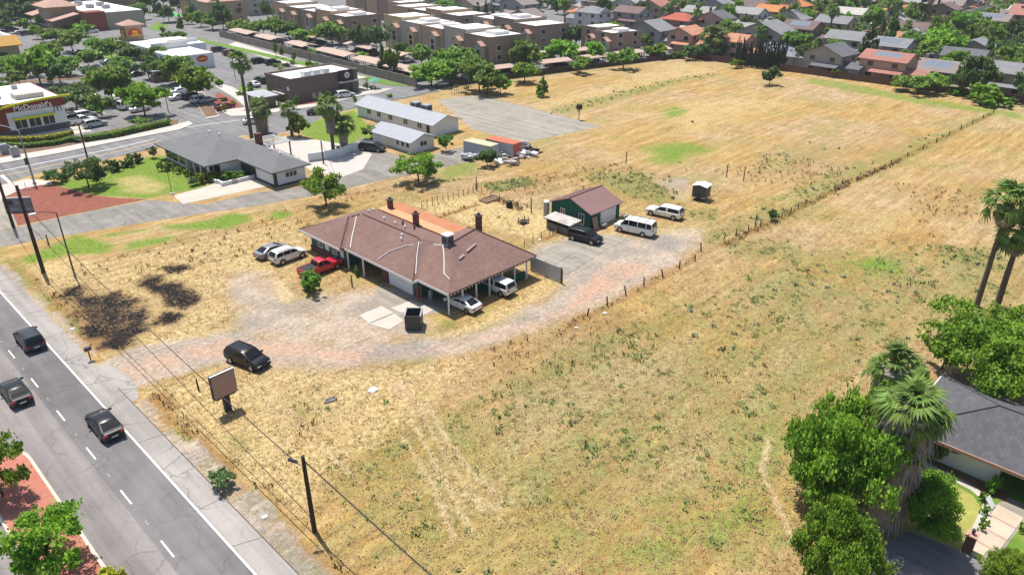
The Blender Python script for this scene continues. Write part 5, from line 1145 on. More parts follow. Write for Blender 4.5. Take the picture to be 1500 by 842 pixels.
# ------------------------------------------------------------------ apartments, carports, walls
M('apt_tan', (0.42, 0.29, 0.19), 0.85, 0.08, 0.4); M('apt_yellow', (0.52, 0.40, 0.23), 0.85, 0.08, 0.4); M('apt_brown', (0.27, 0.20, 0.155), 0.85, 0.08, 0.4); M('apt_grey', (0.40, 0.36, 0.30), 0.85, 0.08, 0.4); M('carport_tile', (0.42, 0.31, 0.25), 0.85, 0.15, 1.0)
M('sound_wall', (0.27, 0.225, 0.185), 0.9, 0.12, 0.8)
def apartments(cx, cy, w, d, rz, H, cols, label, bays=True, hipped=False):
    h = thing('apartment_block', label, 'apartments', (cx, cy, 0), 'apartment blocks with bay windows', R(rz))
    def p(nm, mb, mt, par=None): return inst(nm, mb.mesh(nm, mt), par or h)
    n = max(2, round(d/11)); L = d/n; rr = random.Random(int(cx*7+cy))
    for k in range(n):
        y0 = -d/2 + k*L; hh = H + (0.0, .7, -.3)[k % 3]; xo = (0.0, .9, .4)[k % 3]
        p('wall', MB().box(-w/2+xo, y0, 0, w/2, y0+L, hh), cols[k % len(cols)])
        if hipped: p('roof', MB().hip(-w/2-.5, y0-.4, w/2+.5, y0+L+.4, hh, 2.6, 'y', .25), 'tile_pink')
        else:
            p('parapet', MB().box(-w/2+xo-.06, y0-.05, hh, -w/2+xo+.25, y0+L+.04, hh+.45).box(-w/2+xo+.25, y0-.05, hh, w/2+.05, y0+.2, hh+.45), cols[k % len(cols)])
            p('roof', MB().box(-w/2+xo+.26, y0+.21, hh, w/2-.1, y0+L-.05, hh+.12+.01*k), 'flat_roof')
            if rr.random() < .45: p('roof_room', MB().box(-w/8, y0+L*.3, hh+.1, w/4, y0+L*.7, hh+1.0), 'flat_roof')
        if bays:
            for q in (.28,):
                yb = y0 + L*q; x = -w/2+xo
                p('bay', MB().gwall(x-1.5, yb-1.7, x+.3, yb+1.7, 0, H-1.9, .9, 'x'), ('apt_grey', 'apt_yellow')[k % 2])
                p('bay_roof', MB().hip(x-1.8, yb-2.1, x+.6, yb+2.1, H-1.95, 1.1, 'x', .2, False, False), 'tile_pink')
                for z in (.8, 3.4, 5.0)[:2 if H < 7 else 3]: p('window', MB().box(x-1.56, yb-.8, z, x-1.5, yb+.8, z+1.25), 'window_glass')
            for z in (.9, 3.5, 6.0)[:2 if H < 7 else 3]: p('window', MB().box(-w/2+xo-.05, y0+L*.47, z, -w/2+xo, y0+L*.47+1.4, z+1.2), 'window_glass')
    for x in (-w/2+2.5, w/2-3.5):
        for z in (.9, 3.5, 6.0)[:2 if H < 7 else 3]:
            fr = p('window', MB().box(x-.1, -d/2-.06, z-.1, x+1.7, -d/2, z+1.4), 'white_paint'); p('pane', MB().box(x, -d/2-.09, z, x+1.6, -d/2-.06, z+1.3), 'window_glass', fr)
    return h
TY = ['apt_tan', 'apt_yellow', 'apt_grey']; DK = ['apt_brown', 'apt_tan', 'apt_brown']
apartments(157, 179.5, 13, 60, -8, 9.3, ['apt_brown', 'apt_grey', 'apt_tan', 'apt_grey', 'apt_yellow', 'apt_yellow'], 'tan and yellow apartment block with gabled bays, nearest the car parking roofs')
apartments(160, 253, 14, 58, -5, 8.4, DK, 'dark brown apartment block with white roof, left of the yellow bays')
apartments(189, 180, 14, 36, -10, 8.2, ['apt_brown', 'apt_brown', 'apt_grey'], 'dark brown apartment block with grey bay behind the nearest block')
apartments(196.5, 147.5, 12, 16, -12, 7.2, ['apt_brown'], 'short dark apartment block at the field end of the row')
apartments(192, 224, 14, 46, -8, 7.9, ['apt_brown', 'apt_tan'], 'brown apartment block with white roof behind the yellow bays', False)
apartments(205, 275, 14, 50, -8, 7.9, ['apt_tan', 'apt_brown'], 'tan apartment block with white roof at the back of the estate', False)
apartments(150, 322, 16, 30, -3, 8.4, ['apt_tan', 'apt_grey'], 'tan apartment block with pink tiled roof near the wide drive', False, True)
apartments(176, 345, 16, 44, -3, 8.4, ['apt_grey', 'apt_tan'], 'grey apartment block with pink tiled roof at the far end', False, True)
apartments(120, 405, 60, 14, 0, 8.4, ['apt_tan'], 'long pink tiled apartment block beyond the dark trees', False, True)
cps = []
CARP = [(p_[0], p_[1], L, rz) for p_, L, rz in (((132.5,262),16,-4),((131.5,243),13,-4),((131,222),12,-4),((129.8,200),18,-4),((128.8,181),13,-4),((127.8,164),15,-4),((144,236),13,-4),((143,205),16,-4),((142,186),12,-4))]
for cx, off, L in ((137, 6.5, 9), (149, 6.5, 12), (163, 6.5, 13), (177.5, 6.5, 13), (191, 6.5, 10), (203, 6.5, 8), (169, 20, 13), (184, 19, 10), (199, 18, 10)): CARP.append((cx, fence_n(cx) + off, L, 90 - 13.4))
for cx, cy, L, rz in CARP:
    t = thing('carport', '', 'carport', (cx, cy, 0), 'tiled carports of the apartments', R(rz))
    inst('roof', MB().hip(-2.9, -L/2, 2.9, L/2, 2.35, .55, 'y', .16, False, False).mesh('roof', 'carport_tile'), t)
    for k in range(max(2, round(L/5))+1):
        for x in (-1.6, 1.6): inst('post', MB().box(x-.09, -L/2+.3+(L-.6)*k/max(2, round(L/5))-.09, 0, x+.09, -L/2+.3+(L-.6)*k/max(2, round(L/5))+.09, 2.4).mesh('post', 'dark_trim'), t)
    cps.append((t, P(cx, cy)[0], 'brown tiled carport roof', 'along the field fence' if rz > 45 and cy < fence_n(cx)+10 else 'in the second row by the apartments' if rz > 45 else 'beside the long sound wall' if cx < 135 else 'between the sound wall row and the apartments'))
    nc = int(L/2.9); cl = ['black', 'silver', 'white', 'charcoal', 'grey', 'blue', 'maroon']
    for q in range(nc):
        if random.random() < .62:
            u = -L/2 + 1.5 + 2.9*q; a = R(rz); X_, Y_ = cx - math.sin(a)*u, cy + math.cos(a)*u
            CPC = globals().setdefault('CPCARS', []); CPC.append((X_, Y_, rz + random.choice((0, 180)), random.choice(('sedan', 'suv', 'sedan')), random.choice(cl)))
rank_labels(cps)
lot_cars(CPCARS, 'under the apartment carports', 'cars under the carports')
lot_cars([(138, 250, 85, 'sedan', 'white'), (139, 228, 85, 'suv', 'charcoal'), (138.5, 214, 80, 'sedan', 'silver'), (140, 170, 90, 'sedan', 'grey'), (141.5, 162, 90, 'sedan', 'maroon')] + PXC([(205+300-300,2,0,'sedan','white')])[:0], 'on the apartment drive', 'cars on the apartment drive')
sw = thing('sound_wall', 'long tan block wall between coffee shop drive and apartment carports', 'wall', (121, 151, 0))
n = 20
for k in range(n):
    a = (120.9+6.9*k/n, 151.4+121*k/n); b2 = (120.9+6.9*(k+1)/n, 151.4+121*(k+1)/n)
    MB().prism([(a[0]-.1,a[1]+.04),(a[0]+.1,a[1]+.04),(b2[0]+.1,b2[1]-.04),(b2[0]-.1,b2[1]-.04)], 0, 2.3 + .04*(k % 2)).build('panel', 'sound_wall', sw)
    MB().box(a[0]-.2, a[1]-.2, 0, a[0]+.2, a[1]+.2, 2.55).build('pier', 'sound_wall', sw)
fn = thing('board_fence', 'dark low board fence between field and apartment carports', 'fence', (165, 137, 0))
n = 30
for k in range(n):
    xa, xb = 127 + 80*k/n, 127 + 80*(k+1)/n; ya, yb = fence_n(xa)+.2, fence_n(xb)+.2
    MB().prism([(xa+.05,ya),(xb-.05,yb),(xb-.05,yb+.08),(xa+.05,ya+.08)], .02, 1.3 + .05*(k % 3)).build('panel', 'dark_wood', fn)
bf = thing('board_fence', 'long brown board fence between golden field and suburban houses', 'fence', (207.6, 50, 0))
for k in range(60):
    y = 125.5 - 2.45*k; hh = 1.75 + .06*math.sin(k*1.7)
    MB().box(207.55+.03*(k % 2), y-2.4, 0, 207.63+.03*(k % 2), y, hh).build('panel', 'fence_wood' if k < 38 else M('red_fence', (0.22, 0.115, 0.08), 0.9, 0.25, 1.2), bf)
    MB().box(207.66, y-.06, 0, 207.8, y+.06, hh+.08).build('post', 'fence_wood', bf)
# gate and rails at the end of the street
gt = thing('metal_gate', 'dark open metal gate across the end of the street', 'gate', (*G(672, 137), 0)); gpts = GP([(662,140),(690,134)])
for k in range(9):
    x = gpts[0][0] + (gpts[1][0]-gpts[0][0])*k/8; y = gpts[0][1] + (gpts[1][1]-gpts[0][1])*k/8; MB().tube((x,y,0),(x,y,1.7),.04).build('bar', 'dark_metal', gt)
for z in (.2, 1.0, 1.65): MB().tube((*gpts[0],z),(*gpts[1],z),.035).build('rail', 'dark_metal', gt)

# ------------------------------------------------------------------ suburban houses beyond the back fence
for nm, c_ in dict(roof_grey=(0.215,0.215,0.225), roof_pale=(0.28,0.275,0.275), roof_brown=(0.165,0.115,0.105), roof_slate=(0.125,0.125,0.14), roof_pink=(0.34,0.155,0.125), roof_red=(0.38,0.105,0.07), roof_orange=(0.47,0.19,0.07), roof_salmon=(0.45,0.215,0.135), roof_white=(0.44,0.41,0.385), roof_taupe=(0.235,0.195,0.18)).items():
    M(nm, c_, 0.9, 0.16, 0.35, streak=(tuple(q*.8 for q in c_), (0.3, 0.3, 4)))
for nm, c_ in dict(wall_grey=(0.30,0.285,0.275), wall_tan=(0.36,0.29,0.22), wall_pink=(0.44,0.29,0.23), wall_white=(0.52,0.50,0.47), wall_brown=(0.19,0.15,0.125)).items(): M(nm, c_, 0.85, 0.08, 0.3)
M('solar_glass', (0.16, 0.19, 0.23), 0.2, 0.15, 1.0, spec=0.6)
UW = MB().box(-.5, -.03, 0, .5, .03, 1).mesh('window', 'window_glass')
HOUSES = []
def suburb_house(cx, cy, rz, w, d, st, roof, wall, axis='y', wing=True, solar=False, big=True):
    t = thing('suburban_house', '', 'house', (cx, cy, 0), 'suburban houses beyond the field fence', R(rz))
    H = 2.7*st; rh = .19*(w if axis == 'y' else d) + .2; rr = random.Random(int(cx*13+cy*7))
    def p(nm, mb, mt): return inst(nm, mb.mesh(nm, mt), t)
    p('wall', MB().gwall(-w/2, -d/2, w/2, d/2, 0, H, rh, axis), wall)
    hipped = rr.random() < .3
    p('roof', MB().hip(-w/2-.5, -d/2-.5, w/2+.5, d/2+.5, H-.06, rh+.2, axis, .16, hipped, hipped), roof)
    if wing:
        s = rr.choice((-1, 1)); ww = w*.5; yy = s*(d/2 + 1.5)
        y0, y1 = (min(s*d/2, s*(d/2+5)), max(s*d/2, s*(d/2+5)))
        p('wing_wall', MB().gwall(-ww*.9, y0, ww*.6, y1, 0, 2.6, 1.0, 'y'), wall)
        p('wing_roof', MB().hip(-ww*.9-.4, y0-.4*(s<0), ww*.6+.4, y1+.4*(s>0), 2.55, 1.2, 'y', .16, False, False), roof)
    if st == 2 and rr.random() < .6: p('lean_roof', MB().slab([(-w/2-2.4,-d/2,2.5),(-w/2-.01,-d/2,3.2),(-w/2-.01,d*.2,3.2),(-w/2-2.4,d*.2,2.5)], .14), roof)
    for k in range(st):
        z = .9 + 2.7*k
        for u in (-.28, .25):
            inst('window', UW, t, (-w/2-.02, d*u, z), (0, 0, math.pi/2), (1.5, 1, 1.2)); inst('window', UW, t, (w*u, -d/2-.02, z), (0, 0, 0), (1.4, 1, 1.2))
    if rr.random() < .55: p('chimney', MB().box(w*.2-.4, d*.3-.4, H-1, w*.2+.4, d*.3+.4, H+rh+.9), rr.choice(('wall_brown', 'red_brick', wall)))
    if solar:
        n0 = 3 if axis == 'y' else 3
        for q in range(4):
            z0, z1 = H+.25, H+rh-.1
            if axis == 'y': p('solar_panel', MB().slab([(-w/2+.3,-d*.3+q*1.7,z0),(-.7,-d*.3+q*1.7,z1),(-.7,-d*.3+q*1.7+1.6,z1),(-w/2+.3,-d*.3+q*1.7+1.6,z0)], .08), 'solar_glass')
            else: p('solar_panel', MB().slab([(-w*.3+q*1.7,-d/2+.3,z0),(-w*.3+q*1.7+1.6,-d/2+.3,z0),(-w*.3+q*1.7+1.6,-.7,z1),(-w*.3+q*1.7,-.7,z1)], .08), 'solar_glass')
    HOUSES.append((t, cx, cy, roof, st, solar))
    return t
for px, py, rz, w, d, st, rf_, wl, ax, so_ in (
    (952,66,0,9,13,2,'roof_grey','wall_grey','x',0),(995,50,0,9,12,2,'roof_red','wall_brown','y',0),(1004,73,0,9,9,2,'roof_salmon','wall_pink','x',0),(1066,84,0,8,13,2,'roof_salmon','wall_pink','y',0),
    (1120,70,0,11,15,2,'roof_grey','wall_grey','x',0),(1172,64,0,10,11,2,'roof_brown','wall_brown','y',1),(1212,106,-6,9,11,2,'roof_slate','wall_grey','x',0),(1240,82,0,9,12,2,'roof_grey','wall_grey','y',0),
    (1296,116,-4,8,12,2,'roof_pink','wall_pink','y',1),(1370,115,0,10,13,1,'roof_taupe','wall_grey','y',1),(1468,136,0,9,12,2,'roof_grey','wall_tan','y',0),(1392,93,0,9,18,1,'roof_slate','wall_grey','y',0),
    (1428,82,0,11,12,1,'roof_grey','wall_grey','x',0),(1340,52,0,9,14,1,'roof_brown','wall_tan','y',0),(1372,46,0,9,13,1,'roof_brown','wall_tan','x',0),(1478,60,0,10,14,1,'roof_grey','wall_grey','y',0),
    (1240,40,0,9,13,2,'roof_white','wall_white','y',0),(760,24,0,10,14,2,'roof_taupe','wall_grey','x',0),(772,33,0,9,12,1,'roof_taupe','wall_grey','x',0),(690,14,0,10,14,1,'roof_taupe','wall_tan','x',0),(868,38,0,9,12,2,'roof_grey','wall_white','y',0),
    (925,38,0,9,12,2,'roof_brown','wall_grey','y',0),(1130,36,0,9,12,2,'roof_orange','wall_tan','y',0),(1096,40,0,9,11,2,'roof_pale','wall_white','y',0),(1025,38,0,9,12,2,'roof_pale','wall_grey','y',0)):
    suburb_house(*G(px, py), rz, w, d, st, rf_, wl, ax, True, bool(so_))
rrh = random.Random(5)
RC = ['roof_grey']*5 + ['roof_taupe']*4 + ['roof_brown']*3 + ['roof_slate']*2 + ['roof_pale']*3 + ['roof_pink', 'roof_salmon', 'roof_orange', 'roof_white', 'roof_salmon']
for X_ in (222, 239, 263, 283, 309, 329, 355, 376, 402, 424, 450, 474, 500):
    Y_ = -40 + rrh.uniform(0, 8)
    while Y_ < 330:
        Y_ += rrh.uniform(13, 17)
        x, y = X_ + rrh.uniform(-2.5, 2.5), Y_
        px, py = P(x, y, 2)
        if not (-40 < px < 1560 and -28 < py < 130) or y > fence_n(x)+30 and x < 235: continue
        if x < 262 and y > 150 or x < 268 and y < 72: continue
        if any(math.hypot(x-a, y-b2) < 14 for _, a, b2, _, _, _ in HOUSES): continue
        suburb_house(x, y, rrh.uniform(-5, 5), rrh.uniform(8, 10.5), rrh.uniform(10.5, 14), rrh.choice((1, 2, 2)), rrh.choice(RC), rrh.choice(('wall_grey', 'wall_tan', 'wall_pink', 'wall_white', 'wall_grey', 'wall_brown')), rrh.choice('xy'), rrh.random() < .7, rrh.random() < .1)
RN = dict(roof_grey='grey', roof_pale='pale grey', roof_brown='brown', roof_slate='dark slate', roof_pink='pink', roof_red='red', roof_orange='orange', roof_salmon='salmon tiled', roof_white='whitish', roof_taupe='taupe')
def band(x): return 'behind the field fence' if x < 231 else 'in suburb row two' if x < 252 else 'in the mid suburb' if x < 320 else 'in the far suburb' if x < 390 else 'at the suburb end'
rank_labels([(t, P(x, y, 3)[0], f"{RN[rf_]} roofed {'two' if st > 1.2 else 'one'} storey house{' with panels' if so_ else ''}", band(x)) for t, x, y, rf_, st, so_ in HOUSES])
# ---- grey roofed house at the lower right corner
h = thing('house', 'white walled house with dark slate hipped roof beside the big bushes', 'house', (61, 0, 0))
MB().box(57.3, 3.9, 0, 65.4, 9.6, 2.45).box(60.2, -14, 0, 65.4, 3.9, 2.45).build('wall', 'white_wall', h)
MB().hip(56.1, -16, 66.4, 10.9, 2.6, 1.9, 'y', .2).build('roof', 'slate_shingle', h)
mb = MB(); mb.tube((61.25,-10.8,4.53),(61.25,5.7,4.53),.07,.07,6); mb.tube((61.25,5.7,4.53),(56.1,10.9,2.64),.07,.07,6); mb.tube((61.25,5.7,4.53),(66.4,10.9,2.64),.07,.07,6); mb.build('ridge_cap', M('slate_ridge', (0.07,0.07,0.08), 0.9), h)
MB().box(56.02, -16, 2.32, 56.10, 10.9, 2.6).build('fascia', 'slab_strip', h); MB().box(56.6, 10.9, 2.32, 66, 10.98, 2.6).build('fascia', 'white_paint', h)
MB().box(57.22, 4.6, 2.0, 57.3, 6.4, 2.42).build('window', 'raw_board', h); MB().box(60.1, -8, .05, 60.2, 2.6, 2.2).build('garage_door', 'dark_wood', h); MB().box(56.3,-2.2,0,56.5,-2.0,2.4).build('post','white_paint',h)
mb = MB(); mb.tube((57.9,.9,3.2),(57.9,.9,4.0),.05); mb.tube((57.5,.7,3.75),(58.4,1.1,3.95),.03); mb.build('aerial', 'grey_metal', h)
pc = thing('gate_pillar', 'brown brick pillar with lamp at the mouth of the corner driveway', 'pillar', (*G(1416, 806), 0)); x, y = G(1416, 806)
for k in range(6): MB().box(x-.3+.01*(k%2), y-.3, .24*k, x+.3, y+.3-.01*(k%2), .24*k+.23).build('brick_course', M('pillar_brick', (0.16,0.085,0.06), 0.9, 0.3, 4.0), pc)
MB().box(x-.36, y-.36, 1.44, x+.36, y+.36, 1.54).build('cap', 'slab_strip', pc); MB().tube((x,y,1.54),(x,y,1.95),.09,.13,8).build('lamp', 'dark_metal', pc)
t = thing('yard_sign', 'small white board standing among the shrubs by the driveway', 'board', (*G(1448, 741), 0)); x, y = G(1448, 741); MB().slab([(x-.35,y-.3,.1),(x+.3,y-.35,.1),(x+.35,y+.2,.75),(x-.3,y+.3,.75)],.05).build('board', 'white_paint', t)

# ------------------------------------------------------------------ trees, palms, shrubs
def leaf_quads(pts, nrm, size, name, mat, asp=0.7):
    n = len(pts); rnd = RNG.normal(size=(n, 3)); nn = nrm*0.55 + rnd*0.75 + np.array([0, 0, .45]); nn /= np.linalg.norm(nn, axis=1)[:, None]
    a = np.cross(nn, RNG.normal(size=(n, 3))); a /= np.linalg.norm(a, axis=1)[:, None] + 1e-9; b = np.cross(nn, a)
    s = size*RNG.uniform(0.55, 1.35, n)[:, None]
    bend = nn*s*0.25
    v = np.stack([pts - a*s, pts + b*s*asp + bend, pts + a*s, pts - b*s*asp + bend], 1).astype(np.float32)
    me = bpy.data.meshes.new(name); me.vertices.add(n*4); me.vertices.foreach_set('co', v.ravel())
    idx = np.arange(n*4, dtype=np.int32).reshape(n, 4)
    me.loops.add(n*4); me.loops.foreach_set('vertex_index', idx.ravel()); me.polygons.add(n)
    me.polygons.foreach_set('loop_start', np.arange(0, n*4, 4, dtype=np.int32)); me.update(calc_edges=True); me.materials.append(MATS[mat])
    return me
def crown(seed, n, size, style='round', mat='leaf_mid'):
    """unit crown: radius about 1, height 0..1"""
    r = np.random.default_rng(seed); P_ = []; N_ = []
    if style == 'round':
        L = 30; c = r.normal(size=(L, 3)); c /= np.linalg.norm(c, axis=1)[:, None]; c *= r.uniform(.3, .95, L)[:, None]; c[:,2] = c[:,2]*.44 + .5; rad = r.uniform(.15, .36, L)
    elif style == 'open':
        L = 34; c = r.normal(size=(L, 3)); c /= np.linalg.norm(c, axis=1)[:, None]; c *= r.uniform(.35, 1.0, L)[:, None]; c[:,2] = c[:,2]*.47 + .5; rad = r.uniform(.08, .23, L)
    elif style == 'flat':
        L = 20; a = r.uniform(0, 6.28, L); q = r.uniform(0, .8, L)**.7; c = np.stack([q*np.cos(a), q*np.sin(a), .6 - .35*q**2 + r.uniform(-.22, .12, L)], -1); rad = r.uniform(.2, .36, L)
    elif style == 'cone':
        L = 34; z = r.uniform(.03, .97, L); a = r.uniform(0, 6.28, L); q = (1-z)*.78*r.uniform(.5, 1, L); c = np.stack([q*np.cos(a), q*np.sin(a), z], -1); rad = .12 + (1-z)*.26
    elif style == 'column':
        L = 22; z = np.linspace(.06, .95, L); a = r.uniform(0, 6.28, L); q = .25*np.sin(np.pi*np.clip(z*.8+.12, 0, 1)); c = np.stack([q*np.cos(a), q*np.sin(a), z], -1); rad = .2 + .62*np.sin(np.pi*np.clip(z*.75+.2, 0, 1))
    else:
        L = 9; a = r.uniform(0, 6.28, L); q = r.uniform(.1, .7, L); c = np.stack([q*np.cos(a), q*np.sin(a), r.uniform(.25, .62, L)], -1); rad = r.uniform(.28, .5, L)
    zs = .5 if style in ('round', 'open', 'flat') else (.10 if style == 'column' else .30 if style == 'cone' else .75)
    w = rad**2; w = w/w.sum(); k = r.choice(L, n, p=w)
    d = r.normal(size=(n, 3)); d /= np.linalg.norm(d, axis=1)[:, None]
    sh = r.uniform(.25, 1.25, n)**.6*r.uniform(.9, 1.15, L)[k]
    nc = max(14, n//(90 if n > 9000 else 44 if n > 4000 else 30)); kc = r.choice(L, nc, p=w); dc = r.normal(size=(nc, 3)); dc /= np.linalg.norm(dc, axis=1)[:, None]   # twig clusters on the lobes
    pc = c[kc] + dc*(rad[kc]*r.uniform(.5, 1.2, nc)**.7)[:, None]*np.array([1, 1, zs])
    j = r.integers(0, nc, n); d = d*.6 + dc[j]; d /= np.linalg.norm(d, axis=1)[:, None]
    p = pc[j] + r.normal(size=(n, 3))*np.array([1, 1, max(zs, .4)])*(.062 if n > 9000 else .08 if style in ('round', 'flat', 'open') else .065)
    p[:,2] = np.clip(p[:,2], .015, 1.15)
    return leaf_quads(p, d, size, 'crown', mat)
CR = {'round': [crown(s, 2600, .085) for s in (1, 2, 3, 4)], 'open': [crown(s, 2300, .085, 'open') for s in (11, 12, 13)], 'cone': [crown(s, 2200, .085, 'cone') for s in (21, 22)],
      'column': [crown(s, 1300, .11, 'column') for s in (31, 32)], 'shrub': [crown(s, 800, .12, 'shrub') for s in (41, 42, 43)], 'flat': [crown(s, 2400, .08, 'flat') for s in (51, 52)],
      'big': [crown(s, 32000, .025, 'round') for s in (61, 62, 63)], 'bigopen': [crown(s, 5600, .046, 'open') for s in (71, 72)]}
def trunk_mesh(seed, limbs=5, h=1.0):
    r = random.Random(seed); mb = MB()
    mb.path([(0,0,-.02),(.015,.01,.25),(r.uniform(-.03,.03),.02,.5)], [.055,.042,.034], 7)
    for k in range(limbs):
        a = 6.28*k/limbs + r.uniform(-.4,.4); q = r.uniform(.18,.34); z0 = r.uniform(.32,.48)
        mb.path([(0,.01,z0),(q*.5*math.cos(a),q*.5*math.sin(a),z0+.16),(q*math.cos(a),q*math.sin(a),z0+.36)], [.028,.020,.008], 5)
    return mb.mesh('trunk', 'bark')
TRK = [trunk_mesh(s) for s in range(4)]
LOOK = {'m': ('round','leaf_mid','mid green tree','tree','round_tree'), 'b': ('round','leaf_bright','bright green tree','tree','round_tree'), 'k': ('round','leaf_dark','dark green tree','tree','round_tree'), 'o': ('open','leaf_olive','pale olive tree','tree','olive_tree'),
        'l': ('open','leaf_mid','loose mid green tree','tree','round_tree'), 'd': ('cone','leaf_dark','dark conifer','conifer','conifer'), 'x': ('cone','leaf_mid','narrow green conifer','conifer','conifer'), 'c': ('column','leaf_cypress','dark cypress','cypress','cypress'),
        's': ('shrub','leaf_mid','green shrub','shrub','shrub'), 'S': ('shrub','leaf_dark','dark green shrub','shrub','shrub'), 'y': ('shrub','leaf_yellow','yellow green shrub','shrub','shrub'), 'B': ('shrub','leaf_bright','bright green shrub','shrub','shrub'),
        'f': ('flat','leaf_bright','bright spreading tree','tree','round_tree'), 'G': ('big','leaf_bright','bright leafy bush','bush','leafy_bush'), 'H': ('big','leaf_bright','dense leafy tree','tree','round_tree'), 'M': ('bigopen','leaf_bright','young open crowned tree','tree','street_tree'),
        'K': ('bigopen','leaf_dark','dark open crowned tree','tree','round_tree'), 'A': ('bigopen','leaf_bright','bright round crowned tree','tree','round_tree')}
TREES = []
def height_to(X, Y, ty):
    lo, hi = 0.0, 36.0
    for _ in range(30):
        m_ = (lo+hi)/2
        if P(X, Y, m_)[1] > ty: lo = m_
        else: hi = m_
    return lo
def tree_at(X, Y, H, r, kind, place, group=None, label=None, name=None, low=None):
    st, mt, look, cat, nm = LOOK[kind]; t = thing(name or nm, label or '', cat, (X, Y, 0), group or 'trees and shrubs ' + place, random.uniform(0, 6.28))
    shrub = st in ('shrub',); z0 = low if low is not None else 0 if shrub or st == 'column' else (.06 if st == 'cone' else .22)*H
    me = random.choice(CR[st])
    if st == 'column': sc = (r*1.0, r*1.0, H)
    else: sc = (r/.95, r/.95, (H - z0)/.98)
    if not (shrub and r < 1.3): inst('trunk', random.choice(TRK), t, (0,0,0), (0,0,random.uniform(0,6)), (max(r*.8, H*.32), max(r*.8, H*.32), H*.82), None)
    inst('crown', me, t, (0, 0, z0), (0, 0, random.uniform(0, 6.28)), sc, mt)
    if not label: TREES.append((t, P(X, Y)[0], look, place))
    return t
def trees(lst, place, group=None, kw=1.0):
    for cx, by, ty, w, kind in lst:
        X, Y = G(cx, by); s, fs = scale_at(X, Y); r = w*kw/2/s
        if ty >= by: ty = by - w*.8
        H = max(.4, height_to(X, Y, ty + w*.10))
        tree_at(X, Y, H, r, kind, place, group)
def palm_frond(seed, n=11):
    r = random.Random(seed); mb = MB(); L = 1.0
    mb.path([(0,0,0),(.35,0,.10),(.62,0,.08)], [.022,.016,.012], 4)
    for k in range(n):
        a = R(-68 + 136*k/(n-1)); q = .50*(1 - .12*abs(k-(n-1)/2)/n)*r.uniform(.85,1.1); w = .052
        bx_, by_ = .60, 0; mx, my = bx_ + q*.55*math.cos(a), q*.55*math.sin(a); ex, ey = bx_ + q*math.cos(a), q*math.sin(a)
        px_, py_ = -math.sin(a)*w, math.cos(a)*w; dz = -.06 - .26*r.random()
        mb.add([(bx_,by_,.085),(mx+px_,my+py_,.07),(mx-px_,my-py_,.07),(mx,my,.11),(ex,ey,dz)], [(0,1,3),(0,3,2),(1,4,3),(3,4,2)])
    return mb.mesh('frond', 'leaf_palm')
FR = [palm_frond(s) for s in range(3)]; FRD = [f.copy() for f in FR]
for f in FRD: f.materials[0] = MATS['dead_frond']
def frond_tf(k, n, L, r):
    t = k/(n-1); az = k*2.39996 + r.uniform(-.2,.2); el = R(80 - 140*t**0.9 + r.uniform(-14,14)); s = L*r.uniform(.7,1.15)*(1 - .25*(t > .75)); tw = Matrix.Rotation(r.uniform(-.5,.5), 4, 'X')
    return Matrix.Rotation(az, 4, 'Z') @ Matrix.Rotation(-el, 4, 'Y') @ tw @ Matrix.Scale(s, 4)
def joined_palm(seed, n=46):
    r = random.Random(seed); mb = MB()
    for k in range(n):
        m_ = r.choice(FR); T_ = frond_tf(k, n, 1.0, r)
        mb.add([T_ @ v.co for v in m_.vertices], [tuple(p_.vertices) for p_ in m_.polygons])
    return mb.mesh('crown', 'leaf_palm')
JP = [joined_palm(s) for s in (1, 2)]
def skirt_mesh(seed):
    r = random.Random(seed); mb = MB()
    for k in range(900):
        z = -r.random()**1.0; a = r.uniform(0, 6.28); q = (.78 + .22*(1+z))*r.uniform(.8,1.08); w = r.uniform(.03, .08)
        x, y = q*math.cos(a), q*math.sin(a); tx_, ty_ = -math.sin(a)*w, math.cos(a)*w; dl = r.uniform(.06,.16)
        mb.add([(x*.75+tx_,y*.75+ty_,z+dl*.3),(x*.75-tx_,y*.75-ty_,z+dl*.3),(x*1.05-tx_*.2,y*1.05-ty_*.2,z-dl),(x*1.05+tx_*.2,y*1.05+ty_*.2,z-dl)], [(0,1,2,3)])
    mb.tube((0,0,-1),(0,0,.02),.66,.86,12)
    return mb.mesh('dead_skirt', 'dead_frond')
SK = skirt_mesh(3)
def palm(px, by, ty, rc, place, label=None, near=False, skirt=(0.9, 1.6), tr=0.28, nf=46):
    X, Y = G(px, by); s, _ = scale_at(X, Y); H = height_to(X, Y, ty)   # ty: heart of the crown
    t = thing('fan_palm', label or '', 'palm', (X, Y, 0), 'fan palms', random.uniform(0, 6)); r = random.Random(int(px))
    mb = MB(); n = 8
    for k in range(n): z0, z1 = H*k/n, H*(k+1)/n; mb.tube((0,0,z0-.02),(0,0,z1),tr*(1.25-.45*k/n),tr*(1.25-.45*(k+1)/n)*1.04,10)
    inst('trunk', mb.mesh('trunk', 'palm_bark'), t)
    inst('dead_skirt', SK, t, (0,0,H*.99), (0,0,0), (skirt[0], skirt[0], skirt[1]))
    if near:
        for k in range(nf):
            m_ = frond_tf(k, nf, rc, r); o = inst('frond', r.choice(FR), t, (0,0,H)); o.matrix_local = Matrix.Translation((0,0,H)) @ m_
        for k in range(12):
            m_ = Matrix.Rotation(k*2.4, 4, 'Z') @ Matrix.Rotation(R(62 + r.uniform(0,20)), 4, 'Y') @ Matrix.Scale(rc*.8, 4); o = inst('frond', r.choice(FRD), t, (0,0,H-.2)); o.matrix_local = Matrix.Translation((0,0,H-.25)) @ m_
    else: inst('crown', r.choice(JP), t, (0,0,H), (0,0,r.uniform(0,6)), (rc, rc, rc))
    if not label: TREES.append((t, P(X, Y)[0], 'fan palm', place))
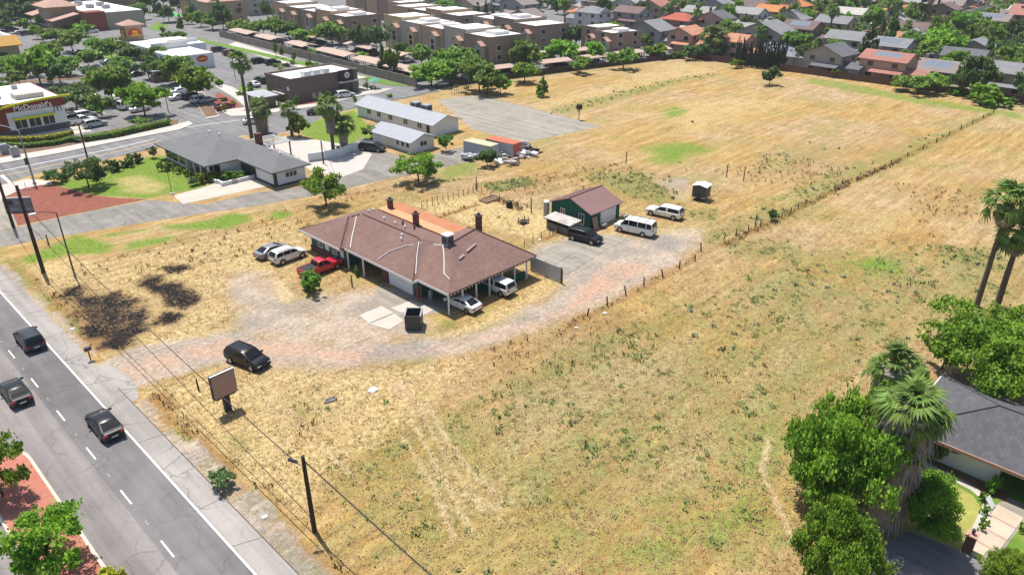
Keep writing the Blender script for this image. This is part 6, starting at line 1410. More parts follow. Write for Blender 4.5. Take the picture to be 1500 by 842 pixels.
# near trees, described one by one
def one(cx, by, ty, w, kind, label, name=None, low=None):
    X, Y = G(cx, by); s, fs = scale_at(X, Y); tree_at(X, Y, height_to(X, Y, ty + w*.10), w/2/s, kind, '', 'single trees', label, name, low)
one(78, 836, 738, 118, 'M', 'young open crowned street tree on the red paved median, nearer one')
one(5, 728, 632, 86, 'M', 'young street tree on the red paved median, cut by the frame edge', None)
one(172, 862, 828, 60, 'y', 'yellow green shrub at the kerb of the red paved median')
one(478, 302, 240, 62, 'A', 'bright round tree between the bungalow and the long teal house')
one(613, 268, 217, 66, 'A', 'bright round tree beside the side lane and small white hall')
one(131, 276, 224, 62, 'K', 'dark olive tree on the striped lawn beside the red mulch')
one(654, 222, 194, 24, 'l', 'slim green tree at the corner of the small white hall')
one(714, 244, 216, 30, 'k', 'dark round bush in front of the grey containers')
one(545, 204, 178, 30, 'l', 'small thin tree on the lawn behind the small white hall')
one(1127, 125, 94, 28, 'k', 'dark lone tree standing in the golden field')
one(1078, 100, 85, 20, 'b', 'green bush in the field against the brown board fence')
one(795, 142, 110, 22, 'x', 'small conical tree alone in the field near the carports')
one(462, 427, 390, 42, 's', 'leafy shrub in front of the red pickup truck')
one(523, 405, 388, 10, 'x', 'slim potted conifer on the teal house porch', 'conifer')
one(1131, 324, 306, 16, 'k', 'small dark shrub tree on the old fence line')
one(328, 713, 686, 36, 'o', 'olive green shrub by the road verge near the utility pole')
one(1232, 752, 568, 150, 'H', 'dense tall leafy tree left of the shaggy palm', 'leafy_tree', .3)
one(1206, 735, 618, 110, 'G', 'bright leafy bush at the field edge left of the dense tall tree', None, .2)
one(1214, 872, 736, 120, 'H', 'dense leafy tree at the bottom edge beside the lane', 'leafy_tree', .3)
one(1345, 775, 690, 92, 'G', 'round bright bush on the lawn right of the shaggy palm', None, .2)
one(1448, 575, 442, 175, 'G', 'wide bright leafy tree behind the slate roofed house', 'leafy_tree', 1.0)
one(1512, 560, 452, 130, 'H', 'dense leafy tree behind the slate roofed house, cut by the frame edge', 'leafy_tree', 1.0)
one(1380, 540, 478, 60, 'K', 'dark thin tree at the field edge behind the slate roofed house', None, .8)
one(1362, 672, 625, 50, 'o', 'dry olive shrub between shaggy palm and white house wall', 'olive_shrub', .2)
one(1475, 850, 806, 66, 'G', 'bright bush at the bottom edge below the brick pillar', None, .1)
one(1300, 622, 508, 70, 'l', 'loose mid green tree behind the shaggy palm', None, .5)
for cx_, by_, w_, lb in ((1441,752,14,'round green shrub nearest the brick pillar along the driveway'),(1440,767,13,'round green shrub in the middle of the driveway row'),(1437,776,14,'round green shrub at the lawn corner of the driveway row'),(1440,734,16,'green shrub in the stone ringed bed by the garage'),(1415,688,22,'tufted green plant at the foot of the white house wall'),(1450,718,26,'low shrub at the garage corner of the white house'),(1498,778,16,'small shrub in the dry strip right of the driveway')):
    one(cx_, by_, by_-w_*.9, w_, 'B', lb, 'shrub')
palm(1288, 766, 600, 2.35, '', 'shaggy fan palm with thick grey skirt beside the slate roofed house', True, (1.95, 9.6), .9, 60)
palm(1278, 655, 542, 2.2, '', 'shorter fan palm behind the shaggy grey skirted palm', True, (1.3, 3.2), .4, 40)
palm(1430, 449, 300, 2.6, '', 'tall slender fan palm at the right, left one of the pair', True, (.7, 2.0), .24, 50)
palm(1460, 448, 345, 2.5, '', 'slender fan palm with ragged trunk, right one of the pair', True, (.8, 2.0), .28, 50)
for px_, by_, ty_, rc_, sk, tr_, lb in ((489,226,160,2.5,(1.1,4.2),.3,'tall fan palm with long brown skirt on the lawn behind the garden wall'),(505,222,186,2.4,(1.0,3.6),.3,'shorter fan palm with brown skirt on the lawn behind the garden wall'),(385,196,160,2.5,(1.6,4.6),.5,'stout fan palm with full skirt behind the bungalow'),
        (428,199,164,2.0,(.5,1.2),.25,'small fan palm beside a dense green tree on the lawn'),(369,203,93,2.3,(.8,1.8),.30,'very tall fan palm rising behind the bungalow chimney'),(1039,85,56,3.6,(2.2,8),.8,'stout fan palm with pale skirt at the field fence, left of the pair'),(1049,86,58,3.4,(2.0,8),.8,'stout fan palm with pale skirt at the field fence, right of the pair')):
    palm(px_, by_, ty_, rc_, '', lb, False, sk, tr_)
one(438, 202, 166, 28, 'm', 'dense green tree beside the small palm on the hall lawn')
trees([(14,114,88,30,'m'),(2,105,82,26,'m'),(60,124,62,50,'b'),(45,113,70,32,'m'),(90,126,88,36,'k'),(102,112,78,32,'m'),(85,66,38,36,'m'),(107,76,42,38,'m'),(122,54,32,30,'b'),(145,80,50,32,'m'),(165,88,52,34,'m'),(196,98,64,40,'k'),(212,96,70,30,'k'),
       (166,152,90,58,'m'),(150,128,88,36,'o'),(115,166,116,56,'o'),(94,160,122,34,'o'),(150,172,132,28,'m'),(213,170,116,54,'b'),(223,116,80,30,'k'),(259,124,76,44,'m'),(292,150,92,54,'b'),(237,118,88,26,'m'),
       (18,30,16,13,'b'),(37,47,26,15,'b'),(60,40,22,13,'b'),(14,42,30,12,'b'),(55,58,35,16,'b'),(90,37,22,15,'y'),(65,62,40,14,'m'),(130,46,28,18,'b'),(205,30,2,26,'m'),(265,42,20,12,'x'),(276,36,18,16,'b'),(263,60,44,20,'m'),(246,57,44,16,'m'),(240,48,38,9,'s'),(176,58,52,16,'s'),(183,66,58,14,'m'),
       (2,140,118,30,'k'),(30,128,96,34,'m'),(182,110,80,30,'m'),(75,100,58,34,'m'),(130,98,70,30,'b'),(20,100,78,28,'m'),(235,96,66,30,'m'),(180,130,108,24,'b'),(275,118,94,30,'m')], 'in the restaurant car parks', None, 1.15)
trees([(8,30,-26,46,'k'),(35,26,-30,50,'k'),(62,24,-28,44,'k'),(85,14,-30,40,'k'),(120,4,-34,40,'o'),(150,2,-30,40,'k'),(180,8,-22,34,'m'),(232,24,-10,18,'d'),(220,18,-16,26,'k'),(248,34,6,22,'k'),(290,30,0,26,'m'),(262,22,-12,22,'k'),(305,24,-6,22,'m'),(20,8,-40,40,'m'),(52,4,-40,40,'k'),(4,46,14,34,'k'),(24,36,2,30,'k'),(46,34,0,34,'k'),(70,30,-4,32,'k'),(30,14,-24,44,'k'),(75,4,-34,40,'k'),(104,14,-20,30,'k'),(10,16,-20,40,'k'),(140,12,-16,30,'m'),(168,4,-24,30,'k'),(200,6,-24,30,'m'),(240,10,-20,30,'k'),(275,12,-18,30,'k'),(310,10,-20,30,'k'),(295,40,14,24,'m'),(330,20,-6,24,'k')], 'in the dark belt at the top edge')
trees([(312,44,16,28,'m'),(352,50,24,32,'m'),(372,54,28,22,'m'),(387,54,26,24,'m'),(404,56,20,32,'m'),(424,58,30,30,'k'),(441,64,40,30,'b'),(487,66,28,46,'m'),(474,46,8,28,'k'),(347,32,2,20,'m'),(328,44,-2,26,'k'),(428,40,5,22,'k'),(392,30,0,18,'k'),(527,76,32,32,'o'),(552,78,28,34,'o'),(562,106,62,15,'x'),(577,114,68,20,'l'),(465,82,68,26,'B'),(507,82,72,20,'B'),(530,84,74,22,'B'),(455,100,86,14,'B'),(500,90,80,14,'B'),
       (604,8,-20,34,'k'),(652,14,-4,26,'m'),(672,26,2,24,'k'),(700,28,2,11,'d'),(712,28,0,9,'d'),(722,28,8,9,'d'),(676,42,22,34,'b'),(712,42,24,26,'k'),(730,50,32,16,'k'),(752,64,38,26,'k'),(618,100,62,34,'m'),(632,126,82,58,'f'),(664,116,64,58,'m'),(684,112,66,40,'m'),(648,108,72,34,'m'),
       (702,134,80,50,'l'),(714,139,98,46,'m'),(733,138,108,26,'b'),(768,122,88,40,'b'),(768,106,54,42,'m'),(822,94,54,44,'b'),(843,74,34,28,'k'),(849,108,80,32,'m'),(872,92,58,32,'b'),(890,70,28,36,'b'),(908,80,38,36,'b'),(913,102,66,36,'m'),(905,64,32,22,'b'),(961,86,60,28,'b'),(943,70,48,14,'m'),(643,36,10,22,'k'),(610,30,-6,26,'k'),(782,52,34,18,'m'),
       (700,110,80,24,'k'),(742,100,74,24,'k'),(590,88,60,24,'k'),(800,96,74,20,'m'),(600,112,96,14,'B')], 'around the apartments', None, 1.15)
cyp = [(1078,97,54),(1081,98,60),(1086,97,56),(1091,98,64),(1095,99,62),(1099,99,61),(1103,100,60),(1107,100,62),(1110,100,57),(1113,101,60),(1117,101,62),(1121,101,64),(1125,102,60),(1129,102,62),(1133,102,60),(1137,103,56),(1141,103,58),(1146,103,47)]
trees([(x, b_, t_, 7, 'c') for x, b_, t_ in cyp], 'in the row behind the field fence', 'cypress row behind the field fence')
trees([(1028,88,58,26,'k'),(1055,88,62,20,'k'),(1010,88,64,28,'k'),(1000,86,72,14,'B'),(985,84,72,40,'S'),(971,30,12,5,'c'),(982,28,8,5,'c'),(1066,54,24,28,'m'),(1058,56,40,24,'o'),(1093,52,18,26,'k'),(1112,54,28,22,'m'),(1150,60,44,20,'m'),(1167,38,22,14,'k'),(1195,94,72,30,'o'),(1172,96,62,26,'o'),(1237,30,6,26,'k'),(1213,58,34,18,'l'),(1250,52,28,32,'m'),(1235,56,40,20,'o'),(1268,94,30,36,'d'),(1297,84,14,38,'d'),(1286,80,26,22,'d'),(1226,114,98,24,'B'),(1268,117,110,14,'B'),(1258,114,104,12,'s'),(1200,88,66,18,'m'),
       (1348,36,-8,34,'d'),(1330,40,6,20,'m'),(1367,31,8,6,'c'),(1373,33,4,6,'c'),(1379,33,6,6,'c'),(1384,34,10,6,'c'),(1391,32,3,7,'c'),(1422,56,14,54,'k'),(1372,86,38,66,'b'),(1352,90,52,46,'b'),(1400,82,50,36,'b'),(1396,66,46,8,'c'),(1340,64,40,28,'k'),(1440,152,118,44,'b'),(1500,136,92,44,'k'),(1328,104,70,40,'m'),(1475,98,58,56,'k'),(1500,118,70,40,'m'),(1440,80,50,36,'m'),(1400,104,70,36,'m'),(1460,108,80,30,'b'),(1360,128,102,40,'m'),(1310,92,64,30,'k'),(1490,140,110,36,'m'),(1382,108,82,30,'b'),(1345,136,102,66,'m'),(1322,134,112,30,'m'),(1380,133,110,24,'b'),(1420,142,78,54,'k'),(1410,140,100,30,'o'),(1440,100,78,44,'b'),(1472,112,64,50,'m'),(1455,120,84,36,'m'),(1496,152,96,36,'k'),(1456,157,136,44,'B'),(1400,140,128,26,'B'),(1425,146,134,30,'B'),(1480,152,140,24,'S'),(1437,156,146,18,'S'),(1495,64,22,30,'m'),(1452,22,2,30,'m'),(1487,44,30,24,'b'),(1465,48,34,20,'k'),(1460,74,56,14,'c'),(1310,60,44,24,'k'),(1288,40,22,16,'l')], 'between the houses behind the field')
for x_, b_, t_ in ((1112,74,50),(1001,28,4),(1213,60,18),(1083,24,2),(827,40,8),(1452,30,8),(1308,40,10),(1195,96,70)): palm(x_, b_, t_, 2.6, 'in the suburban gardens', None, False, (.9, 2), .3)
rt_ = random.Random(21); n_ = 0
while n_ < 280:
    x, y = rt_.uniform(212, 520), rt_.uniform(-30, 330); px, py = P(x, y, 2)
    if not (620 < px < 1530 and -24 < py < 95) or y > fence_n(x)+26 and x < 262: continue
    if any(abs(x-a) < 7.5 and abs(y-b_) < 8.5 for _, a, b_, _, _, _ in HOUSES): continue
    k = rt_.choice('mmmkbbloox' + 'd'); tree_at(x, y, rt_.uniform(4.5, 10), rt_.uniform(2.0, 4.2) * (.6 if k == 'd' else 1), k, 'among the suburban roofs'); n_ += 1
trees([(80,268,246,28,'k'),(94,266,252,16,'S'),(165,252,232,26,'S'),(181,246,234,20,'S'),(200,240,222,22,'S'),(192,244,226,18,'s'),(224,232,214,15,'o'),(238,250,234,18,'s'),(248,250,236,18,'s'),(262,254,242,16,'s'),(275,258,246,14,'s'),(293,268,252,24,'y'),(304,268,250,22,'s'),(318,264,250,22,'s'),(335,262,248,24,'B'),(352,260,248,20,'s'),(285,272,258,20,'o'),(494,222,212,14,'S')], 'around the bungalow garden')
trees([(545,156,142,20,'s'),(556,162,148,22,'s'),(568,170,154,24,'S'),(585,172,158,20,'s'),(597,178,164,22,'s'),(610,184,172,16,'o'),(520,150,140,8,'s'),(481,151,132,9,'b')], 'along the long white hall')
trees([(112,208,198,20,'k'),(205,184,170,28,'m'),(247,184,172,12,'b')], 'by the street hedge')
def hedge(px, w, h, mat, label):
    W_ = GP(px); L = [math.dist(a, b_) for a, b_ in zip(W_, W_[1:])]; n = int(sum(L)*420); i = RNG.choice(len(L), n, p=np.array(L)/sum(L)); t = RNG.uniform(0, 1, n)
    A = np.array(W_); q = A[i] + (A[i+1]-A[i])*t[:, None]; f = RNG.integers(0, 3, n); u = RNG.uniform(-w/2, w/2, n); z = RNG.uniform(.05, h, n)
    u = np.where(f == 0, -w/2, np.where(f == 1, w/2, u)) + RNG.normal(0, .06, n); z = np.where(f == 2, h, z) + RNG.normal(0, .06, n)
    dv = (A[i+1]-A[i])/np.array(L)[i][:, None]; x = q[:,0] - dv[:,1]*u; y = q[:,1] + dv[:,0]*u
    nr = np.stack([np.where(f == 0, dv[:,1], -dv[:,1])*(f < 2), np.where(f == 0, -dv[:,0], dv[:,0])*(f < 2), (f == 2)*1.0], -1)
    t_ = thing('hedge', label, 'hedge', (*W_[0], 0)); o = inst('foliage', leaf_quads(np.stack([x-W_[0][0], y-W_[0][1], np.maximum(z, .03)], -1), nr, .16, 'foliage', mat), t_)
hedge([(-8,209),(40,209),(78,206),(106,199)], 1.3, 1.0, 'leaf_yellow', 'clipped yellow green hedge in front of the red banded restaurant')
hedge([(-8,216),(42,217),(82,213),(112,205)], 1.0, .8, 'leaf_mid', 'lower green hedge along the outer side of the yellow hedge')
hedge([(124,208),(170,201),(215,191),(246,184)], 1.6, 1.1, 'leaf_mid', 'long clipped green hedge along the street pavement')
trees([(330,148,142,12,'s'),(342,154,146,10,'y'),(352,140,132,14,'s'),(365,134,126,14,'s'),(374,150,143,12,'s'),(384,152,146,10,'y'),(398,158,151,9,'s'),(410,155,149,10,'s'),(435,160,138,7,'b'),(406,98,91,14,'s'),(420,98,91,14,'S'),(428,95,88,10,'s'),(412,103,96,10,'y'),(535,128,120,12,'s'),(545,132,124,12,'s'),(572,143,136,12,'s'),(380,118,110,12,'k'),(369,128,120,10,'k'),(328,164,150,10,'y'),(322,128,118,8,'b'),(414,86,68,8,'b'),(432,94,74,8,'b'),(405,84,62,7,'b'),(462,104,90,16,'B'),(490,102,92,18,'B')], 'in the coffee shop planting')
trees([(640,129,122,10,'s'),(668,128,122,8,'s'),(684,132,125,8,'y')], 'at the end of the street')
rank_labels(TREES)

# ------------------------------------------------------------------ poles, wires, signs, small things
M('pole_wood', (0.050, 0.036, 0.026), 0.95, 0.3, 2.0); M('wire', (0.045, 0.040, 0.038), 0.7, 0.1)
def pole(bx, by, ty, r, label, name='utility_pole', mat='pole_wood', arm=True):
    X, Y = G(bx, by); H = height_to(X, Y, ty); t = thing(name, label, 'pole', (X, Y, 0), None)
    mb = MB(); mb.tube((X,Y,-.1),(X,Y,H),r*1.15,r*.8,10); mb.build('shaft', mat, t)
    if arm:
        MB().box(X-.9, Y-.06, H-.7, X+.9, Y+.06, H-.58).build('crossarm', mat, t)
        for s in (-.8, 0, .8): MB().tube((X+s,Y,H-.58),(X+s,Y,H-.38),.05).build('insulator', 'grey_metal', t)
    return X, Y, H, t
pA = pole(461, 778, 668, .16, 'dark utility pole on the road verge at the bottom of the field', arm=False)
MB().tube((pA[0]-.7,pA[1]+.75,pA[2]-.25),(pA[0]-.25,pA[1]+.35,pA[2]-.55),.14,.12,8).build('cable_box', 'dark_metal', pA[3])
pB = pole(64, 399, 272, .22, 'dark utility pole at the corner of the dry field by the road', arm=False)
pC = pole(20, 333, 205, .20, 'dark utility pole beside the grey name sign')
pD = pole(133, 250, 182, .14, 'slim dark utility pole behind the olive tree by the street', arm=False)
pF = pole(474, 240, 206, .12, 'short dark pole rising behind the bright round tree', arm=False)
def wire(a, b2, label, sag=.6, r=.03, name='overhead_wire'):
    pts = []
    for k in range(13):
        t = k/12; pts.append((a[0]+(b2[0]-a[0])*t, a[1]+(b2[1]-a[1])*t, a[2]+(b2[2]-a[2])*t - sag*4*t*(1-t)))
    o = MB().path(pts, r, 5).build(name, 'wire', base=a); tag(o, label, 'wire', 'overhead wires along the road')
wire((pA[0]-.3,pA[1],pA[2]-.6), (pB[0],pB[1],pB[2]-2), 'overhead wire between the verge pole and the field corner pole', .9, .035)
wire((pA[0]+.1,pA[1],pA[2]-.5), (pA[0]+.2,pA[1]-50,pA[2]-.6), 'overhead wire leaving the verge pole towards the bottom edge', .8, .05)
wire((pA[0]-.1,pA[1]-.1,1.4), (pB[0]+.3,pB[1],pB[2]-5.5), 'thin strand added for the wire shadow, from the verge pole foot towards the driveway', .1, .03)  # added strand that draws the dark shadow line of the wires
wire((pB[0],pB[1],pB[2]-.4), (pC[0],pC[1],pC[2]-.6), 'overhead wire between the two left hand poles', .3, .03)
wire((pF[0],pF[1],pF[2]), (50.5,78,5.0), 'pale service wire from the short pole to the brown roof', .5, .025)
# street lamps
def lamp(bx, by, ty, label, reach, mat='grey_metal', r=.10):
    X, Y = G(bx, by); H = height_to(X, Y, ty); t = thing('street_lamp', label, 'street lamp', (X, Y, 0), 'street lamps at the corner')
    MB().tube((X,Y,0),(X,Y,H),r*1.2,r*.8,8).build('shaft', mat, t)
    pts = [(X+reach[0]*k/6, Y+reach[1]*k/6, H + .9*math.sin(k/6*1.57)) for k in range(7)]; MB().path(pts, r*.55, 6).build('arm', mat, t)
    e = pts[-1]; MB().box(e[0]-.35, e[1]-.18, e[2]-.1, e[0]+.35, e[1]+.18, e[2]+.06).build('lamp_head', 'white_metal', t); MB().tube((X,Y,0),(X,Y,.3),r*2,r*2,8).build('base', 'grey_metal', t)
    return X, Y, H, t
lamp(110, 405, 312, 'street lamp with curved arm at the dry field corner', (-2.6, -1.2), 'dark_metal', .09)
x, y, H, t = lamp(51, 270, 192, 'tall grey signal mast with two lamp arms at the street corner', (-2.2, 2.5), 'grey_metal', .14)
MB().path([(x, y, H-3.2), (x-1.6, y+.9, H-2.2), (x-3.2, y+1.6, H-2.0)], .08, 6).build('mast_arm', 'grey_metal', t); MB().box(x-.5, y-.45, 3.4, x-.1, y-.1, 4.5).build('signal_head', 'dark_metal', t)
x, y = G(48, 308); t = thing('flag_pole', 'thin pale pole standing in the red mulch', 'pole', (x, y, 0)); MB().tube((x,y,0),(x,y,4.2),.05,.04,6).build('shaft', 'white_metal', t); MB().tube((x,y,4.2),(x,y,4.3),.09,.05,6).build('finial', 'white_metal', t)
x, y = G(252, 284); t = thing('flag_pole', 'thin dark pole at the tip of the striped lawn', 'pole', (x, y, 0)); MB().tube((x,y,0),(x,y,4.6),.05,.035,6).build('shaft', 'dark_metal', t); MB().box(x-.3,y-.3,0,x+.3,y+.3,.15).build('base', 'pale_concrete', t)
# grey name sign in the mulch, with its round mark and lines of print too small to read
x, y = G(30, 310); t = thing('name_sign', 'low grey name board with dark round emblem in the red mulch', 'sign', (x, y, 0), None, R(-38))
def tp(nm, mb, mt): return inst(nm, mb.mesh(nm, mt), t)
M('sign_grey', (0.17, 0.18, 0.195), 0.7, 0.08); M('soft_grey', (0.30, 0.31, 0.32), 0.7)
tp('board', MB().box(-1.9,-.12,.6,1.9,.12,2.1), 'sign_grey'); tp('top', MB().box(-1.95,-.16,2.1,1.95,.16,2.22), 'pale_concrete'); tp('base', MB().box(-1.9,-.15,0,1.9,.15,.6), 'soft_grey'); tp('emblem', MB().tube((-1.0,-.12,1.45),(-1.0,-.16,1.45),.42,.42,18), 'dark_trim'); tp('print', MB().box(-.3,-.15,1.5,1.5,-.12,1.62).box(-.3,-.15,1.25,1.3,-.12,1.33), 'soft_grey')
# billboard
X, Y = G(334.5, 600.5); s, fs = scale_at(X, Y); zt = height_to(X, Y, 545); zb_ = height_to(X, Y, 578); pa_, pb_ = G(309.5, 569, (zt+zb_)/2), G(344, 553.5, (zt+zb_)/2)
t = thing('billboard', 'blank brownish billboard on a dark post in the dry grass by the drive', 'billboard', (X, Y, 0), None, math.atan2(pb_[1]-pa_[1], pb_[0]-pa_[0]))
m, nt, p_ = new_mat('billboard_face'); pos = nd(nt, 'ShaderNodeTexCoord').outputs['Object']; sx = nd(nt, 'ShaderNodeSeparateXYZ', {0: pos})
c = mixc(nt, remap(nt, sx.outputs[2], zb_, zt), (0.36, 0.22, 0.19), mixc(nt, remap(nt, noise(nt, pos, .9, 2), .4, .6), (0.26, 0.23, 0.22), (0.31, 0.20, 0.17))); _in(nt, p_.inputs['Base Color'], c); p_.inputs['Roughness'].default_value = .5
hw = math.dist(pa_, pb_)/2
tp('cabinet', MB().box(-hw,-.22,zb_,hw,.16,zt), 'dark_trim'); tp('face', MB().box(-hw+.05,-.25,zb_+.06,hw-.05,-.22,zt-.06), 'billboard_face'); tp('top_trim', MB().box(-hw,-.235,zt,hw,-.05,zt+.05), 'white_metal')
tp('post', MB().box(-.28,-.2,0,.28,.2,zb_), 'dark_trim'); tp('bracket', MB().box(-.9,-.2,zb_-.12,.9,.2,zb_), 'dark_trim')
# fences of posts and wire
def wire_fence(pts, n, label, hh=1.1, rr=.06, lean=0.0, wires=2):
    W_ = GP(pts); t = thing('wire_fence', label, 'fence', (*W_[0], 0)); seg = [math.dist(a, b2) for a, b2 in zip(W_, W_[1:])]; tot = sum(seg); r0 = random.Random(len(label)); tops = []
    for k in range(n):
        d = tot*k/(n-1); i = 0
        while i < len(seg)-1 and d > seg[i]: d -= seg[i]; i += 1
        x = W_[i][0] + (W_[i+1][0]-W_[i][0])*min(1, d/seg[i]); y = W_[i][1] + (W_[i+1][1]-W_[i][1])*min(1, d/seg[i]); h_ = hh*r0.uniform(.85, 1.15); lx, ly = r0.uniform(-lean, lean), r0.uniform(-lean, lean)
        MB().tube((x,y,-.05),(x+lx,y+ly,h_),rr,rr*.9,6).build('post', 'dark_wood', t); tops.append((x+lx, y+ly, h_))
    if wires:
        mb = MB()
        for f_ in (.55, .92)[:wires]: mb.path([(a, b2, c2*f_) for a, b2, c2 in tops], .012, 4)
        mb.build('wires', 'wire', t)
wire_fence([(618,306),(700,280)], 12, 'thin post and wire fence along the far side of the back yard', 1.2, .05)
wire_fence([(768,363),(795,350),(830,335)], 6, 'thin post and wire fence between back yard and cracked paving', 1.1, .05)
wire_fence([(697,278),(700,282),(740,300),(765,312),(778,312)], 7, 'wire fence between the back yard and the vegetable rows', 1.2, .05)
wire_fence([(860,463),(905,440),(940,420),(964,412),(975,405),(984,400),(1009,388),(1022,380),(1027,368)], 8, 'leaning old fence posts along the gravel drive edge', 1.1, .09, .3, 0)
wire_fence([(1060,352),(1088,342),(1105,336),(1125,328),(1150,318),(1180,300)], 9, 'old fence posts with sagging wire across the open field', 1.0, .08, .15, 2)
wire_fence([(1255,266),(1300,243),(1350,220),(1400,194),(1455,166)], 11, 'old fence line running far across the golden field', .9, .09, .1, 2)
wire_fence([(404,241),(440,238),(480,230),(520,218)], 9, 'dark thin railing round the pale patio behind the bungalow', 1.1, .04, 0, 2)
for px, py, h_, lb in ((917,240,2.2,'single dark post standing in the far dry grass'),(1064,260,2.4,'dark post in the dry field beyond the black trailer'),(1089,265,2.5,'dark post in the dry field farthest from the black trailer'),(848,176,3.2,'dark post with box near the corner of the old car park'),(823,416,1.9,'dark post at the end of the grey panel fence'),(516,420,1.5,'dark post in the dry bed before the porch'),(72,360,1.6,'short dark post beside the lamp in the green strip'),(291,571,1.2,'short dark post in the grass left of the billboard'),(1106,333,2.0,'tall dark fence post next to the small dark shrub tree'),(698,279,2.2,'tall dark corner post of the back yard fence'),(778,312,2.4,'tall dark gate post near the grey block shed')):
    X, Y = G(px, py); t = thing('post', lb, 'post', (X, Y, 0)); MB().tube((X,Y,-.1),(X,Y,h_),.09,.075,8).build('shaft', 'dark_wood', t)
    if 'box' in lb: MB().box(X-.5,Y-.4,h_-.9,X+.5,Y+.4,h_+.1).build('box', 'dark_wood', t)
X, Y = G(133, 527); t = thing('letter_box', 'red and dark letter box on a post at the driveway mouth', 'letter box', (X, Y, 0)); MB().tube((X,Y,0),(X,Y,1.1),.06,.06,6).build('post', M('post_red', (.25,.03,.025), .7), t); MB().box(X-.32,Y-.16,1.1,X+.32,Y+.16,1.45).build('box', 'dark_metal', t)
# yard things
X, Y = G(767, 327); t = thing('garden_bench', 'low dark wooden frame standing in the back yard', 'bench', (X, Y, 0)); MB().box(X-.7,Y-.5,.3,X+.7,Y+.5,.38).build('seat', 'dark_wood', t)
for a, b2 in ((-.65,-.45),(.6,-.45),(-.65,.4),(.6,.4)): MB().box(X+a,Y+b2,0,X+a+.08,Y+b2+.08,.9).build('leg', 'dark_wood', t)
X, Y = G(746, 304); t = thing('compost_bin', 'black compost bin in the back yard by the brush pile', 'bin', (X, Y, 0)); MB().tube((X,Y,0),(X,Y,1.0),.5,.42,12).build('drum', 'black_plastic', t); MB().tube((X,Y,1.0),(X,Y,1.12),.46,.2,12).build('lid', 'black_plastic', t)
X, Y = G(718, 293); t = thing('raised_bed', 'brown framed raised garden bed in the back yard corner', 'garden bed', (X, Y, 0)); MB().box(X-1.6,Y-.9,0,X+1.6,Y-.82,.3).box(X-1.6,Y+.82,0,X+1.6,Y+.9,.3).box(X-1.6,Y-.82,0,X-1.52,Y+.82,.3).box(X+1.52,Y-.82,0,X+1.6,Y+.82,.3).build('frame', 'raw_board', t); MB().box(X-1.52,Y-.82,0,X+1.52,Y+.82,.2).build('soil', 'brown_mulch', t)
for px, py, mt, sc_, lb, nm in ((486,586,'dark_metal',.8,'dark crumpled plastic sheet lying in the dry grass','rubbish'),(547,571,'white_paint',.7,'white torn sheet lying in the dry grass','rubbish'),(387,757,'white_paint',.35,'white paper litter on the stony road verge','litter'),(886,459,'pale_concrete',.55,'white plank lying in the weeds beside the drive','plank'),(844,481,'pale_concrete',.4,'pale board scrap in the weeds beside the drive','plank'),(106,482,'white_paint',.3,'small white litter at the edge of the burnt grass','litter'),(790,352,'white_paint',.4,'white bucket shaped litter by the yard fence','litter')):
    X, Y = G(px, py); r0 = random.Random(px); mb = MB(); n = 6; ring_ = [(X + sc_*math.cos(6.28*k/n)*r0.uniform(.5,1.1), Y + sc_*.6*math.sin(6.28*k/n)*r0.uniform(.5,1.1), .04 + r0.uniform(0,.25)*sc_) for k in range(n)]
    mb.add(ring_ + [(X, Y, .3*sc_)] + [(a, b2, 0) for a, b2, _ in ring_], [(k, (k+1) % n, n) for k in range(n)] + [(n+1+k, n+1+(k+1) % n, (k+1) % n, k) for k in range(n)])
    tag(mb.build(nm, mt, base=(X, Y, 0)), lb, 'litter')
# burnt brush pile, drive lane boards, parking lamps
for k, (px, py) in enumerate(((245,117),(192,128),(247,165),(345,116),(455,96))):
    X, Y = G(px, py); t = thing('car_park_lamp', ['dark lamp post beyond the olive trees in the car park', 'dark lamp post left of the shadowed trees in the car park', 'dark lamp post beside the white parked van', 'dark lamp post by the trash enclosure', 'pale lamp post along the coffee shop drive'][k], 'lamp post', (X, Y, 0)); MB().tube((X,Y,0),(X,Y,6),.09,.07,8).build('shaft', 'dark_metal', t); MB().box(X-.5,Y-.2,6,X+.5,Y+.2,6.15).build('lamp_head', 'dark_metal', t)
X, Y = G(253, 33); t = thing('canopy_tent', 'bright green canopy tent on the far lawn behind the sign tower', 'tent', (X, Y, 0)); MB().tube((X,Y,2.6),(X,Y,4.2),5.2,.2,4).build('canopy', M('tent_green', (0.10, 0.42, 0.13), .7), t)
for a, b2 in ((-3.4,0),(3.4,0),(0,-3.4),(0,3.4)): MB().tube((X+a,Y+b2,0),(X+a,Y+b2,2.7),.08).build('leg', 'white_metal', t)
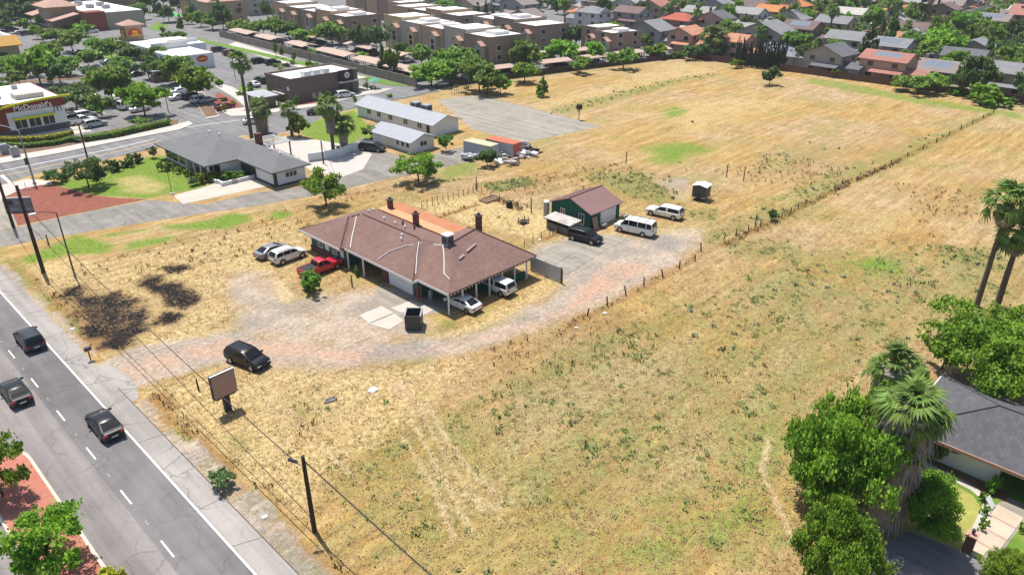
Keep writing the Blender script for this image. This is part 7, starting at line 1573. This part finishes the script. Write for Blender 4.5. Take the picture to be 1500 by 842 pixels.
sheet('lawn', GP([(218,42),(230,32),(246,38),(243,45),(228,46)]), .012, 'lawn')
sheet('lawn', GP([(120,76),(150,72),(196,88),(190,98),(160,90)]), .012, 'lawn')
X, Y = G(240, 118); t = thing('fruit_stand', 'grey roofed open shelter in the restaurant car park', 'shelter', (X, Y, 0)); MB().box(X-3.2,Y-2,2.6,X+3.2,Y+2,2.95).build('roof', 'pale_roof', t); MB().box(X-2.6,Y-.6,0,X+2.8,Y+1.6,1.6).build('counter', 'raw_board', t)
for a in (-3, 3):
    for b2 in (-1.8, 1.8): MB().box(X+a-.1,Y+b2-.1,0,X+a+.1,Y+b2+.1,2.6).build('post', 'dark_trim', t)
for k, (px, py) in enumerate(((8,222),(24,226))):
    X, Y = G(px, py+4); t = thing('utility_cabinet', ('grey utility cabinet at the frame edge by the street', 'grey utility cabinet nearer the signal mast by the street')[k], 'cabinet', (X, Y, 0)); MB().box(X-.6,Y-.5,.1,X+.6,Y+.5,1.9).build('body', 'grey_metal', t); MB().box(X-.5,Y-.53,.3,X+.5,Y-.5,1.7).build('door', 'grey_metal', t); MB().box(X-.7,Y-.6,0,X+.7,Y+.6,.12).build('base', 'pale_concrete', t)
for o in list(bpy.data.objects):
    if o.type == 'EMPTY' and o.parent is None and not o.get('label') and not o.get('kind'): o['label'] = o.name.split('.')[0].replace('_', ' ') + ' standing in the scene'

# ------------------------------------------------------------------ thin summer haze
hz_m = bpy.data.materials.new('haze'); hz_m.use_nodes = True; hn = hz_m.node_tree; hn.nodes.remove(hn.nodes['Principled BSDF'])
pv_ = hn.nodes.new('ShaderNodeVolumePrincipled'); pv_.inputs['Color'].default_value = (0.86, 0.90, 0.96, 1); pv_.inputs['Density'].default_value = 0.00016; pv_.inputs['Anisotropy'].default_value = 0.2
hn.links.new(pv_.outputs[0], hn.nodes['Material Output'].inputs['Volume']); MATS['haze'] = hz_m
o = MB().box(-2510, -2510, -1.2, 2510, 2510, 44).build('haze', 'haze'); o['kind'] = 'stuff'; o['label'] = 'thin pale haze over the whole view'; o.visible_shadow = True
